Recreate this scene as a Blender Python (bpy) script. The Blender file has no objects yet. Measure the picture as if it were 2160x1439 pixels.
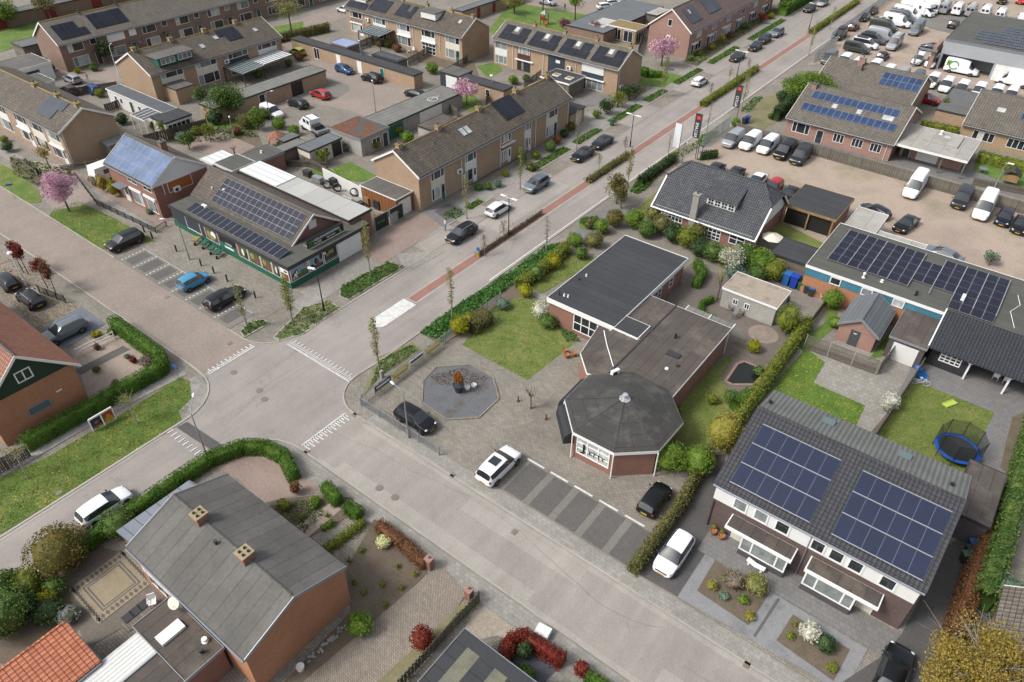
import bpy, bmesh, math, random
import numpy as np
from mathutils import Vector, Matrix
R=math.radians
scene=bpy.context.scene
COL=scene.collection
# ---------------------------------------------------------------- camera
CAMH=47.0; FPX=1531.0; PW,PH=2160,1439
PITCH,ROLL,AZ=R(39.24),R(.73),R(37.0)
_f=Vector((-math.sin(AZ)*math.cos(PITCH),math.cos(AZ)*math.cos(PITCH),-math.sin(PITCH)))
_r=Vector((math.cos(AZ),math.sin(AZ),0)); _u=_r.cross(_f)
_r2=_r*math.cos(ROLL)+_u*math.sin(ROLL); _u2=-_r*math.sin(ROLL)+_u*math.cos(ROLL)
cam=bpy.data.objects.new('camera',bpy.data.cameras.new('camera')); COL.objects.link(cam)
cam.matrix_world=Matrix.Translation((0,0,CAMH))@Matrix((_r2,_u2,-_f)).transposed().to_4x4()
cam.data.sensor_width=36; cam.data.lens=FPX/PW*36; cam.data.clip_end=3000; cam.data.clip_start=.5
scene.camera=cam
# ---------------------------------------------------------------- sky, sun, exposure
SUN_EL,SUN_AZ=R(48),R(-125)       # direction the light comes from (azimuth from +X, counter-clockwise)
w=bpy.data.worlds.new('World'); scene.world=w; w.use_nodes=True
nt=w.node_tree; bg=nt.nodes['Background']
sky=nt.nodes.new('ShaderNodeTexSky'); sky.sky_type='NISHITA'; sky.sun_disc=False
sky.sun_elevation=SUN_EL; sky.sun_rotation=math.pi/2-SUN_AZ; sky.dust_density=4; sky.air_density=1.0
hs=nt.nodes.new('ShaderNodeHueSaturation'); hs.inputs['Saturation'].default_value=.42
nt.links.new(sky.outputs[0],hs.inputs['Color']); nt.links.new(hs.outputs[0],bg.inputs[0]); bg.inputs[1].default_value=.135
sl=bpy.data.lights.new('sun','SUN'); sl.energy=1.75; sl.angle=R(14); sl.color=(1,.975,.94)
so=bpy.data.objects.new('sun',sl); COL.objects.link(so)
so.rotation_euler=Vector((math.cos(SUN_AZ)*math.cos(SUN_EL),math.sin(SUN_AZ)*math.cos(SUN_EL),math.sin(SUN_EL))).to_track_quat('Z','Y').to_euler()
scene.view_settings.view_transform='Standard'; scene.view_settings.look='None'
scene.view_settings.exposure=.72; scene.view_settings.gamma=1
scene.render.engine='CYCLES'
# ---------------------------------------------------------------- helpers
def G(x,y,z=0.0):
    "pixel of the 2160 px wide photograph -> point of the place at height z"
    d=_f*FPX+_r2*(x-PW/2)-_u2*(y-PH/2); t=(z-CAMH)/d.z
    return Vector((d.x*t,d.y*t,z))
def tag(o,label=None,cat=None,group=None,kind=None):
    if label: o['label']=label
    if cat: o['category']=cat
    if group: o['group']=group
    if kind: o['kind']=kind
    return o
def empty(name,loc,label=None,cat=None,group=None,rz=0):
    o=bpy.data.objects.new(name,None); COL.objects.link(o); o.location=loc; o.rotation_euler=(0,0,rz)
    o.empty_display_size=.3
    return tag(o,label,cat,group)
def link(name,me,parent=None,loc=None,rot=None):
    o=bpy.data.objects.new(name,me); COL.objects.link(o)
    if parent: o.parent=parent
    if loc is not None: o.location=loc
    if rot is not None: o.rotation_euler=rot
    return o
KIDS={}
def copy_tree(o,parent=None):
    c=o.copy(); COL.objects.link(c)
    if parent: c.parent=parent
    for ch in o.children: copy_tree(ch,c)
    return c
# ---------------------------------------------------------------- materials
MAT={}
def hx(s): 
    s=s.lstrip('#'); v=[int(s[i:i+2],16)/255 for i in (0,2,4)]
    return tuple((c/12.92 if c<=.04045 else ((c+.055)/1.055)**2.4) for c in v)
def sh(c,k): return tuple(min(1,a*k) for a in c)
class NT:
    def __init__(s,name):
        s.m=bpy.data.materials.new(name); s.m.use_nodes=True; s.t=s.m.node_tree; s.b=s.t.nodes['Principled BSDF']; MAT[name]=s.m
        s.uv=s.n('ShaderNodeUVMap').outputs[0]
    def n(s,k,**kw):
        n=s.t.nodes.new(k)
        for a,b in kw.items(): setattr(n,a,b)
        return n
    def l(s,a,b): s.t.links.new(a,b)
    def noise(s,scale,detail=3,rough=.6,vec=None,geo=False):
        n=s.n('ShaderNodeTexNoise'); n.inputs['Scale'].default_value=scale; n.inputs['Detail'].default_value=detail; n.inputs['Roughness'].default_value=rough
        if geo: s.l(s.n('ShaderNodeNewGeometry').outputs['Position'],n.inputs['Vector'])
        else: s.l(vec or s.uv,n.inputs['Vector'])
        return n.outputs['Fac']
    def ramp(s,fac,stops,interp='LINEAR'):
        r=s.n('ShaderNodeValToRGB'); r.color_ramp.interpolation=interp; e=r.color_ramp.elements
        while len(e)<len(stops): e.new(.5)
        for i,(p,c) in enumerate(stops): e[i].position=p; e[i].color=(*c,1) if len(c)==3 else c
        s.l(fac,r.inputs[0]); return r.outputs[0]
    def mix(s,fac,a,b,mode='MIX'):
        m=s.n('ShaderNodeMix',data_type='RGBA',blend_type=mode)
        for v,i in ((fac,0),(a,6),(b,7)):
            if isinstance(v,(int,float)): m.inputs[i].default_value=v
            elif isinstance(v,tuple): m.inputs[i].default_value=(*v,1)
            else: s.l(v,m.inputs[i])
        return m.outputs[2]
    def math(s,op,a,b=None):
        m=s.n('ShaderNodeMath',operation=op)
        for v,i in ((a,0),(b,1)):
            if v is None: continue
            if isinstance(v,(int,float)): m.inputs[i].default_value=v
            else: s.l(v,m.inputs[i])
        return m.outputs[0]
    def scaled(s,sx,sy,ox=0,oy=0,rz=0):
        m=s.n('ShaderNodeMapping'); m.inputs['Scale'].default_value=(sx,sy,1); m.inputs['Location'].default_value=(ox,oy,0); m.inputs['Rotation'].default_value=(0,0,rz)
        s.l(s.uv,m.inputs[0]); return m.outputs[0]
    def brick(s,c1,c2,mo,bw,bh,ms=.012,off=.5,vec=None,bias=0,sq=None):
        b=s.n('ShaderNodeTexBrick'); b.offset=off
        b.inputs['Color1'].default_value=(*c1,1); b.inputs['Color2'].default_value=(*c2,1); b.inputs['Mortar'].default_value=(*mo,1)
        b.inputs['Scale'].default_value=1; b.inputs['Brick Width'].default_value=bw; b.inputs['Row Height'].default_value=bh
        b.inputs['Mortar Size'].default_value=ms; b.inputs['Bias'].default_value=bias; b.inputs['Mortar Smooth'].default_value=.3
        s.l(vec or s.uv,b.inputs['Vector']); return b.outputs['Color'],b.outputs['Fac']
    def dirt(s,col,amt=.18,scale=.35,fine=6,geo=True):
        a=s.noise(scale,4,.65,geo=geo); b=s.noise(fine,2,.6,geo=geo)
        f=s.ramp(a,[(.3,(1-amt,)*3),(.7,(1+amt*.6,)*3)]); g=s.ramp(b,[(.3,(1-amt*.5,)*3),(.7,(1+amt*.35,)*3)])
        return s.mix(1,s.mix(1,col,f,'MULTIPLY'),g,'MULTIPLY')
    def fin(s,col,rough=.85,metal=0,bump=None,bstr=.4,bd=.02,spec=None):
        if isinstance(col,tuple): s.b.inputs['Base Color'].default_value=(*col,1)
        else: s.l(col,s.b.inputs['Base Color'])
        s.b.inputs['Roughness'].default_value=rough; s.b.inputs['Metallic'].default_value=metal
        if spec is not None: s.b.inputs['Specular IOR Level'].default_value=spec
        if bump is not None:
            bn=s.n('ShaderNodeBump'); bn.inputs['Strength'].default_value=bstr; bn.inputs['Distance'].default_value=bd
            s.l(bump,bn.inputs['Height']); s.l(bn.outputs[0],s.b.inputs['Normal'])
        return s.m
def plain(name,c,rough=.7,amt=.1,metal=0,scale=.5,**k):
    n=NT(name); return n.fin(n.dirt(c,amt,scale),rough,metal,**k)
def flatm(name,c,rough=.5,metal=0,**k):
    n=NT(name); return n.fin(c,rough,metal,**k)
def brickm(name,c1,c2,mo,bw=.22,bh=.07,amt=.12,ms=.01,rough=.9):
    n=NT(name); c,f=n.brick(c1,c2,mo,bw,bh,ms); return n.fin(n.dirt(c,amt,.4,5),rough,bump=f,bstr=-.25,bd=.01)
def tilem(name,c1,c2,cw=.3,rh=.33,rough=.75,lich=None,lamt=.5,amt=.15,wave=1.0):
    n=NT(name); c,f=n.brick(c1,c2,sh(c1,.25),cw,rh,.032,off=0.0)
    sep=n.n('ShaderNodeSeparateXYZ'); n.l(n.uv,sep.inputs[0])
    u=n.math('MULTIPLY',sep.outputs[0],2*math.pi/cw); wv=n.math('COSINE',u)
    fr=n.math('FRACT',n.math('DIVIDE',sep.outputs[1],rh))
    h=n.math('ADD',n.math('MULTIPLY',wv,.35*wave),n.math('MULTIPLY',fr,-1.0))
    c=n.dirt(c,amt,.5,3)
    if lich:
        a=n.noise(1.4,5,.75,geo=True); b=n.noise(9,2,.6,geo=True)
        fac=n.math('MULTIPLY',n.ramp(a,[(.5,(0,)*3),(.72,(1,)*3)]),n.ramp(b,[(.42,(0,)*3),(.6,(1,)*3)]))
        c=n.mix(n.math('MULTIPLY',fac,lamt),c,lich)
    return n.fin(c,rough,bump=h,bstr=.9,bd=.05)
def pavem(name,c1,c2,mo,bw,bh,amt=.16,ms=.012,rz=0,off=.5,moss=None,rough=.92):
    n=NT(name); c,f=n.brick(c1,c2,mo,bw,bh,ms,off=off,vec=n.scaled(1,1,0,0,rz)); c=n.dirt(c,amt,.22,3.5)
    if moss:
        a=n.noise(.5,5,.75,geo=True); c=n.mix(n.math('MULTIPLY',n.ramp(a,[(.48,(0,)*3),(.7,(1,)*3)]),.55),c,moss)
    return n.fin(c,rough,bump=f,bstr=-.15,bd=.008)
def grassm(name,c1,c2,c3,dand=0,patch=.5):
    n=NT(name); a=n.noise(patch,5,.7,geo=True); b=n.noise(7,4,.8,geo=True)
    c=n.ramp(a,[(.32,c1),(.5,c2),(.68,c3)]); c=n.mix(1,c,n.ramp(b,[(.3,(.55,)*3),(.5,(.95,)*3),(.7,(1.45,)*3)]),'MULTIPLY')
    if dand:
        v=n.n('ShaderNodeTexVoronoi'); v.inputs['Scale'].default_value=2.9; n.l(n.n('ShaderNodeNewGeometry').outputs['Position'],v.inputs['Vector'])
        q=n.math('LESS_THAN',v.outputs['Distance'],.13); z=n.noise(.35,3,.6,geo=True)
        q=n.math('MULTIPLY',q,n.ramp(z,[(.55-.12*dand,(0,)*3),(.6-.12*dand,(1,)*3)])); c=n.mix(q,c,hx('d8c21c'))
    return n.fin(c,.95,bump=b,bstr=.6,bd=.06)
def groundm(name,c1,c2,c3,fine=7,rough=.95,patch=.4,bd=.03):
    n=NT(name); a=n.noise(patch,5,.7,geo=True); b=n.noise(fine,4,.8,geo=True)
    c=n.ramp(a,[(.32,c1),(.5,c2),(.68,c3)]); c=n.mix(1,c,n.ramp(b,[(.3,(.72,)*3),(.5,(1,)*3),(.7,(1.28,)*3)]),'MULTIPLY')
    return n.fin(c,rough,bump=b,bstr=.5,bd=bd)
def asphaltm(name,c,c2,rz=0,tracks=False):
    n=NT(name); a=n.noise(.12,5,.65,geo=True); b=n.noise(12,3,.7,geo=True)
    col=n.ramp(a,[(.3,sh(c,.84)),(.5,c),(.72,c2)]); cr=n.noise(.5,8,.8,geo=True); col=n.mix(1,col,n.ramp(cr,[(.36,(.8,)*3),(.42,(1,)*3),(.66,(1,)*3),(.74,(1.1,)*3)]),'MULTIPLY'); col=n.mix(1,col,n.ramp(b,[(.3,(.86,)*3),(.7,(1.14,)*3)]),'MULTIPLY')
    st=n.noise(1,4,.6,vec=n.scaled(.9,.05,rz=rz)); col=n.mix(1,col,n.ramp(st,[(.3,(.9,)*3),(.7,(1.08,)*3)]),'MULTIPLY')
    bb,f=n.brick((1.03,)*3,(.95,)*3,(.88,)*3,.21,.1,.008,vec=n.scaled(1,1,rz=R(45)+rz)); col=n.mix(1,col,bb,'MULTIPLY')
    return n.fin(col,.9,bump=b,bstr=.2,bd=.01)
def leafm(name,*cs,rough=.7):
    n=NT(name); sep=n.n('ShaderNodeSeparateXYZ'); n.l(n.uv,sep.inputs[0])
    k=len(cs); st=[(i/(k-1),c) for i,c in enumerate(cs)]
    n.fin(n.ramp(sep.outputs[0],st),rough,spec=.25)
    tr=n.n('ShaderNodeBsdfTranslucent'); n.l(n.b.inputs['Base Color'].links[0].from_socket,tr.inputs[0])
    mx=n.n('ShaderNodeMixShader'); mx.inputs[0].default_value=.22; o=n.t.nodes['Material Output']
    n.l(n.b.outputs[0],mx.inputs[1]); n.l(tr.outputs[0],mx.inputs[2]); n.l(mx.outputs[0],o.inputs[0]); return n.m
def corrm(name,c,pitch=.18,amt=.15,rough=.6,axis=0,moss=None,seam=False,metal=0):
    n=NT(name); sep=n.n('ShaderNodeSeparateXYZ'); n.l(n.uv,sep.inputs[0])
    x=sep.outputs[axis]
    if seam:
        fr=n.math('FRACT',n.math('DIVIDE',x,pitch)); h=n.math('GREATER_THAN',n.math('ABSOLUTE',n.math('SUBTRACT',fr,.5)),.46)
        col=n.mix(h,n.dirt(c,amt,.4),sh(c,.5))
    else:
        h=n.math('COSINE',n.math('MULTIPLY',x,2*math.pi/pitch)); col=n.dirt(c,amt,.4)
        col=n.mix(1,col,n.ramp(n.math('MULTIPLY',n.math('ADD',h,1),.5),[(0,(.72,)*3),(.4,(1,)*3)]),'MULTIPLY')
    if moss:
        a=n.noise(1.2,5,.75,geo=True); col=n.mix(n.math('MULTIPLY',n.ramp(a,[(.5,(0,)*3),(.68,(1,)*3)]),.6),col,moss)
    return n.fin(col,rough,metal,bump=h,bstr=.7,bd=.04)
def feltm(name,c,c2=None,seam=1.0,axis=0,amt=.2,stain=None):
    n=NT(name); sep=n.n('ShaderNodeSeparateXYZ'); n.l(n.uv,sep.inputs[0])
    fr=n.math('FRACT',n.math('DIVIDE',sep.outputs[axis],seam)); ln=n.math('LESS_THAN',fr,.035)
    v=n.scaled(1,1) if axis==1 else n.scaled(1,1,0,0,R(90))
    bc,_=n.brick(sh(c,1.07),sh(c,.9),sh(c,.42),60.0,seam,.028,vec=v); col=n.dirt(bc,amt,.3,4)
    if stain:
        a=n.noise(.45,5,.7,geo=True); col=n.mix(n.math('MULTIPLY',n.ramp(a,[(.5,(0,)*3),(.66,(1,)*3)]),.6),col,stain)
    return n.fin(col,.9,bump=n.noise(14,3,.7,geo=True),bstr=.25,bd=.01)
def plankm(name,c1,c2,w=.12,axis=0,rough=.85):
    n=NT(name); v=n.scaled(1,1) if axis==0 else n.scaled(1,1,0,0,R(90))
    c,f=n.brick(c1,c2,sh(c1,.2),w,50.0,.012,off=0,vec=v); st=n.noise(3,4,.7,vec=n.scaled(6,.6) if axis==0 else n.scaled(.6,6))
    return n.fin(n.mix(1,n.dirt(c,.15,.5),n.ramp(st,[(.3,(.8,)*3),(.7,(1.15,)*3)]),'MULTIPLY'),rough,bump=f,bstr=-.5,bd=.01)
def solarm(name,c,line,nx=6,ny=10,lw=.05,rough=.18):
    n=NT(name); sep=n.n('ShaderNodeSeparateXYZ'); n.l(n.uv,sep.inputs[0])
    def g(o,k):
        fr=n.math('FRACT',n.math('MULTIPLY',o,k)); return n.math('LESS_THAN',fr,lw)
    gl=n.math('MAXIMUM',g(sep.outputs[0],nx),g(sep.outputs[1],ny))
    a=n.noise(.5,3,.6,geo=True); col=n.ramp(a,[(.35,sh(c,.8)),(.65,sh(c,1.25))])
    return n.fin(n.mix(n.math('MULTIPLY',gl,.5),col,line),rough,spec=.3)
# ---------------------------------------------------------------- mesh builder
def ngon_mesh(name,verts,faces,mi,mats,uvs=None,smooth=False):
    me=bpy.data.meshes.new(name); me.from_pydata(verts,[],faces); 
    for m in mats: me.materials.append(MAT[m] if isinstance(m,str) else m)
    if mi: me.polygons.foreach_set('material_index',mi)
    me.validate(); me.update()
    V=np.array([v[:] for v in me.vertices] if len(verts)<1 else verts,dtype=float)
    uvl=me.uv_layers.new(name='UVMap'); nl=len(me.loops)
    arr=np.empty(nl*3); 
    for p in me.polygons:
        nx,ny,nz=p.normal
        if abs(nz)>.97: tu=(1,0,0); tv=(0,1,0)
        else:
            l=math.hypot(nx,ny); tu=(-ny/l,nx/l,0); tv=(-nz*nx/l*1.0,-nz*ny/l,l)
            if nz<0: tv=(nz*nx/l*-1,nz*ny/l*-1,l)
        for li in p.loop_indices:
            v=V[me.loops[li].vertex_index]
            arr[li*2]=v[0]*tu[0]+v[1]*tu[1]; arr[li*2+1]=v[0]*tv[0]+v[1]*tv[1]+v[2]*tv[2]
    uvl.data.foreach_set('uv',arr[:nl*2])
    if uvs:
        for fi,uv in uvs.items():
            for k,li in enumerate(me.polygons[fi].loop_indices): uvl.data[li].uv=uv[k]
    if smooth: me.polygons.foreach_set('use_smooth',[True]*len(me.polygons))
    return me
class MB:
    def __init__(s): s.v=[]; s.f=[]; s.m=[]; s.uvs={}
    def face(s,pts,m=0,uv=None):
        i=len(s.v); s.v+= [tuple(p) for p in pts]; 
        if uv: s.uvs[len(s.f)]=uv
        s.f.append(tuple(range(i,i+len(pts)))); s.m.append(m); return s
    def poly8(s,c,m=0,mt=None):
        "c: 4 bottom ccw, 4 top"
        i=len(s.v); s.v+=[tuple(p) for p in c]
        s.f+=[(i+3,i+2,i+1,i),(i+4,i+5,i+6,i+7),(i,i+1,i+5,i+4),(i+1,i+2,i+6,i+5),(i+2,i+3,i+7,i+6),(i+3,i,i+4,i+7)]
        s.m+=[m,m if mt is None else mt,m,m,m,m]; return s
    def box(s,x0,x1,y0,y1,z0,z1,m=0,mt=None):
        return s.poly8([(x0,y0,z0),(x1,y0,z0),(x1,y1,z0),(x0,y1,z0),(x0,y0,z1),(x1,y0,z1),(x1,y1,z1),(x0,y1,z1)],m,mt)
    def fbox(s,fr,u0,u1,z0,z1,d0,d1,m=0):
        "box on a wall frame fr=(origin,u,n)"
        o,u,n=fr; P=lambda a,d,z:(o[0]+u[0]*a+n[0]*d,o[1]+u[1]*a+n[1]*d,o[2]+z)
        return s.poly8([P(u0,d1,z0),P(u1,d1,z0),P(u1,d0,z0),P(u0,d0,z0),P(u0,d1,z1),P(u1,d1,z1),P(u1,d0,z1),P(u0,d0,z1)],m)
    def prism(s,poly,z0,z1,m=0,mt=None):
        i=len(s.v); n=len(poly)
        a=sum(poly[k][0]*poly[(k+1)%n][1]-poly[(k+1)%n][0]*poly[k][1] for k in range(n))
        if a<0: poly=poly[::-1]
        s.v+=[(p[0],p[1],z0) for p in poly]+[(p[0],p[1],z1) for p in poly]
        s.f+=[tuple(range(i+n-1,i-1,-1)),tuple(range(i+n,i+2*n))]; s.m+=[m,m if mt is None else mt]
        for k in range(n):
            j=(k+1)%n; s.f.append((i+k,i+j,i+n+j,i+n+k)); s.m.append(m)
        return s
    def tube(s,p,q,r0,r1=None,n=6,m=0,cap=True):
        p=Vector(p);q=Vector(q);r1=r0 if r1 is None else r1; d=(q-p).normalized()
        a=d.orthogonal().normalized(); b=d.cross(a); i=len(s.v)
        for c,r in ((p,r0),(q,r1)):
            for k in range(n):
                t=2*math.pi*k/n; s.v.append(tuple(c+a*(r*math.cos(t))+b*(r*math.sin(t))))
        for k in range(n):
            j=(k+1)%n; s.f.append((i+k,i+j,i+n+j,i+n+k)); s.m.append(m)
        if cap: s.f+=[tuple(range(i+n-1,i-1,-1)),tuple(range(i+n,i+2*n))]; s.m+=[m,m]
        return s
    def path(s,pts,r,n=6,m=0,r1=None):
        k=len(pts)-1
        for i in range(k):
            ra=r if r1 is None else r+(r1-r)*i/k; rb=r if r1 is None else r+(r1-r)*(i+1)/k
            s.tube(pts[i],pts[i+1],ra,rb,n,m)
        return s
    def lathe(s,prof,c=(0,0,0),n=12,m=0):
        i=len(s.v)
        for r,z in prof:
            for k in range(n):
                t=2*math.pi*k/n; s.v.append((c[0]+r*math.cos(t),c[1]+r*math.sin(t),c[2]+z))
        for a in range(len(prof)-1):
            for k in range(n):
                j=(k+1)%n; s.f.append((i+a*n+k,i+a*n+j,i+(a+1)*n+j,i+(a+1)*n+k)); s.m.append(m)
        s.f.append(tuple(range(i+n-1,i-1,-1))); s.f.append(tuple(range(i+(len(prof)-1)*n,i+len(prof)*n))); s.m+=[m,m]
        return s
    def blob(s,c,r,sub=2,m=0,j=.12,rng=None,zmin=None):
        bm=bmesh.new(); bmesh.ops.create_icosphere(bm,subdivisions=sub,radius=1); rg=rng or random
        i=len(s.v)
        for v in bm.verts:
            k=1+rg.uniform(-j,j); x,y,z=v.co; X=(c[0]+x*r[0]*k,c[1]+y*r[1]*k,c[2]+z*r[2]*k)
            if zmin is not None and X[2]<zmin: X=(X[0],X[1],zmin)
            s.v.append(X)
        for f in bm.faces: s.f.append(tuple(i+v.index for v in f.verts)); s.m.append(m)
        bm.free(); return s
    def mesh(s,name,mats,smooth=False):
        return ngon_mesh(name,s.v,s.f,s.m,mats if isinstance(mats,(list,tuple)) else [mats],s.uvs,smooth)
    def build(s,name,mats,parent=None,loc=None,rot=None,smooth=False):
        return link(name,s.mesh(name,mats,smooth),parent,loc,rot)
# ---------------------------------------------------------------- foliage
class Leaves:
    def __init__(s,seed=0): s.r=np.random.default_rng(seed); s.q=[]; s.core=None; s.t=[]
    def quads(s,P,size,up=.3,aspect=.7):
        n=len(P); r=s.r; N=r.normal(size=(n,3)); N[:,2]=np.abs(N[:,2])+up; N/=np.linalg.norm(N,axis=1)[:,None]
        A=np.cross(N,r.normal(size=(n,3))); A/=np.linalg.norm(A,axis=1)[:,None]+1e-9; B=np.cross(N,A)
        sz=size*r.uniform(.6,1.35,(n,1)); A*=sz*.5; B*=sz*.5*aspect
        s.q.append(np.stack([P-A,P+B*.9,P+A,P-B*.9],1)); return s
    def ell(s,c,rad,n,size,shell=.5,zmin=None,up=.3):
        r=s.r; D=r.normal(size=(n,3)); D/=np.linalg.norm(D,axis=1)[:,None]
        k=shell+(1-shell)*r.uniform(0,1,(n,1))**.6; P=np.array(c)+D*k*np.array(rad)
        if zmin is not None: P[:,2]=np.maximum(P[:,2],zmin+r.uniform(0,.1,n))
        return s.quads(P,size,up)
    def crown(s,c,rad,n,size,lumps=9,k=.5,shell=.45):
        r=s.r
        for i in range(lumps):
            d=r.normal(size=3); d/=np.linalg.norm(d); rr=k*r.uniform(.7,1.15)
            s.ell(np.array(c)+d*np.array(rad)*(1-k)*r.uniform(.5,1.15),np.array(rad)*rr,n//lumps,size,shell)
        return s
    def boxsurf(s,a,b,w,h,dens,size,z0=0,round_=.15):
        "leaves on the faces of a hedge segment a->b"
        a=np.array(a[:2]);b=np.array(b[:2]);L=np.linalg.norm(b-a)+1e-6;d=(b-a)/L;nn=np.array([-d[1],d[0]]);r=s.r
        n=int(dens*(L*w+2*L*h+2*w*h))+1; t=r.uniform(-.02,1.02,n)*L; pick=r.uniform(0,1,n)*(w+2*h)
        side=np.where(pick<w,pick-w/2,np.where(pick<w+h,w/2,-w/2)); z=np.where(pick<w,h,np.where(pick<w+h,pick-w,pick-w-h))
        jit=r.normal(size=n)*(.03 if round_<.2 else .1); side=side+np.sign(side)*jit*(z<h)-np.sign(side)*np.where(z>h-round_,(z-h+round_)*.5,0); z=z+jit*(pick<w)
        P=np.stack([a[0]+d[0]*t+nn[0]*side,a[1]+d[1]*t+nn[1]*side,z0+np.maximum(z,.03)],1)
        return s.quads(P,size,.2)
    def build(s,name,mat,parent=None,core=None,loc=None):
        vs=[];fs=[];k=0
        Q=np.concatenate(s.q) if s.q else np.zeros((0,4,3)); n=len(Q)
        V=Q.reshape(-1,3); cv=[];cf=[]
        if core: cv=core.v; cf=core.f
        allv=np.concatenate([V,np.array(cv,dtype=float).reshape(-1,3)]) if cv else V
        sizes=np.concatenate([np.full(n,4),np.array([len(f) for f in cf],dtype=int)]) if cf else np.full(n,4)
        loops=np.concatenate([np.arange(n*4),np.array([i+n*4 for f in cf for i in f],dtype=int)]) if cf else np.arange(n*4)
        me=bpy.data.meshes.new(name); me.vertices.add(len(allv)); me.vertices.foreach_set('co',allv.astype(np.float32).ravel())
        me.loops.add(len(loops)); me.loops.foreach_set('vertex_index',loops.astype(np.int32))
        me.polygons.add(len(sizes)); st=np.concatenate([[0],np.cumsum(sizes)[:-1]]); me.polygons.foreach_set('loop_start',st.astype(np.int32))
        me.update(calc_edges=True); me.validate()
        uv=me.uv_layers.new(name='UVMap'); rv=s.r.uniform(0,1,len(sizes)); 
        u=np.repeat(rv,sizes); arr=np.stack([u,u*0+.5],1).astype(np.float32).ravel()
        if len(uv.data)*2==len(arr): uv.data.foreach_set('uv',arr)
        me.materials.append(MAT[mat]); return link(name,me,parent,loc)
def hedge(path,w,h,mat,label,cat='hedge',dens=50,size=.17,group=None,seed=None,name='hedge',z0=0,wob=.06):
    p=[Vector((q[0],q[1],0)) for q in path]; rg=random.Random(seed or int(abs(p[0].x*31+p[0].y*17)))
    lv=Leaves(rg.randint(0,9999)); mb=MB(); dens=dens*1.9 if size<.16 else dens*1.2
    for a,b in zip(p[:-1],p[1:]):
        L=(b-a).length; d=(b-a)/L; nn=Vector((-d.y,d.x,0)); k=max(1,int(L/.5))
        for i in range(k+1):
            c=a+d*(L*i/k)
            ww=w/2*rg.uniform(.88,1.0)-.1; hh=h*rg.uniform(.92,1.0)-.09
            ring=[c+nn*ww*1.0,c+nn*ww*1.0+Vector((0,0,hh*.8)),c+nn*ww*.7+Vector((0,0,hh)),c-nn*ww*.7+Vector((0,0,hh)),c-nn*ww+Vector((0,0,hh*.8)),c-nn*ww]
            base=len(mb.v); mb.v+=[(q.x,q.y,q.z+z0) for q in ring]
            if i>0:
                for j in range(5): mb.f.append((base-6+j,base-6+j+1,base+j+1,base+j)); mb.m.append(0)
            if i in (0,k): mb.f.append(tuple(range(base,base+6))); mb.m.append(0)
        lv.boxsurf(a,b,w,h,dens,size,z0,.15 if mat=='leaf_hedge' else .3)
    for q in p[1:-1]: lv.ell((q.x,q.y,z0+h*.5),(w*.55,w*.55,h*.52),int(dens*w*h*4),size,.85)
    o=lv.build(name,mat,core=mb); return tag(o,label,cat,group)
def shrub(c,r,mat,label,cat='shrub',n=None,size=.16,group=None,name='shrub',seed=None,lumps=7,core=.72,stem=False):
    c=Vector(c); r=(r,r,r) if isinstance(r,(int,float)) else r
    sd=seed or int(abs(c.x*37+c.y*91))%99991; lv=Leaves(sd); n=n or int(240*(r[0]*r[1]+r[0]*r[2]*1.5)+60); rg=random.Random(sd)
    mb=None
    if core: mb=MB().blob((0,0,r[2]*.95),(r[0]*core,r[1]*core,r[2]*core),2,rng=rg,j=.18,zmin=0.02)
    lv.ell((0,0,r[2]),(r[0]*.93,r[1]*.93,r[2]*.93),n//2,size,.75,zmin=.02)
    for i in range(lumps):
        a=rg.uniform(0,6.28); e=rg.uniform(-.1,1.3); k=rg.uniform(.35,.5)
        q=(math.cos(a)*math.cos(e)*r[0]*.6,math.sin(a)*math.cos(e)*r[1]*.6,r[2]+math.sin(e)*r[2]*.6)
        lv.ell(q,(r[0]*k,r[1]*k,r[2]*k),n//2//lumps,size,.7,zmin=.02)
    o=lv.build(name,mat,core=mb,loc=c); return tag(o,label,cat,group)
def scatter(poly,n,size,mat,label,name='ground_cover',h=.15,seed=1,z=0.02,cat='ground cover',kind='stuff'):
    P=np.array([(q[0],q[1]) for q in poly]); lo=P.min(0);hi=P.max(0); r=np.random.default_rng(seed); out=[]
    while sum(len(o) for o in out)<n:
        q=r.uniform(lo,hi,(n*2,2)); ins=np.zeros(len(q),bool); j=len(P)-1
        for i in range(len(P)):
            xi,yi=P[i];xj,yj=P[j]; c=((yi>q[:,1])!=(yj>q[:,1]))&(q[:,0]<(xj-xi)*(q[:,1]-yi)/(yj-yi+1e-12)+xi); ins^=c; j=i
        out.append(q[ins])
    Q=np.concatenate(out)[:n]; f=.55+.45*np.sin(Q[:,0]*2.3+np.sin(Q[:,1]*1.7)*2)*np.sin(Q[:,1]*2.9+1)
    P3=np.column_stack([Q,z+h*np.clip(f,.1,1)*r.uniform(.3,1,n)]); lv=Leaves(seed); lv.quads(P3,size,.1)
    return tag(lv.build(name,mat),label,cat,None,kind)
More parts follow.
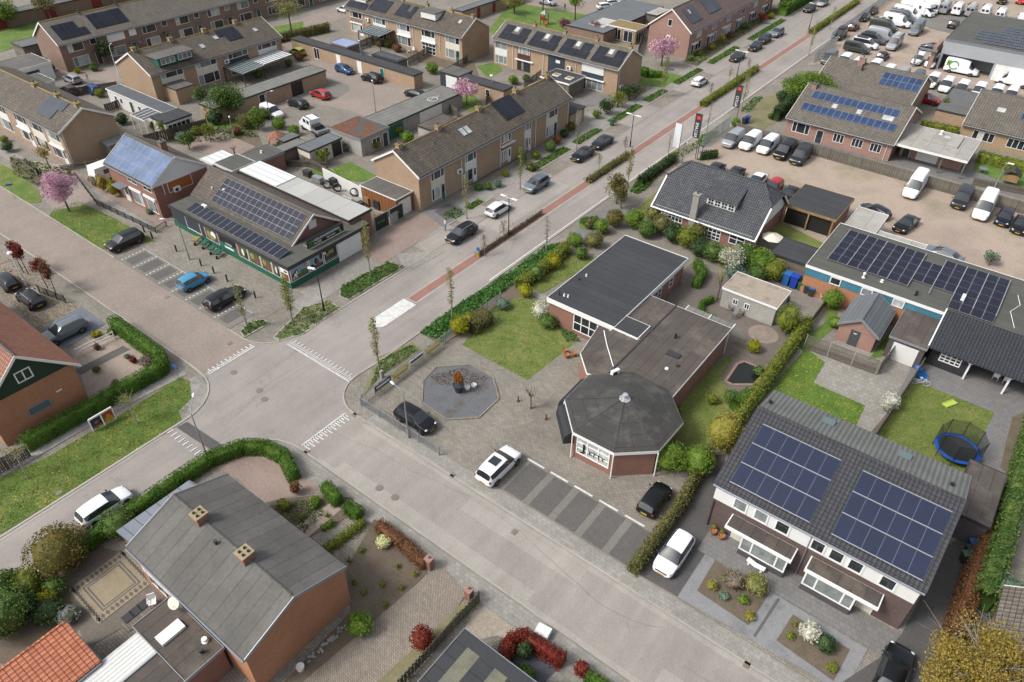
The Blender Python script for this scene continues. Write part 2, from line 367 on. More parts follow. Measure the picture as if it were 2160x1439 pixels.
def trunkmesh(mb,p0,p1,r0,r1,limbs=0,crown=None,rg=random,m=0,ll=.6):
    p0=Vector(p0);p1=Vector(p1); mid=(p0+p1)/2+Vector((rg.uniform(-.06,.06),rg.uniform(-.06,.06),0))
    mb.path([p0,mid,p1],r0,7,m,r1)
    if crown:
        c,rad=crown
        for i in range(limbs):
            t=rg.uniform(.45,.95); s=p0.lerp(p1,t); a=rg.uniform(0,6.28); e=rg.uniform(.2,1.2)
            q=Vector((c[0]+math.cos(a)*math.cos(e)*rad[0]*.85,c[1]+math.sin(a)*math.cos(e)*rad[1]*.85,c[2]+math.sin(e)*rad[2]*.8-.1*rad[2]))
            m1=s.lerp(q,.5)+Vector((0,0,.1*rad[2])); rr=r1*.8; mb.path([s,m1,q],rr,5,m,rr*.3)
            for k in range(3):
                q2=q+Vector((rg.uniform(-1,1)*rad[0]*.35,rg.uniform(-1,1)*rad[1]*.35,rg.uniform(0,1)*rad[2]*.35)); mb.tube(m1.lerp(q,rg.uniform(.3,.9)),q2,rr*.35,rr*.15,4,m)
def tree(base,h,rad,crownh,mat,bark,label,cat='tree',n=900,size=.2,lumps=10,limbs=6,group=None,name='tree',r0=.12,seed=None,k=.5,shell=.4,flat=1):
    base=Vector(base); sd=seed or int(abs(base.x*57+base.y*13)*7)%99991; rg=random.Random(sd)
    rt=empty(name,base,label,cat,group); c=(0,0,h-crownh/2); rd=(rad,rad,crownh/2)
    mb=MB(); trunkmesh(mb,(0,0,0),(rg.uniform(-.1,.1),rg.uniform(-.1,.1),h-crownh*.35),r0,r0*.35,limbs,(c,rd),rg)
    mb.build('trunk',bark,rt)
    Leaves(sd).crown(c,rd,n,size,lumps,k,shell).build('crown',mat,rt)
    return rt
# ---------------------------------------------------------------- material list (real base colours; photo tone x .62)
def A(h,k=.62): return sh(hx(h),k)
asphaltm('road_asphalt',A('a8a099'),A('b5ada3')); asphaltm('road_worn',A('b3ada4'),A('bdb6ab')); asphaltm('road_new',A('908d8b'),A('989592')); 
pavem('klinker',A('b2a396'),A('a19387'),A('857c75'),.2,.1,.14,rz=R(90))
pavem('sidewalk_tile',A('aca8a0'),A('9d9990'),A('8b8780'),.45,.3,.22,.016)
pavem('plaza_tile',A('a69f93'),A('928b7f'),A('75706a'),.4,.2,.22,.02,moss=A('857d6b'))
pavem('grey_tile',A('8c8a88'),A('82807e'),A('6b6967'),.4,.4,.12,.014)
pavem('light_tile',A('aaa69e'),A('9b968b'),A('7f7a6f'),.5,.5,.15,.018)
pavem('bay_paving',A('949088'),A('89857e'),A('726e66'),.2,.1,.14)
pavem('bay_dark',A('76736f'),A('6a6764'),A('595653'),.2,.1,.12)
pavem('dark_paving',A('6c6a68'),A('605e5c'),A('4f4d4b'),.2,.1,.14)
pavem('blue_slab',A('7c828c'),A('747a83'),A('676c75'),.8,.8,.08,.01)
pavem('brown_paving',A('8b8078'),A('7e746d'),A('635b55'),.2,.1,.18,moss=A('6d6a4c'))
pavem('pink_paving',A('b09c90'),A('a38f84'),A('8a786e'),.2,.1,.16,rz=R(45))
pavem('beige_paving',A('b0a595'),A('9b9182'),A('776e60'),.24,.12,.2,.02,rz=R(45))
pavem('cobble_paving',A('b9ab93'),A('84796a'),A('5f584c'),.35,.2,.3,.03)
groundm('lot_gravel',A('a8988a'),A('bba998'),A('9c927a'),5,patch=.09)
groundm('garden_soil',A('6d5f50'),A('776a5a'),A('615c42'),9)
groundm('dry_bed',A('9a8e70'),A('8a8462'),A('6f7a45'),7)
groundm('grey_gravel',A('8b8c8e'),A('98999a'),A('7f8082'),14,bd=.02); groundm('bed_gravel',A('74767a',.5),A('7f8185',.5),A('6a6259',.5),12,bd=.02,patch=.5)
groundm('pink_gravel',A('ab9a8c'),A('b5a596'),A('9c8d7e'),14)
groundm('dark_gravel',A('55585e'),A('5f6269'),A('4a4d52'),14)
groundm('roof_chips',A('7a7a70'),A('85836f'),A('6a6a62'),10); groundm('sand',A('b5aa98'),A('a99e8c'),A('c4baa8'),6)
plain('red_asphalt',A('a4786c'),.9,.14); plain('kerb_concrete',A('b8b2a6'),.9,.16); plain('white_paint',A('ecebe6',.62),.7,.22,scale=2)
grassm('lawn_grass',A('677a33'),A('788640'),A('918f52')); grassm('green_grass',A('56752b'),A('658432'),A('7f8a42'),.6,.5)
grassm('dandelion_grass',A('587826'),A('66852c'),A('7f8a3a'),2.0); grassm('verge_grass',A('577629'),A('6b8032'),A('8a884a'),.6,.35)
flatm('pond_water',(.012,.014,.010),.06); plain('iron_cover',A('8a7f75'),.7)
# walls
brickm('brick_tan',A('c0a283',.68),A('b09376',.68),A('a79682')); brickm('brick_brown',A('a08474',.66),A('927564',.66),A('857468')); brickm('brick_orange',A('c98c68',.7),A('bb7c58',.7),A('a88468'))
brickm('brick_red',A('a87665',.66),A('986858',.66),A('91766a')); brickm('brick_pink',A('bb9283'),A('a97f70'),A('a99184')); brickm('brick_purple',A('75605c'),A('614f4c'),A('6a5a56'),.24,.06)
brickm('brick_dark',A('5f575a'),A('4b4548'),A('6a6264')); brickm('brick_beige',A('c2a684'),A('b39775'),A('b09c80'))
plain('white_wall',A('eeeeea',.68),.7,.05); plain('cream_panel',A('ded6c4',.75),.7,.05); plain('concrete',A('a9a69f'),.9,.2); plain('render_grey',A('b9b6ae'),.9,.25)
flatm('white_frame',A('f4f4f2',.72),.45); flatm('zinc',A('8c939b'),.5,.2); plain('verge_white',A('eae8e2',.8),.6,.06); flatm('dark_trim',A('3c3c40'),.6); flatm('black_metal',(.012,.012,.013),.5)
flatm('galvanised',A('a9adb0'),.45,.3); plain('wood_dark',A('5c5148'),.85,.2); flatm('brown_frame',A('5a3325'),.6); flatm('green_paint',A('1f6a52'),.6); flatm('teal_paint',A('1d7468'),.6)
flatm('slate_blue',A('38424c'),.6); flatm('orange_blind',A('b0672f'),.8); flatm('red_door',A('8c2a28'),.6); flatm('steel_door',A('55575a'),.5)
def glassm(name,c,rough=.08,spec=.6):
    n=NT(name); return n.fin(n.dirt(c,.35,.9,2),rough,spec=spec)
glassm('glass_dark',(.022,.026,.03)); glassm('glass_curtain',A('a8b0ae',.5),.25,.4); glassm('glass_blind',A('d4d6d2',.62),.35,.3); glassm('glass_car',A('3a4246',.5),.05,1.0); flatm('glass_green',(.10,.14,.135),.1,spec=.7)
corrm('glass_roof',A('9aa6a4',.55),.9,.2,.15,0,seam=True)
# roofs
tilem('tile_plum',A('85706a'),A('76625c'),.34,.36,amt=.16); tilem('tile_brown',A('797064',0.508),A('685f55',0.508),.38,.38,lich=A('a5864a'),lamt=.7,amt=.25)
tilem('tile_old',A('8f877b',0.546),A('7d756a',0.546),.36,.36,lich=A('8f8a68'),lamt=.4,amt=.18); tilem('tile_grey',A('62656b',0.558),A('55585e',0.558),.26,.34,lich=A('9a9c94'),lamt=.45,amt=.16,wave=1.6)
tilem('tile_dark',A('56575c',0.527),A('4b4c51',0.527),.3,.36,amt=.1); tilem('tile_black',A('40444a'),A('383c42'),.3,.38,amt=.08,wave=1.5); tilem('tile_orange',A('d58560',.7),A('c37250',.7),.3,.36,amt=.14)
tilem('tile_red',A('b57a60'),A('a56a50'),.28,.34,lich=A('8a6a55'),amt=.16); plain('ridge_lichen',A('a08a52'),.9,.3,scale=2); plain('ridge_grey',A('6f6b68'),.9,.2)
feltm('felt_black',A('494b4e',0.508),seam=1.0,axis=1,amt=.16); feltm('felt_grey',A('787570',.54),seam=1.0,axis=0,amt=.24,stain=A('61615c')); feltm('felt_brown',A('665d56',0.527),seam=.9,axis=0,amt=.2,stain=A('7f7568'))
feltm('felt_olive',A('66665f',0.546),seam=1.1,axis=1,amt=.16,stain=A('5a5a53')); feltm('felt_oct',A('504f4c',0.508),seam=1.1,axis=1,amt=.1,stain=A('6e6c66')); feltm('felt_light',A('b9b6ae'),seam=2,axis=0,amt=.14,stain=A('9c8c7c'))
feltm('felt_shed',A('757a7e'),seam=.45,axis=1,amt=.1); feltm('felt_white',A('c6c6c0'),seam=3,axis=0,amt=.06)
corrm('corr_grey',A('85857f'),.9,.22,.85,0,moss=A('6c6b5c'),seam=True); corrm('corr_dark',A('62676c'),.5,.14,.7,1,seam=True); corrm('corr_rib',A('7d7f7c'),.35,.2,.8,0,moss=A('6b6b60'))
corrm('corr_white',A('e6e6e0',.75),.3,.1,.5,0); corrm('corr_white_y',A('e2e4e2',.75),1.0,.06,.5,1,seam=True); corrm('corr_metal',A('7c7d7a'),.25,.16,.6,0); corrm('zinc_seam',A('868d97'),.9,.1,.45,1,seam=True)
corrm('blue_cladding',A('4f93ab',.6),.3,.25,.6,0,seam=True); corrm('blue_sheet',A('a9b6dc',.6),1.1,.08,.3,0,seam=True)
groundm('sedum_roof',A('8a8256'),A('9a8058'),A('7b8048'),6); groundm('gravel_roof',A('a89a88'),A('b3a595'),A('8d8272'),8)
n=NT('moss_roof'); a=n.noise(.32,5,.7,geo=True); n.fin(n.mix(n.ramp(a,[(.47,(0,)*3),(.52,(1,)*3)]),n.dirt(A('5a5c58'),.2,.4),n.dirt(A('7f4f36'),.35,1.5)),.95)
plankm('plank_grey',A('8c8578'),A('776f63'),.14); plankm('plank_red',A('b0763f'),A('8f5730'),.12); plankm('plank_yellow',A('b8956a'),A('a38158'),.16); plankm('plank_old',A('8a8174'),A('6f675c'),.2,1)
solarm('solar_blue',A('3f5377',0.522),A('54678c',0.558),6,6,.08,.2); solarm('solar_black',A('2a2d36'),A('30343c'),1,1,.02,.2); solarm('solar_purple',A('2f3144',0.400),A('6a6c7a',0.496),6,6,.07,.2); solarm('solar_light',A('7488aa',0.528),A('8496b4',0.546),6,6,.05,.2)
solarm('solar_dark',A('4a4f58'),A('62666e'),6,6,.05,.25); solarm('solar_duplex',A('2c3a58',0.315),A('454c66',0.465),0,18,.25,.35); flatm('alu',A('c9ccd0',.7),.35,.4)
# leaves
leafm('leaf_hedge',A('426620'),A('5c822a'),A('769a3a')); leafm('leaf_bright',A('4f7022'),A('70902e'),A('90a944')); leafm('leaf_grass',A('5f7c2c'),A('788f3a'),A('929a4a')); leafm('leaf_mid',A('41602a'),A('5f7d37'),A('82974e')); leafm('leaf_dark',A('2a3f22'),A('3f5a30'),A('5d7444'))
leafm('leaf_conifer',A('8a8c3a'),A('a39f42'),A('b8ab50'),A('757a36')); leafm('leaf_yellow',A('8c8a1a'),A('b5ae1f'),A('6d7d22')); leafm('leaf_gold',A('8f7a32'),A('ab903e'),A('c2aa55'),A('84803c')); leafm('leaf_spring',A('8d8c4c'),A('a3a05a'),A('74803c'),A('b3a873'))
leafm('leaf_red',A('7a2a22'),A('9c3a2e'),A('6a3a24'),A('b04a3c')); leafm('leaf_rust',A('8a5a40'),A('a36f4c'),A('6d4a34'),A('75683c')); leafm('leaf_mixed',A('55602f'),A('7a7a3c'),A('8f8a58'),A('5d4f38')); leafm('leaf_olive',A('6a6a34'),A('8a7a3a'),A('5a6430'))
leafm('blossom_pink',A('c78ea8',.75),A('dba6bd',.78),A('e8c3d2',.8),A('a8748c')); leafm('blossom_white',A('dcdccb',.78),A('b9b798'),A('e8e8dc',.8),A('8f9068')); leafm('blossom_cream',A('dadb9a',.78),A('efeeb8',.8),A('a9ad68')); leafm('blossom_mag',A('8f5068'),A('a8627a'),A('6f5a40'))
leafm('leaf_ground',A('4c7a2a'),A('649436'),A('3c6428'),A('7d9a4a')); leafm('leaf_ivy',A('3d6a2a'),A('558a3c'),A('6fa052')); leafm('leaf_blue',A('6d8a78'),A('8a9f86'),A('4f6f52')); leafm('leaf_twig',A('8a7a68'),A('9c8f7c'),A('6d5f50')); leafm('leaf_greenyel',A('76862f'),A('98a03c'),A('565f28'))
leafm('leaf_lavender',A('8f8fa0'),A('7d8a6a'),A('a5a59c')); leafm('leaf_heather',A('8a4a4a'),A('6a6a4a'),A('a06a5c'))
plain('bark',A('6d6253'),.95,.3,scale=4); plain('bark_light',A('a39c8c'),.95,.2,scale=4); plain('bark_green',A('5a6348'),.95,.3,scale=4)
# ---------------------------------------------------------------- ground
SHN=[0]
def sheet(name,poly,mat,lvl=1,kind='structure',label=None,px=False,th=None):
    P=[G(*q) if px else Vector((q[0],q[1],0)) for q in poly]; SHN[0]+=1; z=.012*lvl+.0006*(SHN[0]%18)
    mb=MB(); Q=[(p.x,p.y) for p in P]; a=sum(Q[k][0]*Q[(k+1)%len(Q)][1]-Q[(k+1)%len(Q)][0]*Q[k][1] for k in range(len(Q)))
    if a<0: Q=Q[::-1]
    if th: mb.prism(Q,0.001,th+z)
    else: mb.face([(x,y,z) for x,y in Q])
    o=mb.build(name,mat); return tag(o,label,kind=kind)
def rect(x0,x1,y0,y1): return [(x0,y0),(x1,y0),(x1,y1),(x0,y1)]
mb=MB().face([(-900,-500,-.01),(700,-500,-.01),(700,900,-.01),(-900,900,-.01)]); tag(mb.build('ground','plaza_tile'),kind='structure')
def arc(cx,cy,r,a0,a1,n=7): return [(cx+r*math.cos(R(a0+(a1-a0)*i/n)),cy+r*math.sin(R(a0+(a1-a0)*i/n))) for i in range(n+1)]
cA=arc(-39.6,32.4,3.6,270,180)      # clinic corner
cB=arc(-56.5,33.0,3.7,270,360)      # shop corner
cC=arc(-55.4,19.0,4.5,90,0)[:]      # west grass corner
cD=arc(-40.0,17.4,5.6,90,180)
road=[(40,28.6)]+cA+[(-43.0,36),(-43,430),(-52.5,430),(-52.5,36)]+cB[::-1]+[(-57,29.3),(-57,23.6)]+cC+[(-51,-80),(-45.6,-80)]+cD[::-1]+[(40,22.9)]
sheet('road',road,'road_asphalt',1)
sheet('brick_street',rect(-300,-55,23.6,29.3),'klinker',2)
def kerb(path,name='kerb',w=.16,h=.06,mat='kerb_concrete'):
    mb=MB()
    for a,b in zip(path[:-1],path[1:]):
        a=Vector((*a[:2],0));b=Vector((*b[:2],0)); d=(b-a).normalized(); n=Vector((-d.y,d.x,0))*w/2
        mb.poly8([a-n,b-n,b+n,a+n]+[q+Vector((0,0,h)) for q in (a-n,b-n,b+n,a+n)])
    return tag(mb.build(name,mat),kind='structure')
kerb([(40,28.6)]+cA+[(-43,36),(-43,93)]); kerb([(-43,97),(-43,105)]); kerb([(-43,112),(-43,420)])
kerb([(-52.5,36)]+cB[::-1]+[(-57,29.3),(-59,29.3)]); kerb([(40,22.9)]+cD+[(-45.6,17),(-45.6,-60)]); kerb([(-57,23.6)]+cC+[(-51,-60)],w=.22,h=.08); kerb([(-57,23.6),(-300,23.6)]); kerb([(-81,29.3),(-300,29.3)])
# median
sheet('median',[(-48.35,44.6),(-46.75,44.6),(-46.75,430),(-48.35,430)],'kerb_concrete',2); sheet('median_strip',rect(-48.1,-47.0,44.8,430),'red_asphalt',3)
mb=MB(); L=[(-48.45,39.9)]+arc(-47.5,39.9,.95,180,360)[1:]+[(-46.55,44.4),(-48.45,44.4)]; mb.prism(L,0,.05); tag(mb.build('traffic_island','white_paint'),kind='structure')
sheet('road_line',rect(-43.35,-43.2,53,94),'white_paint',3,label=None); sheet('road_line',rect(-43.3,-43.18,94,430),'white_paint',3)
for r_ in (rect(-38,40,28.15,28.52),rect(-38,40,22.98,23.35),rect(-50.85,-50.5,-60,16.5),rect(-45.95,-45.68,-60,16)): sheet('gutter',r_,'road_worn',2)
sheet('road_patch',rect(-36,-16,22.98,24.3),'road_worn',1); sheet('road_patch',rect(-6,40,23.35,25.0),'road_worn',1); sheet('road_patch',rect(-25,-14,26.6,28.1),'road_worn',1); sheet('road_patch',rect(-52.4,-49.0,62,78),'road_worn',1)
rc=random.Random(4)
def crack(x,y,a,L,w=.016):
    mb=MB(); p=Vector((x,y,.033))
    for i in range(int(L/.5)):
        a+=rc.uniform(-.12,.12)*(1 if i%2 else -1)+rc.uniform(-.05,.05); q=p+Vector((math.cos(a)*.5,math.sin(a)*.5,0)); n_=Vector((-math.sin(a),math.cos(a),0))*w/2; mb.face([p-n_,q-n_,q+n_,p+n_]); p=q
    return mb
mb=MB()
for x,y,a,L in ((-50.4,25,1.5,9),(-47.6,19,1.57,12),(-41,26.0,-.03,34),(-49.7,42,1.57,60),(-45.1,46,1.57,50),(-48.2,-10,1.57,24),(-5,26,.1,20)):
    c=crack(x,y,a,L); o=len(mb.v); mb.v+=c.v; mb.f+=[tuple(i+o for i in f) for f in c.f]; mb.m+=c.m
tag(mb.build('road_cracks','dark_paving'),kind='structure')
# parking lane on the far side of the main road, with kerb build-outs
for a,b in ((53,59.5),(61,66),(68.5,79),(84,96),(101,111),(120,128),(132,150),(153,185)): sheet('parking_lane',rect(-55.2,-52.5,a,b),'road_asphalt',1)
kerb([(-52.5,36),(-52.5,53),(-55.2,54)]); kerb([(-55.2,54),(-55.2,96),(-52.5,97)]); kerb([(-55.2,101),(-55.2,200)])
sheet('parking_lane',rect(-52.6,-52.35,36,200),'klinker',2)
sheet('pavement',rect(-58.4,-55.3,36,200),'sidewalk_tile',1)
# give-way teeth at the junction
def teeth(p0,p1,inward,n,L1=.55,L2=.95):
    mb=MB(); a=Vector((*p0,.05)); b=Vector((*p1,.05)); d=(b-a).normalized(); q=Vector((*inward,0))
    def bar(s,e,w):
        dd=(e-s).normalized(); nn=Vector((-dd.y,dd.x,0))*w/2; mb.face([s-nn,e-nn,e+nn,s+nn])
    bar(a,b,.22)
    for i in range(n):
        s=a.lerp(b,(i+.5)/n); bar(s,s+q*(L2 if i%2 else L1),.11)
    return tag(mb.build('give_way_marking','white_paint'),kind='structure')
teeth((-54.5,23.9),(-54.5,29.2),(-1,0),22,.35,.7); teeth((-52.3,31.5),(-43.1,31.5),(0,1),36); teeth((-40.2,28.3),(-40.2,23.3),(1,0),20)
mb=MB(); 
for i in range(10): x=-50.7+i*.58; mb.box(x,x+.12,17.0,17.6,.05,.06); mb.box(x+.35,x+.4,17.4,17.55,.05,.06)
tag(mb.build('give_way_marking','white_paint'),kind='structure')
sheet('road_patch',[(372,902),(430,940),(455,955),(470,940),(395,890)],'dark_paving',2,px=True)
# drains and manholes
for px in ((748,875),(647,953),(955,1003),(1085,1123),(1575,1403),(352,628),(485,725),(125,1040)):
    p=G(*px); mb=MB().box(-.2,.2,-.25,.25,0,.02); o=mb.build('drain_cover','iron_cover',loc=(p.x,p.y,.04)); tag(o,'rusty drain grate in the gutter',"drain cover",'drain covers along the kerbs')
for i,px in enumerate(((493,786),(558,843),(547,824),(833,1050),(800,1030),(272,502))):
    p=G(*px); mb=MB().lathe([(.32,0),(.32,.012)],n=14); o=mb.build('manhole_cover','iron_cover',loc=(p.x,p.y,.036)); tag(o,'round dark manhole cover in the road surface','manhole cover','manhole covers in the road')
# shop forecourt and its parking bays
sheet('forecourt',rect(-84.5,-57.5,32.6,38.2),'plaza_tile',1); sheet('parking_bays',rect(-80.3,-58.9,29.35,32.7),'bay_paving',2)
mb=MB(); wb=MB()
for i in range(8):
    x=-79.9+i*2.58; mb.box(x+.55,x+2.05,29.75,32.25,.038,.042)
    for j in range(7):
        wb.box(x+.02,x+.16,29.5+j*.46,29.5+j*.46+.24,.044,.05)
for j in range(70): wb.box(-80.2+j*.3,-80.2+j*.3+.14,32.5,32.62,.044,.05)
tag(mb.build('parking_bay_paving','bay_dark'),kind='structure'); tag(wb.build('bay_dashes','white_paint'),kind='structure')
# clinic forecourt bays
sheet('pavement',rect(-38,40,28.7,30.1),'sidewalk_tile',2); sheet('forecourt',rect(-40,-10.9,30.1,50),'plaza_tile',1)
mb=MB(); wb=MB()
sheet('parking_bays',rect(-23.8,-11.2,30.2,34.1),'bay_paving',2)
for i in range(5): mb.box(-23.45+i*2.5,-21.6+i*2.5,30.3,33.9,.044,.05); wb.box(-23.9+i*2.4,-22.15+i*2.4,34.05,34.22,.044,.055)
tag(mb.build('parking_bay_paving','bay_dark'),kind='structure'); tag(wb.build('bay_dashes','white_paint'),kind='structure')
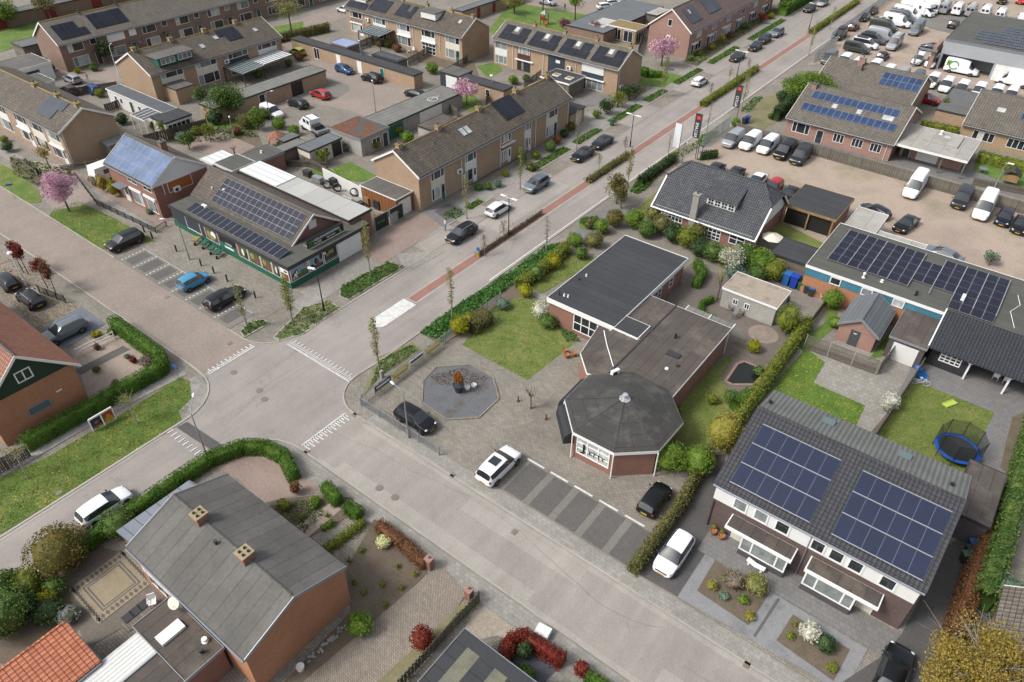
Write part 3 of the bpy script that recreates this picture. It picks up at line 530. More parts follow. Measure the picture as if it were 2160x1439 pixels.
# south side pavement
sheet('pavement',rect(-42,40,21.2,22.85),'sidewalk_tile',1)
PXS=[ # name, material, level, pixels
('grass_verge','verge_grass',2,[(0,1010),(0,1128),(200,1005),(385,888),(408,835),(400,805),(380,795),(280,860),(100,965)]),
('pavement','sidewalk_tile',3,[(400,800),(425,790),(437,815),(432,850),(405,880),(385,890),(378,868),(405,840)]),
('path','sidewalk_tile',3,[(0,970),(130,900),(380,775),(395,790),(240,870),(0,1010)]),
('grass_verge','verge_grass',2,[(0,345),(30,360),(92,412),(85,428),(60,428),(0,395)]),
('grass_verge','verge_grass',2,[(105,455),(112,440),(165,425),(240,460),(330,510),(215,525),(200,520),(110,465)]),
('pavement','sidewalk_tile',1,[(0,330),(180,410),(330,500),(345,490),(200,400),(0,310)]),
('front_yard','pink_paving',2,[(0,280),(130,350),(230,420),(345,480),(355,462),(230,395),(120,340),(0,250)]),
('driveway','klinker',2,[(95,410),(175,395),(215,415),(170,435),(110,445)]),
('front_garden','pink_paving',3,[(250,430),(350,480),(352,462),(262,405)]),
('shop_yard_ground','concrete',1,[(640,360),(830,470),(870,445),(770,400),(690,350)]),
('driveway','pink_paving',2,[(820,480),(890,450),(965,440),(900,500),(800,560),(775,540)]),
('driveway','light_tile',3,[(835,535),(940,530),(870,570),(850,560)]),
('driveway','grey_tile',3,[(888,445),(940,417),(985,445),(935,480)]), ('driveway_insert','dark_paving',4,[(916,447),(945,430),(977,443),(943,466)]),
# clinic
('lawn','lawn_grass',2,[(975,728),(1112,803),(1215,722),(1165,640),(1100,625),(1040,650)]),
('lawn','lawn_grass',2,[(1100,600),(1142,620),(1265,548),(1215,535)]),
('flower_bed','garden_soil',3,[(1150,650),(1195,720),(1225,722),(1190,665)]),
('planting_bed','dry_bed',2,[(765,830),(795,755),(870,722),(890,738),(800,795),(768,835)]),
('planting_bed','garden_soil',1,[(885,700),(1130,545),(1200,505),(1260,470),(1290,490),(1130,620),(930,730)]),
('path','light_tile',3,[(1127,612),(1160,628),(1150,636),(1115,620)]),
('side_garden','lawn_grass',2,[(1385,855),(1555,740),(1570,770),(1530,800),(1545,860),(1490,990),(1440,960),(1420,900)]),
('clinic_patio','brown_paving',1,[(1350,640),(1460,555),(1660,640),(1720,700),(1560,840),(1500,760)]),
('pond_edge','brown_paving',3,[(1518,795),(1545,755),(1560,752),(1625,775),(1640,800),(1590,835),(1540,830)]),
('deck','plank_old',3,[(1525,735),(1560,715),(1610,750),(1565,775)]),
('parking_space','grey_tile',2,[(1205,505),(1240,450),(1350,430),(1290,480),(1260,500)]),
('grass_island','green_grass',3,[(1220,470),(1228,458),(1262,456),(1262,468),(1240,485),(1224,483)]),
# villa and lot
('lawn','lawn_grass',2,[(1328,455),(1390,400),(1400,370),(1375,440),(1370,462),(1335,460)]),
('villa_lawn','lawn_grass',2,[(1600,470),(1640,465),(1740,515),(1720,540),(1640,520)]),
('van_lot','lot_gravel',1,[(1395,360),(1480,310),(1560,275),(1640,300),(2300,460),(2300,800),(1700,560),(1640,400),(1500,400)]),
('planting_bed','dry_bed',2,[(1340,400),(1340,380),(1400,330),(1480,290),(1500,300),(1410,350),(1370,390)]),
('planting_bed','dry_bed',2,[(1560,265),(1600,215),(1660,185),(1710,200),(1640,255),(1600,280),(1565,280)]),
('lot_entrance','light_tile',2,[(1415,350),(1485,255),(1530,235),(1560,265),(1480,320)]),
('grass_island','green_grass',3,[(1470,300),(1478,285),(1510,275),(1517,280),(1490,305),(1478,308)]),
('camper_lot','lot_gravel',1,[(1700,140),(1770,85),(1850,0),(2400,0),(2400,220),(2100,215),(1960,170),(1750,130)]),
('camper_lot_paving','bay_paving',2,[(1940,30),(2000,18),(2160,40),(2200,70),(2000,70),(1960,60),(1935,45)]),
('house_apron','grey_tile',2,[(1640,285),(1880,345),(2160,420),(2160,400),(2050,360),(1880,320),(1660,280)]),
# gardens right
('garden_paving','light_tile',1,[(1640,740),(1880,700),(1920,780),(1850,910),(1790,925),(1620,830)]),
('lawn','dandelion_grass',2,[(1612,838),(1797,917),(1825,856),(1716,808),(1740,765),(1700,735),(1650,790)]),
('lawn','green_grass',2,[(1750,610),(1770,640),(1760,690),(1700,745),(1680,730),(1740,680)]),
('lawn','green_grass',2,[(1885,690),(1900,690),(1870,750),(1830,760)]),
('patio','grey_tile',1,[(1920,770),(1960,700),(2200,800),(2170,1000),(2060,1010),(1870,900)]),
('lawn','lawn_grass',2,[(1842,928),(1918,806),(1957,814),(2097,871),(2032,998),(1985,1000)]),
('flower_bed','garden_soil',3,[(2110,985),(2135,880),(2160,870),(2160,930),(2125,1000)]),
('flower_bed','garden_soil',3,[(1845,925),(1830,920),(1890,850),(1900,852)]),
('lawn','green_grass',2,[(2070,320),(2120,330),(2170,340),(2160,400),(2100,385),(2050,360)]),
# duplex front
('driveway','dark_paving',2,[(1341,1208),(1429,1259),(1510,1150),(1530,960),(1480,960)]),
('gravel_garden','grey_gravel',2,[(1429,1259),(1488,1168),(1830,1370),(1790,1445),(1740,1439)]),
('front_path','grey_tile',3,[(1470,1160),(1510,1100),(1640,1190),(1900,1340),(1862,1383)]),
('garden_path','bay_dark',4,[(1588,1342),(1640,1262),(1645,1265),(1593,1345)]),
('planting_bed','garden_soil',5,[(1470,1247),(1508,1182),(1622,1252),(1578,1320)]),
('planting_bed','garden_soil',5,[(1637,1352),(1672,1297),(1792,1371),(1757,1437)]),
('driveway','dark_paving',2,[(1760,1450),(1862,1383),(1900,1340),(2000,1150),(2080,1100),(2100,1450)]),
# south-west house gardens
('driveway','pink_paving',1,[(455,985),(540,950),(640,960),(690,1010),(660,1040),(560,1060),(500,1010)]),
('front_garden','garden_soil',2,[(560,1060),(660,1045),(745,1050),(745,1085),(640,1140)]),
('front_garden','garden_soil',2,[(730,1200),(790,1095),(900,1180),(900,1210),(720,1390),(640,1439),(600,1439),(740,1290)]),
('path','pink_gravel',3,[(625,1110),(700,1060),(720,1075),(650,1135)]),
('driveway','beige_paving',3,[(640,1439),(900,1215),(935,1195),(985,1250),(960,1290),(790,1445)]),
('verge','dry_bed',2,[(790,1445),(965,1280),(1000,1265),(1010,1275),(850,1439)]),
('yard','sand',1,[(1000,1290),(1060,1260),(1190,1330),(1150,1400),(1050,1340),(960,1360)]),
('driveway','light_tile',2,[(1130,1439),(1190,1380),(1290,1439)]),
('garden_bed','dark_gravel',3,[(1090,1439),(1065,1380),(1110,1340),(1190,1400),(1150,1439)]),
('garden','garden_soil',1,[(0,1270),(40,1225),(200,1150),(270,1170),(170,1280),(180,1320),(60,1400),(0,1400)]),
('patio','brown_paving',2,[(140,1225),(265,1155),(370,1260),(180,1370)]),
('wooden_deck','plank_old',3,[(250,1320),(335,1262),(350,1275),(270,1335)]),
# west house
('driveway','cobble_paving',2,[(0,540),(60,560),(170,655),(85,700),(0,620)]),
('driveway','blue_slab',3,[(88,693),(172,648),(222,683),(140,735)]),
('front_garden','pink_gravel',2,[(150,740),(240,690),(340,770),(190,850)]),
('garden_path','bay_dark',3,[(160,780),(260,730),(275,738),(170,792)]),
# top court
('parking_court','klinker',1,[(530,260),(640,215),(740,235),(810,262),(950,180),(880,200),(870,185),(620,95),(600,100),(640,130),(690,150)]),
('court_island','bay_paving',2,[(690,165),(735,180),(738,190),(712,208),(655,200)]),
('street','klinker',1,[(540,70),(700,18),(750,0),(780,0),(770,20),(600,90)]),
('street','klinker',1,[(100,160),(250,175),(330,160),(620,95),(600,80),(330,135),(130,150)]),
('lawn','green_grass',2,[(0,45),(120,10),(380,0),(460,0),(160,30),(90,50),(75,90),(0,110)]),
('lawn','green_grass',2,[(1030,65),(1080,0),(1110,10),(1240,32),(1170,80),(1060,90)]),
('street','klinker',1,[(1090,0),(1130,18),(1235,32),(1330,-5)]),
('lawn','green_grass',2,[(1350,140),(1440,160),(1400,185),(1350,180)]),
('lawn','green_grass',2,[(700,355),(740,342),(795,372),(775,385),(720,380)]),('lawn','green_grass',2,[(1005,140),(1050,130),(1060,150),(1030,165)]),
('lawn','green_grass',2,[(640,360),(690,350),(740,395),(700,385)]),
('lawn','green_grass',2,[(930,205),(1000,200),(1020,225),(1000,240)]),('garden_lawn','green_grass',2,[(400,260),(520,240),(545,280),(480,290)]),
('garden_ground','garden_soil',2,[(350,300),(420,270),(540,275),(560,320),(480,330),(420,310)]),('patio','pink_paving',3,[(400,290),(470,280),(540,310),(500,330),(440,325),(405,318)]),
('garden','garden_soil',1,[(20,330),(150,360),(90,400),(30,370)]),('garden','sand',2,[(70,340),(150,350),(140,368),(80,362)]),
('patio','light_tile',2,[(560,340),(660,330),(690,345),(640,358)]),('garden','garden_soil',1,[(850,360),(980,330),(1190,235),(1250,240),(1000,390),(900,400)]),
('garden','garden_soil',1,[(1440,130),(1620,20),(1660,15),(1470,140)]),('garden','garden_soil',1,[(750,70),(880,130),(1010,160),(1000,130),(900,110),(770,50)]),
('patio','grey_tile',2,[(1195,205),(1235,190),(1290,205),(1270,222),(1215,225)]),('lawn','green_grass',2,[(560,60),(640,45),(640,60),(590,75)]),
('pavement','sidewalk_tile',2,[(1180,270),(1240,235),(1290,262),(1240,290)]),
]
for nm,mt,lv,pts in PXS: sheet(nm,pts,mt,lv,px=True)
# grass strips in the far verge of the main road and near side
GS=[((-55.1,-53.4),(55.8,56.8)),((-58,-55.4),(40.4,46.5)),((-57.6,-55.1),(60.8,63.2)),((-56.6,-55.3),(64,67)),((-57,-55.4),(78,88)),((-57,-55.4),(90,97)),((-57,-55.4),(100.5,110)),((-57,-55.4),(112,119)),((-57,-55.4),(123,133)),((-57,-55.4),(137,150)),((-57,-55.4),(156,175))]
for i,(a,b) in enumerate(GS[2:]):
    sheet('planting_strip',rect(a[0],a[1],*b),'dry_bed',2); scatter(rect(a[0]+.1,a[1]-.1,b[0]+.1,b[1]-.1),int(90*(b[1]-b[0])),.28,'leaf_ground','low green ground cover along the far pavement',h=.25,seed=40+i)
for i,pp in enumerate([[(717,625),(720,605),(820,552),(850,565),(735,633)],[(578,712),(640,650),(690,635),(718,650),(640,705),(590,720)],[(508,700),(525,682),(555,675),(567,683),(515,712)]]):
    P=[G(*q) for q in pp]; sheet('planting_bed',[(q.x,q.y) for q in P],'dry_bed',2); kerb([(q.x,q.y) for q in P+P[:1]],h=.08)
    scatter([(q.x,q.y) for q in P],[2600,900,350][i],.2,'leaf_ground','low green plants in the kerbed bed by the shop',h=.3,seed=60+i)
P=[G(*q) for q in [(885,702),(950,655),(1080,572),(1150,520),(1200,512),(1195,530),(1100,590),(1010,650),(930,722)]]; scatter([(q.x,q.y) for q in P],9000,.24,'leaf_ivy','dense ivy ground cover along the near side of the main road',h=.45,seed=71)
P=[G(*q) for q in [(1328,405),(1345,378),(1385,365),(1370,395),(1345,410)]]; scatter([(q.x,q.y) for q in P],1500,.25,'leaf_ground','green ground cover beside the villa hedge',h=.35,seed=72)
for i,pp in enumerate([[(1222,470),(1230,460),(1262,457),(1260,468),(1240,483)],[(1474,300),(1480,287),(1510,278),(1514,282),(1488,304)],[(1560,235),(1590,205),(1610,205),(1580,240)]]):
    P=[G(*q) for q in pp]; scatter([(q.x,q.y) for q in P],500,.25,'leaf_ground','green ground cover on a small island by the lot entrance',h=.3,seed=80+i)
P=[G(*q) for q in [(775,828),(800,760),(865,728),(885,738),(800,795)]]; scatter([(q.x,q.y) for q in P],1300,.16,'leaf_ground','patchy green plants in the bed by the clinic railing',h=.15,seed=90)
P=[G(*q) for q in [(1155,655),(1195,722),(1222,720),(1190,668)]]; scatter([(q.x,q.y) for q in P],700,.2,'leaf_ground','green plants in the clinic flower bed',h=.3,seed=91)
P=[G(*q) for q in [(850,1439),(960,1300),(1005,1262),(1010,1272),(900,1385)]]; scatter([(q.x,q.y) for q in P],1500,.13,'leaf_ground','weeds beside the plank fence',h=.12,seed=92)
P=[G(*q) for q in [(570,1070),(640,1055),(690,1080),(640,1130)]]; scatter([(q.x,q.y) for q in P],700,.16,'leaf_mid','low mixed plants in the corner garden',h=.3,seed=93)
P=[G(*q) for q in [(1345,400),(1400,335),(1480,292),(1495,300),(1410,350),(1370,392)]]; scatter([(q.x,q.y) for q in P],900,.25,'leaf_olive','dry tufted plants in the bed beside the lot',h=.2,seed=94)
for i,pp in enumerate([[(850,360),(980,330),(1190,235),(1240,240),(1000,385),(900,400)],[(1440,130),(1620,20),(1650,18),(1470,140)],[(20,330),(150,360),(90,400),(30,370)],[(350,300),(420,272),(520,270),(545,290),(420,300)]]):
    P=[G(*q) for q in pp]; scatter([(q.x,q.y) for q in P],[1500,1200,500,700][i],.35,'leaf_mid',['mixed green planting in the gardens along the main road','mixed green planting in the far front gardens','mixed green planting in the corner garden at the left','mixed green planting in the garden behind the shop'][i],h=.5,seed=100+i)

for i,(pp,n_,lb) in enumerate((([(0,1010),(0,1128),(200,1005),(385,888),(408,835),(400,805),(380,795),(280,860),(100,965)],15000,'short grass on the long verge at the left'),([(975,728),(1112,803),(1215,722),(1165,640),(1100,625),(1040,650)],9000,'short grass on the clinic lawn'),([(1612,838),(1797,917),(1825,856),(1716,808),(1740,765),(1700,735),(1650,790)],6000,'short grass on the dandelion lawn'),([(1842,928),(1918,806),(1957,814),(2097,871),(2032,998),(1985,1000)],9000,'short grass on the trampoline lawn'),([(105,455),(112,440),(165,425),(240,460),(330,510),(215,525),(200,520),(110,465)],6000,'short grass around the pink cherry'),([(1385,855),(1555,740),(1570,770),(1530,800),(1545,860),(1490,990),(1440,960),(1420,900)],5000,'short grass beside the octagon'),([(1100,600),(1142,620),(1265,548),(1215,535)],2500,'short grass on the small clinic lawn'))):
    P=[G(*q) for q in pp]; scatter([(q.x,q.y) for q in P],n_,.1,'leaf_grass',lb,name='lawn_grass',h=.05,seed=200+i)
# ---------------------------------------------------------------- buildings (world aligned: x to the lower right, y along the main road)
MESHC={}
class B:
    def __init__(s,name,label,cat,x0,x1,y0,y1,group=None):
        s.r=empty(name,(x0,y0,0),label,cat,group); s.x0,s.x1,s.y0,s.y1=x0,x1,y0,y1; s.W=x1-x0; s.D=y1-y0
        s.fr={'S':((0,0,0),(1,0),(0,-1)),'E':((s.W,0,0),(0,1),(1,0))}; s.sl={}; s.rf=None; s.k=0
    def walls(s,z,mat,z0=0,inset=0):
        mb=MB().box(inset,s.W-inset,inset,s.D-inset,z0,z); s.w=mb.build('wall',mat,s.r); return s
    def gable(s,ax,ze,zr,wall,roof,oh=.35,og=.2,verge='verge_white',ridge='ridge_grey',zb=0,rid=None,zback=None,backmat=None,gmat=None,gut='zinc'):
        "ax: ridge direction; front slope faces S (ax x) or E (ax y)"
        L,Dp=(s.W,s.D) if ax=='x' else (s.D,s.W); rid=Dp/2 if rid is None else rid; zback=ze if zback is None else zback
        # local 2D: (t along ridge, p depth from front)
        T=(lambda t,p,z:(t,p,z)) if ax=='x' else (lambda t,p,z:(s.W-p,t,z))
        mb=MB(); prof=[(0,zb),(Dp,zb),(Dp,zback),(rid,zr),(0,ze)]
        a=[T(0,p,z) for p,z in prof]; b=[T(L,p,z) for p,z in prof]
        gi=1 if gmat else 0
        if ax=='x': mb.face(a[::-1]); mb.face(b)
        else: mb.face(a[::-1]); mb.face(b)
        for i in range(5):
            j=(i+1)%5; mb.face([a[i],a[j],b[j],b[i]])
        bm_fix(mb); s.w=mb.build('wall',wall,s.r)
        th=.16; rb=MB(); vbs={-og:MB(),L+og:MB()}; sf=(zr-ze)/rid; sb=(zr-zback)/(Dp-rid)
        for (p0,z0,p1,z1,m) in ((-oh,ze-sf*oh,rid,zr,0),(Dp+oh,zback-sb*oh,rid,zr,1)):
            q=[T(-og,p0,z0+.02),T(L+og,p0,z0+.02),T(L+og,p1,z1+.02),T(-og,p1,z1+.02)]
            rb.poly8(q+[(x,y,z+th) for x,y,z in q],1 if (m and backmat) else 0)
            for t in (-og,L+og):
                e=.05 if t>0 else -.05
                q=[T(t,p0,z0-.08),T(t+e,p0,z0-.08),T(t+e,p1,z1-.08),T(t,p1,z1-.08)]
                vbs[t].poly8(q+[(x,y,z+.3) for x,y,z in q])
        bm_fix(rb); [bm_fix(v) for v in vbs.values()]
        s.rf=rb.build('roof',[roof]+([backmat] if backmat else []),s.r)
        [v.build('verge_board',verge,s.r) for v in vbs.values()]
        rg=MB(); 
        for i in range(int((L+2*og)/.4)):
            t=-og+i*.4; rg.tube(T(t,rid,zr+th-.02),T(t+.39,rid,zr+th-.02),.13,.11,6)
        rg.build('ridge_tiles',ridge,s.r)
        g=MB(); p=-oh-.07; z=ze-sf*oh; g.tube(T(-og,p,z),T(L+og,p,z),.08,n=6); g.build('gutter',gut,s.r)
        c=math.sqrt(1+sf*sf); n=Vector(T(0,-sf/c,0))-Vector(T(0,0,0)); n.z=1/c
        s.sl['F']=(Vector(T(0,-oh,ze-sf*oh+.02+th)),(Vector(T(1,0,0))-Vector(T(0,0,0))),(Vector(T(0,1/c,0))-Vector(T(0,0,0))+Vector((0,0,sf/c))),n.normalized())
        s.sllen=math.hypot(rid+oh,(rid+oh)*sf); return s
    def flat(s,z,mat,fmat='verge_white',fh=.22,oh=.12,lip=.04,z0=0):
        mb=MB().box(-oh+.04,s.W+oh-.04,-oh+.04,s.D+oh-.04,z-.12,z); s.rf=mb.build('roof',mat,s.r)
        mb=MB(); a,b,c,d=-oh,s.W+oh,-oh,s.D+oh; t=.045
        mb.box(a,b,c,c+t,z-fh,z+lip); mb.box(a,b,d-t,d,z-fh,z+lip); mb.box(a,a+t,c+t,d-t,z-fh,z+lip); mb.box(b-t,b,c+t,d-t,z-fh,z+lip)
        mb.build('fascia',fmat,s.r); s.zf=z; return s
    def win(s,f,u,z,w,h,cols=2,rows=1,fm='white_frame',pm='glass_dark',name='window',t=.07,d=.05,sill=None,split=None,lower=None):
        fr=f if isinstance(f,tuple) else s.fr[f]; mb=MB()
        cs=[0]+([w*i/cols for i in range(1,cols)] if isinstance(cols,int) else [w*c for c in cols])+[w]
        for i,c in enumerate(cs): mb.fbox(fr,u+c-(t if i==len(cs)-1 else t/2 if i else 0),u+c+(t if i==0 else t/2 if i<len(cs)-1 else 0),z,z+h,-.02,d)
        for i in range(rows+1):
            zz=z+(h-t)*i/rows
            for a,b in zip(cs[:-1],cs[1:]): mb.fbox(fr,u+a+(t if a==0 else t/2),u+b-(t if b==w else t/2),zz,zz+t,-.02,d-.004)
        if sill: mb.fbox(fr,u-.06,u+w+.06,z-.08,z,-.02,d+.08)
        o=mb.build(name,fm,s.r); pb=MB(); pms=pm if isinstance(pm,(list,tuple)) else [pm]
        for i,(a,b) in enumerate(zip(cs[:-1],cs[1:])): pb.fbox(fr,u+a+t*.5,u+b-t*.5,z+t*.5,z+h-t*.5,-.01,.012,i%len(pms))
        pb.build('pane',list(pms),o); return o
    def slab(s,f,u0,u1,z0,z1,mat,name='facade_panel',d=.03,d0=-.02,parent=None):
        fr=f if isinstance(f,tuple) else s.fr[f]; return MB().fbox(fr,u0,u1,z0,z1,d0,d).build(name,mat,parent or s.r)
    def door(s,f,u,w,h,mat,glass=False,frame='white_frame',z=0):
        fr=f if isinstance(f,tuple) else s.fr[f]; mb=MB().fbox(fr,u-.06,u,z,z+h+.06,-.02,.05).fbox(fr,u+w,u+w+.06,z,z+h+.06,-.02,.05).fbox(fr,u,u+w,z+h,z+h+.06,-.02,.05)
        o=MB().fbox(fr,u,u+w,z+.02,z+h,-.02,.025).build('door',mat,s.r); mb.build('door_frame',frame,o)
        if glass: MB().fbox(fr,u+.2*w,u+.8*w,z+h*.45,z+h*.9,0,.032).build('pane','glass_dark',o)
        MB().fbox(fr,u+w*.82,u+w*.9,z+1.0,z+1.06,0,.07).build('handle','alu',o); return o
    def roofpt(s,u,v,d=0):
        o,a,b,n=s.sl['F']; return o+a*u+b*v+n*d
    def onroof(s,mb_or_mesh,name,mats,u,v,d=0,parent=None):
        o,a,b,n=s.sl['F']; me=mb_or_mesh if isinstance(mb_or_mesh,bpy.types.Mesh) else mb_or_mesh.mesh(name,mats if isinstance(mats,list) else [mats])
        x=bpy.data.objects.new(name,me); COL.objects.link(x); x.parent=parent or s.r
        x.matrix_local=Matrix.Translation(s.roofpt(u,v,d))@Matrix((a,b,n)).transposed().to_4x4(); return x
    def solar(s,u,v,nx,ny,pw=1.0,ph=1.65,gap=.02,mat='solar_blue',rim='alu',skip=(),vg=None,d=.06):
        me=panelmesh(pw,ph,mat,rim); vg=gap if vg is None else vg
        for j in range(ny):
            for i in range(nx):
                if (i,j) in skip: continue
                s.onroof(me,'solar_panel',None,u+i*(pw+gap),v+j*(ph+vg),d)
        return s
    def skylight(s,u,v,w=.7,h=1.0):
        x=s.onroof(MB().box(-.07,w+.07,-.07,h+.07,-.02,.07),'skylight','zinc',u,v); s.onroof(MB().box(0,w,0,h,.05,.085),'pane','glass_blind',u,v,0,x).matrix_parent_inverse=Matrix(); 
        p=[c for c in x.children if False]; y=x.children[0]; y.matrix_local=Matrix(); return s
    def chimney(s,x,y,z0,z1,w=.7,l=.5,mat='brick_tan',cap='ridge_lichen',pots=0):
        o=MB().box(x-w/2,x+w/2,y-l/2,y+l/2,z0,z1).build('chimney',mat,s.rf if s.rf else s.r)
        MB().box(x-w/2-.08,x+w/2+.08,y-l/2-.08,y+l/2+.08,z1,z1+.1).build('chimney_cap',cap,s.r)
        if pots:
            mb=MB()
            for i in range(pots): mb.lathe([(.1,0),(.09,.12),(.05,.12)],(x-w*.25+w*.5*(i%2),y-l*.25+l*.5*(i//2),z1+.1),8)
            mb.build('chimney_pot','black_metal',s.r)
        else: MB().lathe([(.1,0),(.1,.3),(.13,.32),(.13,.4)],(x,y,z1+.1),8).build('chimney_pot','dark_gravel',s.r)
        return s
    def vent(s,x,y,z,h=.4,r=.09,mat='black_metal',name='roof_vent'):
        MB().lathe([(r*1.9,0),(r*1.9,.03),(r,.05),(r,h*.75),(r*1.6,h*.78),(r*1.5,h)],(x,y,z),9).build(name,mat,s.rf or s.r); return s
    def pipe(s,f,u,z0,z1,mat='verge_white',d=.08):
        fr=s.fr[f]; o,a,n=fr; p=(o[0]+a[0]*u+n[0]*d,o[1]+a[1]*u+n[1]*d); MB().tube((*p,z0),(*p,z1),.045,n=6).build('downpipe',mat,s.r); return s
    def aircon(s,x,y,z,rz=0,mat='white_frame'):
        mb=MB().box(-.42,.42,-.16,.16,0,.62); o=mb.build('air_conditioner',mat,s.r,(x,y,z),(0,0,rz)); MB().tube((-.1,-.165,.31),(-.1,-.18,.31),.24,n=14).build('fan_grille','dark_trim',o)
        return s
def bm_fix(mb):
    "make face normals consistent and outward"
    bm=bmesh.new(); vs=[bm.verts.new(v) for v in mb.v]; bm.verts.ensure_lookup_table(); fl=bm.faces.layers.int.new('i')
    for i,f in enumerate(mb.f):
        q=bm.faces.new([vs[k] for k in f]); q[fl]=mb.m[i]
    bmesh.ops.remove_doubles(bm,verts=bm.verts,dist=1e-5); bmesh.ops.recalc_face_normals(bm,faces=bm.faces); bm.verts.index_update()
    mb.v=[tuple(v.co) for v in bm.verts]; mb.f=[tuple(v.index for v in f.verts) for f in bm.faces]; mb.m=[f[fl] for f in bm.faces]; bm.free(); return mb
def panelmesh(pw,ph,mat,rim='alu'):
    k=('pan',pw,ph,mat,rim)
    if k not in MESHC:
        mb=MB().box(0,pw,0,ph,0,.035,0); mb.face([(.017,.017,.037),(pw-.017,.017,.037),(pw-.017,ph-.017,.037),(.017,ph-.017,.037)],1,[(0,0),(1,0),(1,1),(0,1)])
        MESHC[k]=mb.mesh('solar_panel',[rim,mat])
    return MESHC[k]
CUR=['glass_dark','glass_curtain','glass_dark','glass_blind']
def unit_panel(b,f,u,w,panel,style=0,rg=random,door=None,awn=None,ze=5):
    "facade bay of a terraced house: ground-floor window, panel, first-floor window"
    pm=lambda:[rg.choice(CUR),rg.choice(CUR)]
    b.slab(f,u,u+w,2.35,3.35,panel); b.win(f,u,3.35,w,1.25,(.22,.72),1,pm=pm()+['glass_dark'],t=.09)
    if door is None: b.win(f,u,.55,w,1.75,(.25,.75),1,pm=pm()+['glass_dark'],t=.09)
    elif door=='wide': b.win(f,u,.15,w,2.15,4,3,pm=['glass_dark'],t=.08)
    else:
        b.win(f,u,.55,w*.66,1.75,(.3,),1,pm=pm(),t=.09); b.door(f,u+w*.72,w*.26,2.25,door,True)
    if awn: b.slab(f,u-.1,u+w+.1,2.3,2.5,awn,'sun_awning',.28)
rg=random.Random(5)
# -- terrace T6, beside the main road
b=B('terraced_house','tan brick terraced row of four houses with lichened brown roof beside the parking lane','building',-68.1,-60.2,59.8,94.0)
b.gable('y',5.0,7.3,'brick_tan','tile_brown',ridge='ridge_lichen')
for i,(y,w,pn,dr,) in enumerate([(2.2,2.6,'cream_panel','teal_paint'),(9.0,2.4,'white_wall','white_frame'),(17.0,2.2,'brick_red','white_frame'),(22.5,1.6,'white_wall','white_frame'),(28.0,3.0,'cream_panel','teal_paint')]):
    unit_panel(b,'E',y,w,pn,rg=rg,door=dr)
for y in (8.2,16.6,25.2,33.8): b.pipe('E',y,0,4.8)
b.slab('E',16.6,19.8,3.05,3.12,'verge_white','door_canopy',.5)
b.solar(19.5,1.6,4,2,1.1,1.75,.02,'solar_black','dark_trim'); b.skylight(11.0,2.4,.7,1.2).skylight(12.0,2.4,.7,1.2)
for y in (.5,8.3,16.8,25.4,33.4): b.chimney(3.95,y if y>1 else .9,6.9,7.9,.6,.7)
b.aircon(3.2,-.25,1.6); b.aircon(7.9+.25,7.6,2.6,R(90))
for u,v in ((6,3.3),(22,.9),(14,1),(28,2)): b.onroof(MB().lathe([(.06,0),(.06,.3),(.1,.32)],n=7),'roof_vent','dark_trim',u,v)
# -- terrace T5
b=B('terraced_house','tan brick terrace whose four roofs carry black solar panels with skylights','building',-88.6,-61.4,110.7,118.9)
b.gable('x',4.75,7.0,'brick_tan','tile_old',ridge='ridge_lichen')
for i in range(4):
    u=.9+i*6.8; m='solar_black'
    b.solar(u,.5,6,1,.98,1.7,.0,m,'dark_trim'); b.solar(u,2.3,2,1,.98,1.7,0,m,'dark_trim'); b.solar(u+3.7,2.3,2,1,.98,1.7,0,m,'dark_trim'); b.skylight(u+2.35,2.8,.8,1.1)
    b.chimney(u+5.6,4.1,6.6,7.6,.6,.55)
b.win('S',.3,3.1,2.9,1.3,2,pm='glass_curtain'); b.slab('S',.3,3.2,1.95,3.1,'white_wall'); b.win('S',.3,.4,2.9,1.5,(.3,.7),pm='glass_curtain')
b.slab('S',5.6,8.6,2.1,3.1,'brown_frame'); b.win('S',5.6,3.1,3.0,1.4,(.25,.5,.85),fm='brown_frame',pm='glass_blind'); b.win('S',5.6,.1,3.0,2.0,(.3,.5),fm='brown_frame',pm=['glass_dark','glass_curtain'])
b.slab('S',5.2,9.3,2.0,2.15,'white_frame','sun_awning',.3)
b.slab('S',12.6,16.2,.9,4.5,'slate_blue','roller_shutter',.05); b.slab('S',14.3,15.2,3.2,3.7,'white_frame','window_screen',.08)
b.slab('S',19.9,24.4,3.0,4.5,'white_wall','sun_awning',.1); b.slab('S',19.9,24.4,2.1,3.0,'slate_blue'); b.slab('S',19.6,24.7,1.95,2.1,'white_frame','sun_awning',.35); b.win('S',21,.2,3.4,1.75,3,pm='glass_curtain'); b.door('S',20.1,.8,2.0,'brown_frame')
b.win('E',6.6,.8,.1,.1,1); b.pipe('E',.4,0,4.6); b.aircon(27.2+.3,1.0,1.2,R(90)); b.aircon(17.3,-.25,2.6)
for u in (4.6,11.6,18.6): b.pipe('S',u,0,4.5)
# -- T5 extension, shed
b=B('garden_extension','flat black roofed lean-to with two roof lights behind the solar terrace','building',-73,-67.2,104.4,109.2)
b.walls(2.6,'plank_grey'); b.flat(2.75,'felt_black','verge_white',.25,.2)
for x,y in ((1.2,2),(3.9,2)): o=MB().box(x,x+1.2,y-.5,y+.7,2.75,2.9).build('roof_light','verge_white',b.r); MB().box(x+.15,x+1.05,y-.35,y+.55,2.9,2.92).build('pane','plank_yellow',o)
b.win('S',.4,.3,3.6,2.0,3,pm='glass_dark',fm='dark_trim')
b=B('brick_shed','small brick shed with flat black roof beside the terrace row end','shed',-64.1,-60,94.2,98.3); b.walls(2.3,'brick_beige'); b.flat(2.4,'felt_black','dark_trim',.15,.15); b.slab('E',1.6,3.2,.1,2.1,'cream_panel','garage_door')
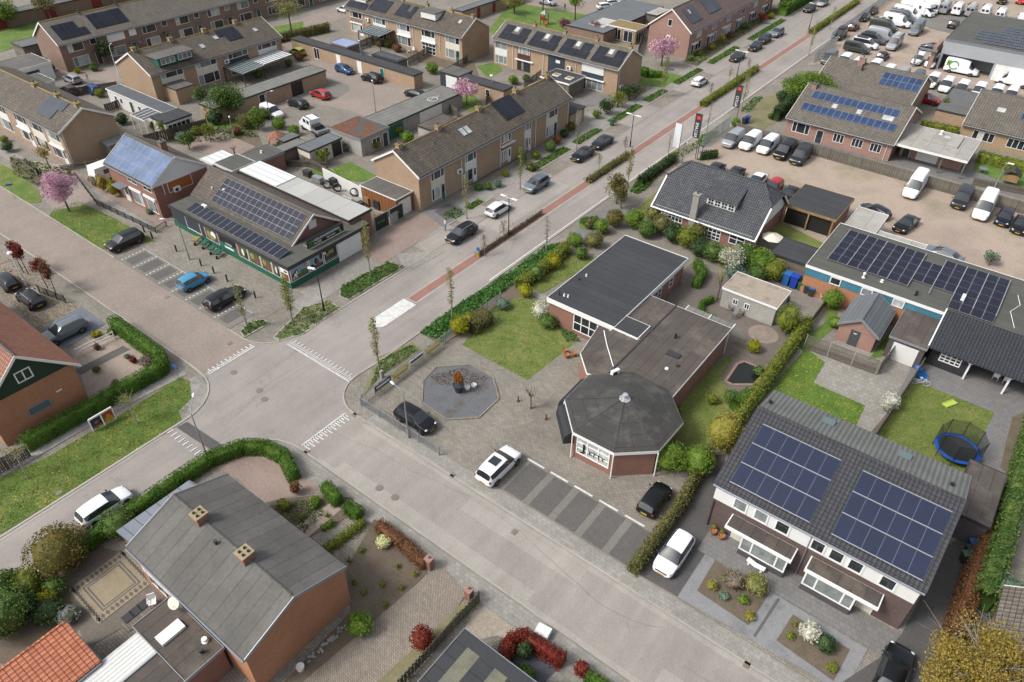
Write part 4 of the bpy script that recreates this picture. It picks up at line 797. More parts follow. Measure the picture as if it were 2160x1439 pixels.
# -- terrace T4
b=B('terraced_house','tan brick terrace with white dormer box and glass veranda facing the garage court','building',-124.9,-93.1,106.7,114.9)
b.gable('x',5.05,7.4,'brick_tan','tile_brown',ridge='ridge_lichen')
for i,(u,pn,dr) in enumerate([(1.2,'brick_brown','white_frame'),(8.0,'white_wall',None),(14.8,'white_wall',None),(21.4,'white_wall','wide'),(27.6,'cream_panel','teal_paint')]):
    unit_panel(b,'S',u,3.6,pn,rg=rg,door=dr,awn='white_frame' if i in (0,2,3) else None)
b.solar(6.2,1.0,5,2,1.0,1.6,0,'solar_black','dark_trim'); b.solar(13.5,1.2,4,2,1.1,1.6,0,'solar_black','dark_trim',skip=((2,1),)); b.solar(.2,.5,5,1,1.1,1.6,0,'solar_black','dark_trim'); b.skylight(10,2.9).skylight(29,3,.6,.8)
mb=MB().box(20.4,24.2,1.2,4.0,6.3,7.5); o=mb.build('dormer','white_wall',b.r); MB().box(20.2,24.4,1.0,4.2,7.5,7.65).build('dormer_roof','felt_grey',o)
mb=MB().box(1.5,4.6,1.6,4.0,6.2,7.7); o=mb.build('dormer','white_wall',b.r); MB().box(1.3,4.8,1.4,4.2,7.7,7.85).build('dormer_roof','felt_grey',o); MB().box(1.8,4.3,1.5,1.61,6.7,7.4).build('pane','glass_dark',o)
for u in (6.4,13,19.6,26.0,31.2): b.chimney(u,4.1,7.0,8.0,.6,.6)
for u in (5.2,12.4,19.2,26.2): b.pipe('S',u,0,4.8)
b.aircon(6.6,-.25,3.4)
def veranda(x0,x1,y0,y1,z,label,roof='glass_roof',frame='slate_blue',zf=None,glass=True,slats=7):
    v=empty('veranda',(x0,y0,0),label,'veranda'); w,d=x1-x0,y1-y0; zf=zf or z-.3
    me=MB().poly8([(0,0,zf),(w,0,zf),(w,d,z),(0,d,z),(0,0,zf+.05),(w,0,zf+.05),(w,d,z+.05),(0,d,z+.05)]).build('roof_glass' if glass else 'roof_sheet',roof,v)
    mb=MB(); mb.box(-.06,w+.06,-.08,0,zf-.12,zf+.06); mb.box(-.08,0,0,d,zf-.1,zf)
    for i in range(slats+1): x=w*i/slats; mb.poly8([(x-.04,0,zf+.05),(x+.04,0,zf+.05),(x+.04,d,z+.05),(x-.04,d,z+.05),(x-.04,0,zf+.11),(x+.04,0,zf+.11),(x+.04,d,z+.11),(x-.04,d,z+.11)])
    mb.build('rafter_frame',frame,v)
    for x in (0,w/2,w): MB().box(x-.06,x+.06,-.06,.06,0,zf-.1).build('post',frame,v)
    return v
veranda(-116.9,-110.9,102.4,106.6,2.9,'grey framed glass veranda on the terrace with the white dormer')
# -- terrace T2
b=B('terraced_house','tan brick terrace with dark green dormer and white awning next to the garden sheds','building',-130.4,-120.3,59.6,86.2)
b.gable('y',4.6,7.1,'brick_tan','tile_brown',ridge='ridge_lichen')
for y,pn,dr in ((1.6,'cream_panel','white_frame'),(8.2,'cream_panel',None),(14.8,'slate_blue',None),(21.2,'white_wall',None)): unit_panel(b,'E',y,4.2,pn,rg=rg,door=dr)
b.solar(16.0,2.4,4,2,1.0,1.6,0,'solar_black','dark_trim',skip=((0,0),)); b.skylight(11.5,2.6,.7,.9).skylight(15.0,3.7,.7,.8).skylight(17.4,4.2,.7,.8).skylight(23,3,.7,.8)
dm=MB().box(6.3,9.6,2.2,8.6,5.3,6.5); o=dm.build('dormer','teal_paint',b.r); MB().box(5.9,9.9,1.9,8.9,6.5,6.65).build('dormer_roof','felt_grey',o)
for y in (2.6,5.8): b.win(((9.6,0,0),(0,1),(1,0)),y,5.45,2.6,.95,3,pm='glass_curtain')
for y in (1.0,7.8,14.4,21.0): b.chimney(5.05,y,6.7,7.8,.6,.7)
b.aircon(10.4,14.2,3.0,R(90))
veranda(-120.2,-115.8,78.2,84.9,2.6,'white sheet awning on the end of the green dormer terrace','corr_white_y','dark_trim',2.35,False,6); veranda(-120.2,-114.5,73.0,77.8,2.7,'glass veranda beside the white sheet awning','glass_roof','slate_blue',2.4)
b=B('brick_lean_to','small tan brick lean-to with flat roof against the green dormer terrace','shed',-120.2,-116.6,61.2,64.6); b.walls(2.5,'brick_beige'); b.flat(2.6,'felt_grey','dark_trim',.12,.1)
# -- terrace T1
b=B('terraced_house','long brown brick terrace at the top left with black solar panels','building',-154.9,-146.3,57.5,124)
b.gable('y',4.95,7.9,'brick_brown','tile_old',ridge='ridge_lichen')
for i in range(9):
    y=1.0+i*7.3; pc='glass_blind' if i in (1,) else rg.choice(CUR)
    if i==1: b.slab('E',y+.6,y+4,3.2,4.6,'white_frame','roller_shutter',.1); b.slab('E',y+5.0,y+6.4,3.4,4.6,'white_frame','roller_shutter',.1)
    else: b.win('E',y+.4,3.15,2.9,1.4,(.3,),1,pm=[rg.choice(CUR),pc]); b.win('E',y+4.6,3.6,1.2,1.0,1,pm=rg.choice(CUR))
    b.win('E',y+.6,.5,3.0,1.7,(.3,),1,pm=[rg.choice(CUR),rg.choice(CUR)]); b.door('E',y+4.9,.95,2.1,'teal_paint' if i%2 else 'brown_frame',True); b.slab('E',y+4.5,y+6.3,2.3,2.38,'zinc','door_canopy',.7)
b.solar(1.0,.9,5,1,1.1,1.65,0,'solar_black','dark_trim'); b.solar(1.0,2.6,4,1,1.05,1.65,0,'solar_black','dark_trim'); b.solar(7.9,1.5,6,2,1.1,1.65,0,'solar_black','dark_trim'); b.solar(32,3.2,4,1,1.1,1.65,0,'solar_black','dark_trim')
for y in (7.2,14.5,29,43,58): b.chimney(4.3,y,7.4,8.2,.4,.4,cap='dark_trim')
# -- terrace T3 (left edge)
b=B('terraced_house','tan brick terrace at the left edge with cream panels and grey solar panels','building',-138,-107.8,38.4,46.3)
b.gable('x',5.2,7.4,'brick_tan','tile_brown',ridge='ridge_lichen')
for i,u in enumerate((3,9.3,15.8,20.6,25.6)): unit_panel(b,'S',u,3.9,['white_wall','cream_panel'][i>2],rg=rg,door='white_frame' if i in (2,4) else None,awn='white_frame' if i in (2,4) else None)
b.solar(22.2,1.4,5,2,1.05,1.65,.0,'solar_dark','dark_trim',skip=((4,0),)); 
for u in (17,23.6,29.2): b.chimney(u,3.95,7.0,7.9,.9,.7,cap='ridge_lichen')
b.slab('E',.1,.25,0,5.0,'cream_panel','corner_trim',.03)
b=B('glazed_porch','small grey glazed porch against the gable of the left terrace','shed',-107.6,-105.4,43.2,46.2); b.walls(2.1,'brick_red'); b.flat(2.3,'glass_roof','zinc',.12,.15); b.win('S',.2,.3,1.7,1.6,2,pm='glass_green',fm='zinc')
# -- T7 top
b=B('terraced_house','pink-brown brick terrace with white gable boards near the top of the main road','building',-70.1,-61.2,137.2,180)
b.gable('y',4.9,8.3,'brick_pink','tile_plum',ridge='ridge_grey')
for i in range(6):
    y=1+i*7; b.win('E',y+2.2,3.1,2.0,1.5,2,pm=[rg.choice(CUR)]); b.win('E',y+5.6,3.9,1.1,.7,1,pm='glass_curtain'); b.win('E',y+2.2,.6,2.6,1.7,2,pm=[rg.choice(CUR)]); b.door('E',y+.5,.95,2.1,['teal_paint','slate_blue','white_frame'][i%3],True); b.slab('E',y+.2,y+2.2,2.3,2.4,'white_frame','door_canopy',.6)
b.solar(2.2,1.6,4,2,1.15,1.7,0,'solar_dark','dark_trim',skip=((1,1),)); b.solar(10.2,1.8,5,2,1.1,1.8,0,'solar_dark','dark_trim'); b.skylight(4,3.6,.6,.9)
b.win('S',3.9,5.2,.9,1.3,1); b.aircon(4.5,-.25,2.9)
for y in (14,28): b.chimney(4.4,y,7.9,8.8,.6,.6)
# -- garages and sheds in the middle: long list
def flatb(name,label,x0,x1,y0,y1,z,wall,roof,fas='dark_trim',cat='shed',fh=.2,oh=.12,op=()):
    b=B(name,label,cat,x0,x1,y0,y1); b.walls(z-.1,wall); b.flat(z,roof,fas,fh,oh)
    for q in op:
        k=q[0]
        if k=='d': b.door(q[1],q[2],q[3],q[4],q[5])
        elif k=='w': b.win(q[1],q[2],q[3],q[4],q[5],q[6] if len(q)>6 else 1,pm=q[7] if len(q)>7 else 'glass_dark')
        elif k=='g': b.slab(q[1],q[2],q[2]+q[3],.03,q[4],q[5],'garage_door',.04)
    return b
b=flatb('garage_row','long tan brick garage row with a flat black roof across the parking court',-123.8,-90.8,91.0,93.2,2.6,'brick_tan','felt_black',cat='garage',op=[('w','S',6.6,.1,1.6,2.1,2),('d','S',13.0,1.0,2.1,'white_frame'),('d','S',18.6,1.1,2.1,'white_frame'),('d','S',24.6,.9,2.1,'teal_paint')])
b=flatb('garage_row','tan brick garage row with black double door beside the red car',-108.6,-104.8,60.2,83.2,2.6,'brick_tan','corr_grey',cat='garage',op=[('g','E',15.2,2.4,2.3,'black_metal'),('d','E',8.6,1.0,2.2,'black_metal')])
b=flatb('carport','long grey corrugated carport roof between court and gardens',-83.9,-79.2,72.8,90.4,2.5,'concrete','corr_grey','dark_trim',cat='carport'); 
b.slab('E',7.2,12.4,0,2.2,'white_wall','white_wall_panel',.05); b.slab('E',.3,3.4,0,2.1,'teal_paint','shed_front',.05)
mb=MB(); 
for k in range(10): a=k*.7; mb.tube((3.2+math.cos(a)*.9,12+math.sin(a)*.9,2.62),(3.2+math.cos(a+.7)*.9,12+math.sin(a+.7)*.9,2.62),.04)
mb.tube((3.0,11,2.66),(3.2,13.6,2.7),.05); o=mb.build('hose_coil','white_frame',loc=(-83.9,72.8,0)); tag(o,'white hose coil lying on the long corrugated carport roof','hose')
flatb('garage','pale brick garage with rusty moss on half of its flat roof',-84.7,-78.2,66.5,72.2,2.75,'render_grey','moss_roof','galvanised',cat='garage',fh=.3,op=[('w','E',2.2,.9,1.6,1.1,2),('d','E',4.4,.9,2.1,'slate_blue')])
flatb('brick_shed','beige shed with two small windows and dark flat roof behind the lawn',-84,-81.4,59.6,65.6,2.4,'cream_panel','felt_shed','dark_trim',op=[('w','E',1.0,1.1,.7,.8),('w','E',2.7,1.1,.7,.8),('g','E',4.1,1.7,2.1,'black_metal')])
flatb('garden_shed','low shed with lichened corrugated roof between the pavilion and beige shed',-86.4,-84.4,57.5,61.6,2.3,'plank_old','corr_grey')
flatb('garden_shed','open lean-to with grey felt roof in front of the pavilion',-88.4,-86.6,59.4,62.2,2.5,'plank_old','corr_metal')
flatb('flat_extension','flat roofed extension with blue-grey trim and a white vent',-87.1,-83.6,52.6,56.9,2.8,'brick_red','felt_olive','galvanised',cat='building',fh=.35).vent(1.6,2,2.8,.3,.1,'white_frame')
flatb('flat_extension','flat roofed extension edged in white behind the solar house',-87.8,-83.9,48.7,52.2,2.8,'brick_red','felt_olive','verge_white',cat='building',fh=.35)
flatb('awning_shelter','white and cream sheet shelter roof behind the solar house',-90.8,-88.1,48.4,51.8,2.6,'render_grey','corr_white_y','white_frame',cat='shelter')
flatb('garden_shed','long white walled shed with dark ribbed roof in the left gardens',-126,-109.5,54.4,56.8,2.6,'white_wall','corr_dark','white_frame',op=[('w','S',2,1,.7,.9),('w','S',3.6,1,.7,.9),('d','S',6.6,.9,2,'slate_blue'),('w','S',9,1,.8,.9),('w','S',12,1,.8,.9)])
flatb('garden_shed','dark felt roofed garden room with wide window at the end of the long shed',-109.4,-105.7,52.3,56.8,2.6,'cream_panel','felt_black','dark_trim',op=[('w','E',.3,.6,3.8,1.5,5)])
veranda(-113.3,-109.5,51.2,54.2,2.5,'small grey ribbed canopy attached to the long white shed','corr_dark','verge_white',2.3,False,4)
flatb('garage','white walled garage with grey flat roof at the left edge',-152,-145,42,54.7,3.0,'white_wall','felt_grey','verge_white',cat='garage',fh=.4,op=[('g','E',7.6,2.8,2.2,'slate_blue')])
flatb('garage','small white garage with dark flat roof beside the parked cars',-141.9,-136.4,48.2,50.9,2.6,'white_wall','felt_olive','verge_white',cat='garage',fh=.3)
flatb('garage_row','low brick garage row with dark red doors behind the lawn at the top left',-186,-182.5,56,100,2.6,'brick_brown','felt_grey',cat='garage',op=[('g','E',k,2.3,2.2,'red_door') for k in (5,15.5,26,36)])
flatb('garden_shed','shed with pale corrugated roof left of the long brown terrace',-163,-158.5,56,61.5,2.5,'plank_old','corr_metal')
flatb('flat_roof_block','large dark flat roofed workshop with vents at the top centre',-87.3,-78.0,133,158,2.6,'brick_brown','felt_shed','dark_trim',cat='building')
flatb('garden_shed','yellowish flat roofed garden shed on the big dark roof side',-78.0,-75.2,150,156,2.9,'plank_grey','felt_light','dark_trim')
flatb('awning_shelter','white flat canopy beside the moss roofed summer house',-83.5,-80.0,136.2,141.5,2.7,'render_grey','felt_white','verge_white',cat='shelter')
flatb('summer_house','summer house with mossy flat roof and orange posts near the magnolia',-80,-73.4,138,142.5,2.8,'plank_yellow','sedum_roof','verge_white',cat='summer house',op=[('w','E',.3,.2,3.8,2.2,4),('w','S',1.6,.2,1.6,2.2,2),('w','S',3.8,.2,2.2,2.2,2)])
flatb('garage_row','brick garage row with dark red doors at the top centre',-112.6,-110.4,127,150,2.5,'brick_tan','felt_shed',cat='garage',op=[('g','E',5,1.1,2.1,'red_door'),('g','E',10.5,1.1,2.1,'red_door'),('g','E',16,1.1,2.1,'red_door')])
flatb('garden_shed','dark green shed with a white door beside the pink blossom tree',-89,-84.6,95.8,99.4,2.5,'slate_blue','felt_grey',op=[('g','S',1.4,2.6,2.1,'white_wall')])
flatb('garden_shed','long low shed with dark felt roof behind the solar terrace gardens',-84.4,-74.5,95.6,98.0,2.4,'brick_tan','felt_black',op=[('w','S',6,.6,.9,1.2)])
flatb('garage','garage with brown lichened flat roof behind the roadside terrace',-75.6,-72.7,75.8,81.4,2.5,'render_grey','felt_brown','dark_trim',cat='garage',op=[('g','E',.4,1.2,2.0,'white_frame')])
b=flatb('garden_shed','dark shed roof covered by flat black solar panels',-105.2,-98.5,94.9,97.3,2.3,'plank_grey','felt_black')
me=panelmesh(1.0,1.7,'solar_dark','dark_trim')
for i in range(6): link('solar_panel',me,b.r,(.2+i*1.03,.3,2.34))
flatb('pergola','low shelter with pale blue translucent panels behind the garages',-117,-112.4,95.2,98.3,2.2,'plank_grey','blue_sheet','galvanised',cat='shelter')
b=flatb('wooden_garage','red-brown plank garage with white door beside the terrace gable',-67.8,-61.4,56.7,59.6,2.65,'plank_red','felt_grey','verge_white',cat='garage',fh=.12,op=[('g','E',.35,2.2,2.15,'white_wall')])
# hexagonal pavilion
v=empty('pavilion',(-89.2,60.1,0),'wooden garden pavilion with dark red pyramid roof','pavilion')
mb=MB(); P=[(math.cos(R(60*k+30))*1.7,math.sin(R(60*k+30))*1.7) for k in range(6)]
for k in range(6): a=P[k];c=P[(k+1)%6]; mb.face([(*a,2.2),(*c,2.2),(0,0,3.3)])
mb.build('roof','tile_red',v); 
for a in P: MB().box(a[0]*.85-.07,a[0]*.85+.07,a[1]*.85-.07,a[1]*.85+.07,0,2.25).build('post','plank_yellow',v)
MB().prism([(a[0]*.8,a[1]*.8) for a in P],0,.9).build('rail','plank_yellow',v)
def text(s,size,mat,parent,fr,u,z,d=.03,sx=1.0,mirror=False,rot=0,ext=.01,name='lettering'):
    cu=bpy.data.curves.new(name,'FONT'); cu.body=s; cu.size=size; cu.extrude=ext; cu.offset=.0; ob=bpy.data.objects.new(name,cu); COL.objects.link(ob)
    me=bpy.data.meshes.new_from_object(ob); bpy.data.objects.remove(ob); me.name=name; me.materials.clear(); me.materials.append(MAT[mat])
    o,a,n=fr; A3=Vector((*a,0)); N3=Vector((*n,0)); Z=Vector((0,0,1))
    mr=Matrix.Rotation(rot,4,'Z'); sc=Matrix.Diagonal((sx,-1 if mirror else 1,1,1))
    x=link(name,me,parent); x.matrix_local=Matrix.Translation(Vector(o)+A3*u+N3*d+Z*z)@Matrix((A3,Z,N3)).transposed().to_4x4()@mr@sc; return x
# ---------------------------------------------------------------- the shop
b=B('shop_building','farm shop with brown gable roof, solar panels and green plinth on the corner','building',-82,-59.5,38.1,50.1)
b.walls(2.75,'brick_red'); b.flat(2.9,'felt_olive','dark_trim',.4,.15,.06)
S=b.fr['S'];E_=b.fr['E']
b.slab('S',0,22.5,0,.75,'green_paint','plinth',.05); b.slab('E',0,6.9,0,.8,'green_paint','plinth',.05)
b.slab('S',.1,2.9,.75,2.5,'slate_blue','wall_panel'); b.win('S',3.0,.75,3.0,1.75,1,pm='slate_blue'); b.slab('S',6.1,6.9,.1,2.5,'dark_trim','shop_door',.04); b.win('S',6.95,.75,2.6,1.75,1,pm='felt_brown'); b.slab('S',9.8,12.9,.3,2.5,'teal_paint','shop_front')
b.slab('S',9.8,12.9,1.5,2.5,'black_metal','shop_sign',.05); b.slab('S',10.6,12.3,.9,1.15,'white_frame','sign_strip',.05); text('KUYNTJES',.28,'white_frame',b.r,S,10.9,1.5,.06)
def poster(b,fr,u,z,w,h,kind):
    o=b.slab(fr,u,u+w,z,z+h,'white_frame','poster_frame',.045); mb=MB(); m=.08; d0=.05
    def q(x0,x1,z0,z1,k,dd): mb.fbox(fr,u+m+(w-2*m)*x0,u+m+(w-2*m)*x1,z+m+(h-2*m)*z0,z+m+(h-2*m)*z1,d0-.02,d0+dd,k)
    def ell(cx,cz,rx,rz,k,dd):
        o_,a,n=fr; P=[]
        for i in range(12):
            t=i*math.pi/6; uu=u+m+(w-2*m)*(cx+rx*math.cos(t)); zz=z+m+(h-2*m)*(cz+rz*math.sin(t)); P.append((o_[0]+a[0]*uu+n[0]*(d0+dd),o_[1]+a[1]*uu+n[1]*(d0+dd),zz))
        mb.face(P,k)
    mats=['poster_sky','poster_green','black_metal','white_frame','poster_red','poster_yellow','felt_brown']
    if kind=='cow':
        q(0,1,.35,1,0,.005); q(0,1,0,.35,1,.006); ell(.2,.42,.17,.2,2,.012); ell(.32,.62,.1,.16,2,.013); ell(.24,.4,.08,.12,3,.016); ell(.33,.55,.035,.14,3,.017); ell(.9,.82,.07,.15,5,.012); ell(.7,.45,.2,.08,1,.012)
        for x in (.1,.16,.26,.31): q(x,x+.025,.1,.32,3,.014)
    elif kind=='cow2':
        q(0,1,.3,1,0,.005); q(0,1,0,.3,6,.006); ell(.5,.6,.14,.25,2,.012); ell(.6,.5,.1,.2,4,.014); q(.5,.8,.1,.35,4,.016); ell(.9,.8,.12,.3,2,.012); ell(.15,.3,.15,.2,2,.012)
    elif kind=='text':
        q(0,1,.15,1,2,.005); q(0,1,0,.12,1,.006); q(.35,.75,.55,.85,5,.008); q(.15,.32,.45,.7,5,.008); q(.1,.45,.25,.4,6,.008); q(.5,.8,.25,.45,6,.008); ell(.08,.8,.06,.12,3,.012)
    elif kind=='food': q(0,1,0,1,6,.005); ell(.3,.5,.2,.3,5,.01); ell(.65,.6,.2,.3,3,.011); ell(.5,.3,.25,.2,5,.012)
    elif kind=='goods': q(0,1,0,1,1,.005); q(.05,.3,.4,.9,4,.008); ell(.5,.5,.12,.3,3,.01); q(.7,.95,.1,.6,2,.01); q(.4,.9,.05,.2,6,.009)
    elif kind=='plants': q(0,1,0,1,1,.005); ell(.3,.6,.2,.25,5,.01); ell(.7,.4,.2,.3,4,.01); q(0,1,0,.2,6,.008)
    else: q(0,1,0,.6,4,.005); q(0,1,.6,1,3,.005); q(.1,.5,.2,.5,5,.008); q(.5,.9,.7,.85,2,.008)
    mb.build('poster',mats,o)
flatm('poster_sky',A('8fa9bc')); plain('poster_green',A('5a6a3a'),.6,.4,scale=3); plain('poster_red',A('8c5450'),.6,.3,scale=4); plain('poster_yellow',A('a89c56'),.6,.3,scale=4)
poster(b,S,6.95,.75,2.6,1.75,'food')
for u,w,k in ((13.3,1.9,'goods'),(15.3,2.2,'plants'),(17.6,1.9,'plants'),(19.6,1.3,'goods'),(21.0,1.4,'x')): poster(b,S,u,.75,w,1.75,k)
for u,w,k in ((.1,2.5,'cow'),(2.75,2.0,'cow2'),(4.9,2.0,'text')): poster(b,E_,u,.8,w,1.75,k)
b.slab('E',7.0,10.6,.03,2.5,'white_wall','loading_door',.05)
# upper gable
gx0,gx1,gy0,gy1=-.0,19.2,3.3,10.2
mb=MB(); T=[(gy0,2.9),(gy1,2.9),((gy0+gy1)/2,5.3)]
a=[(gx0,y,z) for y,z in T]; c=[(gx1,y,z) for y,z in T]; mb.face(a); mb.face(c)
mb.face([a[0],c[0],c[2],a[2]]); mb.face([a[1],c[1],c[2],a[2]]); bm_fix(mb); mb.build('gable_wall','brick_red',b.r)
b.W_=b.W
def slopes(b,x0,x1,ya,za,yr,zr,yb,roof,over=.3,verge='verge_white'):
    rb=MB(); vb=MB()
    sf=(zr-za)/(yr-ya)
    for p0,p1 in (((ya-over,za-sf*over),(yr,zr)),((yb+over,za-sf*over),(yr,zr))):
        q=[(x0,p0[0],p0[1]+.03),(x1,p0[0],p0[1]+.03),(x1,p1[0],p1[1]+.03),(x0,p1[0],p1[1]+.03)]; rb.poly8(q+[(x,y,z+.14) for x,y,z in q])
        for xx in (x1,):
            q=[(xx,p0[0],p0[1]-.06),(xx+.06,p0[0],p0[1]-.06),(xx+.06,p1[0],p1[1]-.06),(xx,p1[0],p1[1]-.06)]; vb.poly8(q+[(x,y,z+.26) for x,y,z in q])
    bm_fix(rb); bm_fix(vb); r=rb.build('roof',roof,b.r); vb.build('verge_board',verge,b.r)
    c=math.sqrt(1+sf*sf); b.sl['F']=(Vector((x0,ya-over,za-sf*over+.17)),Vector((1,0,0)),Vector((0,1/c,sf/c)),Vector((0,-sf/c,1/c)))
    g=MB().tube((x0,ya-over-.06,za-sf*over),(x1,ya-over-.06,za-sf*over),.07,n=6); g.build('gutter','verge_white',b.r)
    rg=MB(); 
    for i in range(int((x1-x0)/.4)): rg.tube((x0+i*.4,yr,zr+.14),(x0+i*.4+.39,yr,zr+.14),.13,.11,6)
    rg.build('ridge_tiles','ridge_grey',b.r)
slopes(b,-.2,19.5,gy0,2.95,(gy0+gy1)/2,5.3,gy1,'tile_brown')
b.solar(4.0,.55,15,4,1.0,.86,.0,'solar_purple','galvanised',vg=.02)
b.slab(((19.2,0,0),(0,1),(1,0)),6.0,7.1,3.6,4.6,'white_wall','blind_window',.03)
b.vent(4.6,5,4.0,.5,.1,'white_frame'); b.vent(2.7,4.6,3.8,.5,.07,'white_frame'); b.aircon(4.6,2.0,2.95,0)
me=panelmesh(1.02,1.7,'solar_purple','alu')
for i in range(17):
    x=link('solar_panel',me,b.r,(2.9+i*1.04,.35,2.98),(R(12),0,0))
sb=b.slab(((21.6,3.6,2.9),(0,1),(1,0)),0,5.4,.15,1.15,'black_metal','roof_sign',.04); fr=((21.6,3.6,2.9),(0,1),(1,0))
text('HA',.56,'poster_lime' if 0 else 'sign_green' if 'sign_green' in MAT else 'green_paint',b.r,fr,.25,.65,.05) if 0 else None
flatm('sign_green',A('66c06a')); text('HA',.52,'sign_green',b.r,fr,.2,.66,.05); text('NDELSONDERNEMING',.44,'white_frame',b.r,fr,.95,.68,.05,.86); text('KU',.52,'sign_green',b.r,fr,.2,.24,.05); text('YNTJES',.4,'white_frame',b.r,fr,.95,.26,.05,.86); text('HERWIJNEN',.28,'white_frame',b.r,fr,2.75,.3,.05,.9)
b.slab(fr,4.7,5.0,.22,.55,'sign_green','sign_emblem',.06)
mb=MB(); [mb.tube((21.55,3.6+k,3.0),(20.4,3.6+k,2.95),.03) or mb.tube((21.5,3.6+k,3.9),(20.2,3.6+k,2.95),.03) for k in (.4,2.7,5.0)]; mb.build('sign_brace','galvanised',b.r)
# warehouse behind the shop
b=B('warehouse','long warehouse with pale grey roof behind the farm shop','building',-82,-61,48.5,52.0); b.walls(3.2,'brick_red'); b.flat(3.5,'felt_white','dark_trim',.3,.1)
MB().box(0,7.5,.1,3.4,3.5,3.62).build('ribbed_roof_section','corr_white_y',b.r)
# house with the blue solar roof
b=B('detached_house','brick house whose whole front roof slope is covered by blue solar panels','building',-95.4,-84.6,38.0,45.6)
b.gable('x',4.6,7.1,'brick_red','tile_brown',oh=.3)
b.solar(.1,.15,11,1,1.0,1.5,.0,'solar_light','galvanised'); b.solar(.1,1.67,11,1,1.0,1.5,.0,'solar_light','galvanised'); b.solar(.1,3.19,11,1,1.0,1.35,.0,'solar_light','galvanised')
mb=MB(); o=b.fr['E']; mb.face([(b.W+.03,-.1,4.35),(b.W+.03,b.D+.1,4.35),(b.W+.03,b.D/2,7.0)]); mb.face([(b.W+.001,b.D+.1,4.35),(b.W+.001,-.1,4.35),(b.W+.001,b.D/2,7.0)]); mb.build('gable_board','white_wall',b.r)
b.win('E',1.8,2.9,3.4,1.5,1,pm='orange_blind'); b.slab('E',1.9,5.1,3.0,4.3,'orange_blind','sun_blind',.07)
b.win('S',4.6,.4,2.4,1.9,(.75,),pm=['glass_curtain','glass_blind'],t=.1); b.slab('S',4.4,7.2,2.3,2.6,'white_frame','shutter_box',.2); b.win('S',7.9,.4,2.3,1.9,(.75,),pm=['glass_curtain','glass_dark'],t=.1); b.slab('S',7.7,10.4,2.3,2.6,'white_frame','shutter_box',.2)
b.win('S',4.6,3.4,2.2,.8,2); b.win('S',8.2,3.4,2.0,.8,2); b.door('S',2.6,1.0,2.2,'white_frame',True); b.slab('S',2.0,4.2,2.4,2.55,'zinc','door_canopy',1.2)
b.chimney(7.0,4.6,6.4,7.8,.8,.8,'brick_red','ridge_grey'); b.aircon(11.05,2.8,2.9,R(90)); b.pipe('E',1.2,3,4.5)
# west house with green gable
b=B('detached_house','orange brick house with dark green gable and red tiled roof at the left edge','building',-82,-60.0,7.7,15.0)
b.gable('x',4.6,7.9,'brick_orange','tile_red',oh=.5,og=.45,gut='white_frame')
mb=MB(); mb.face([(b.W+.03,-.0,4.55),(b.W+.03,b.D,4.55),(b.W+.03,b.D/2,7.85)]); mb.build('gable_board','green_dark' if 'green_dark' in MAT else flatm('green_dark',A('1f3a30')),b.r)
fr=((b.W+.03,0,0),(0,1),(1,0)); b.win(fr,3.0,5.2,1.3,1.1,2,pm='glass_dark',t=.1); b.win('E',2.6,1.6,1.9,.9,1,pm='glass_green',fm='galvanised',t=.1)
b.slab('E',5.2,5.7,2.6,2.7,'white_frame','wall_lamp',.1)
# south-west house with the grey bitumen roof
plain('cap_tan',A('b5a482'),.9,.2)
b=B('brick_house','red-orange brick house with grey bitumen roof and two brick chimneys','building',-38.5,-25.8,7.8,15.7)
b.gable('x',4.25,5.75,'brick_orange','felt_grey',oh=.15,og=.15,ridge='felt_grey',verge='galvanised')
b.chimney(3.2,3.9,5.2,6.5,.8,.8,'brick_red','cap_tan',4); b.chimney(8.2,3.9,5.2,6.5,.8,.8,'brick_red','cap_tan',4); b.vent(5.6,3.4,5.6,.5,.09,'dark_trim')
z=MB().poly8([(-3.3,.4,2.75),(-.05,.4,3.5),(-.05,6.4,3.5),(-3.3,6.4,2.75),(-3.3,.4,2.9),(-.05,.4,3.65),(-.05,6.4,3.65),(-3.3,6.4,2.9)]); z.build('lean_to_roof','zinc_seam',b.r); MB().box(-3.1,-.05,.6,6.2,0,2.78).build('lean_to_wall','brick_red',b.r)
b.slab('S',.5,4.5,2.0,3.9,'white_wall'); b.win('S',1,1.0,3,1.9,3)
b=B('flat_extension','dark flat roofed extension with satellite dish and white roof light','building',-34.1,-28.4,5.0,7.6); b.walls(2.6,'brick_red'); MB().box(2.9,5.6,-8,-.1,0,2.5).build('lower_wall','brick_red',b.r); MB().box(2.8,5.7,-8,-.12,2.5,2.66).build('lower_roof','felt_brown',b.r); MB().box(5.7,5.8,-8,-.12,2.35,2.74).box(2.7,2.8,-8,-.12,2.35,2.74).build('lower_fascia','galvanised',b.r); b.flat(2.75,'felt_brown','galvanised',.25,.1)
b.win(((5.6,0,0),(0,1),(1,0)),-5,.5,4.4,1.8,5,pm='glass_dark',t=.12)
o=MB().box(1.9,2.75,.35,2.0,2.75,2.98).build('roof_light','white_frame',b.r); b.vent(4.5,2.2,2.75,.3,.12,'white_frame'); b.vent(5.0,1.6,2.75,.4,.1,'dark_trim')
t=empty('satellite_dish',(-32.9,7.4,2.83),'pale satellite dish on a short mast on the dark flat roof','satellite dish'); MB().tube((0,0,0),(0,0,.7),.03).tube((0,0,.5),(.3,-.3,.85),.015).build('mast','galvanised',t)
d=MB().lathe([(.02,0),(.25,.03),(.42,.1),(.43,.11)],n=16).build('dish','cream_panel',t,(0,0,.75),(R(50),0,R(20)))
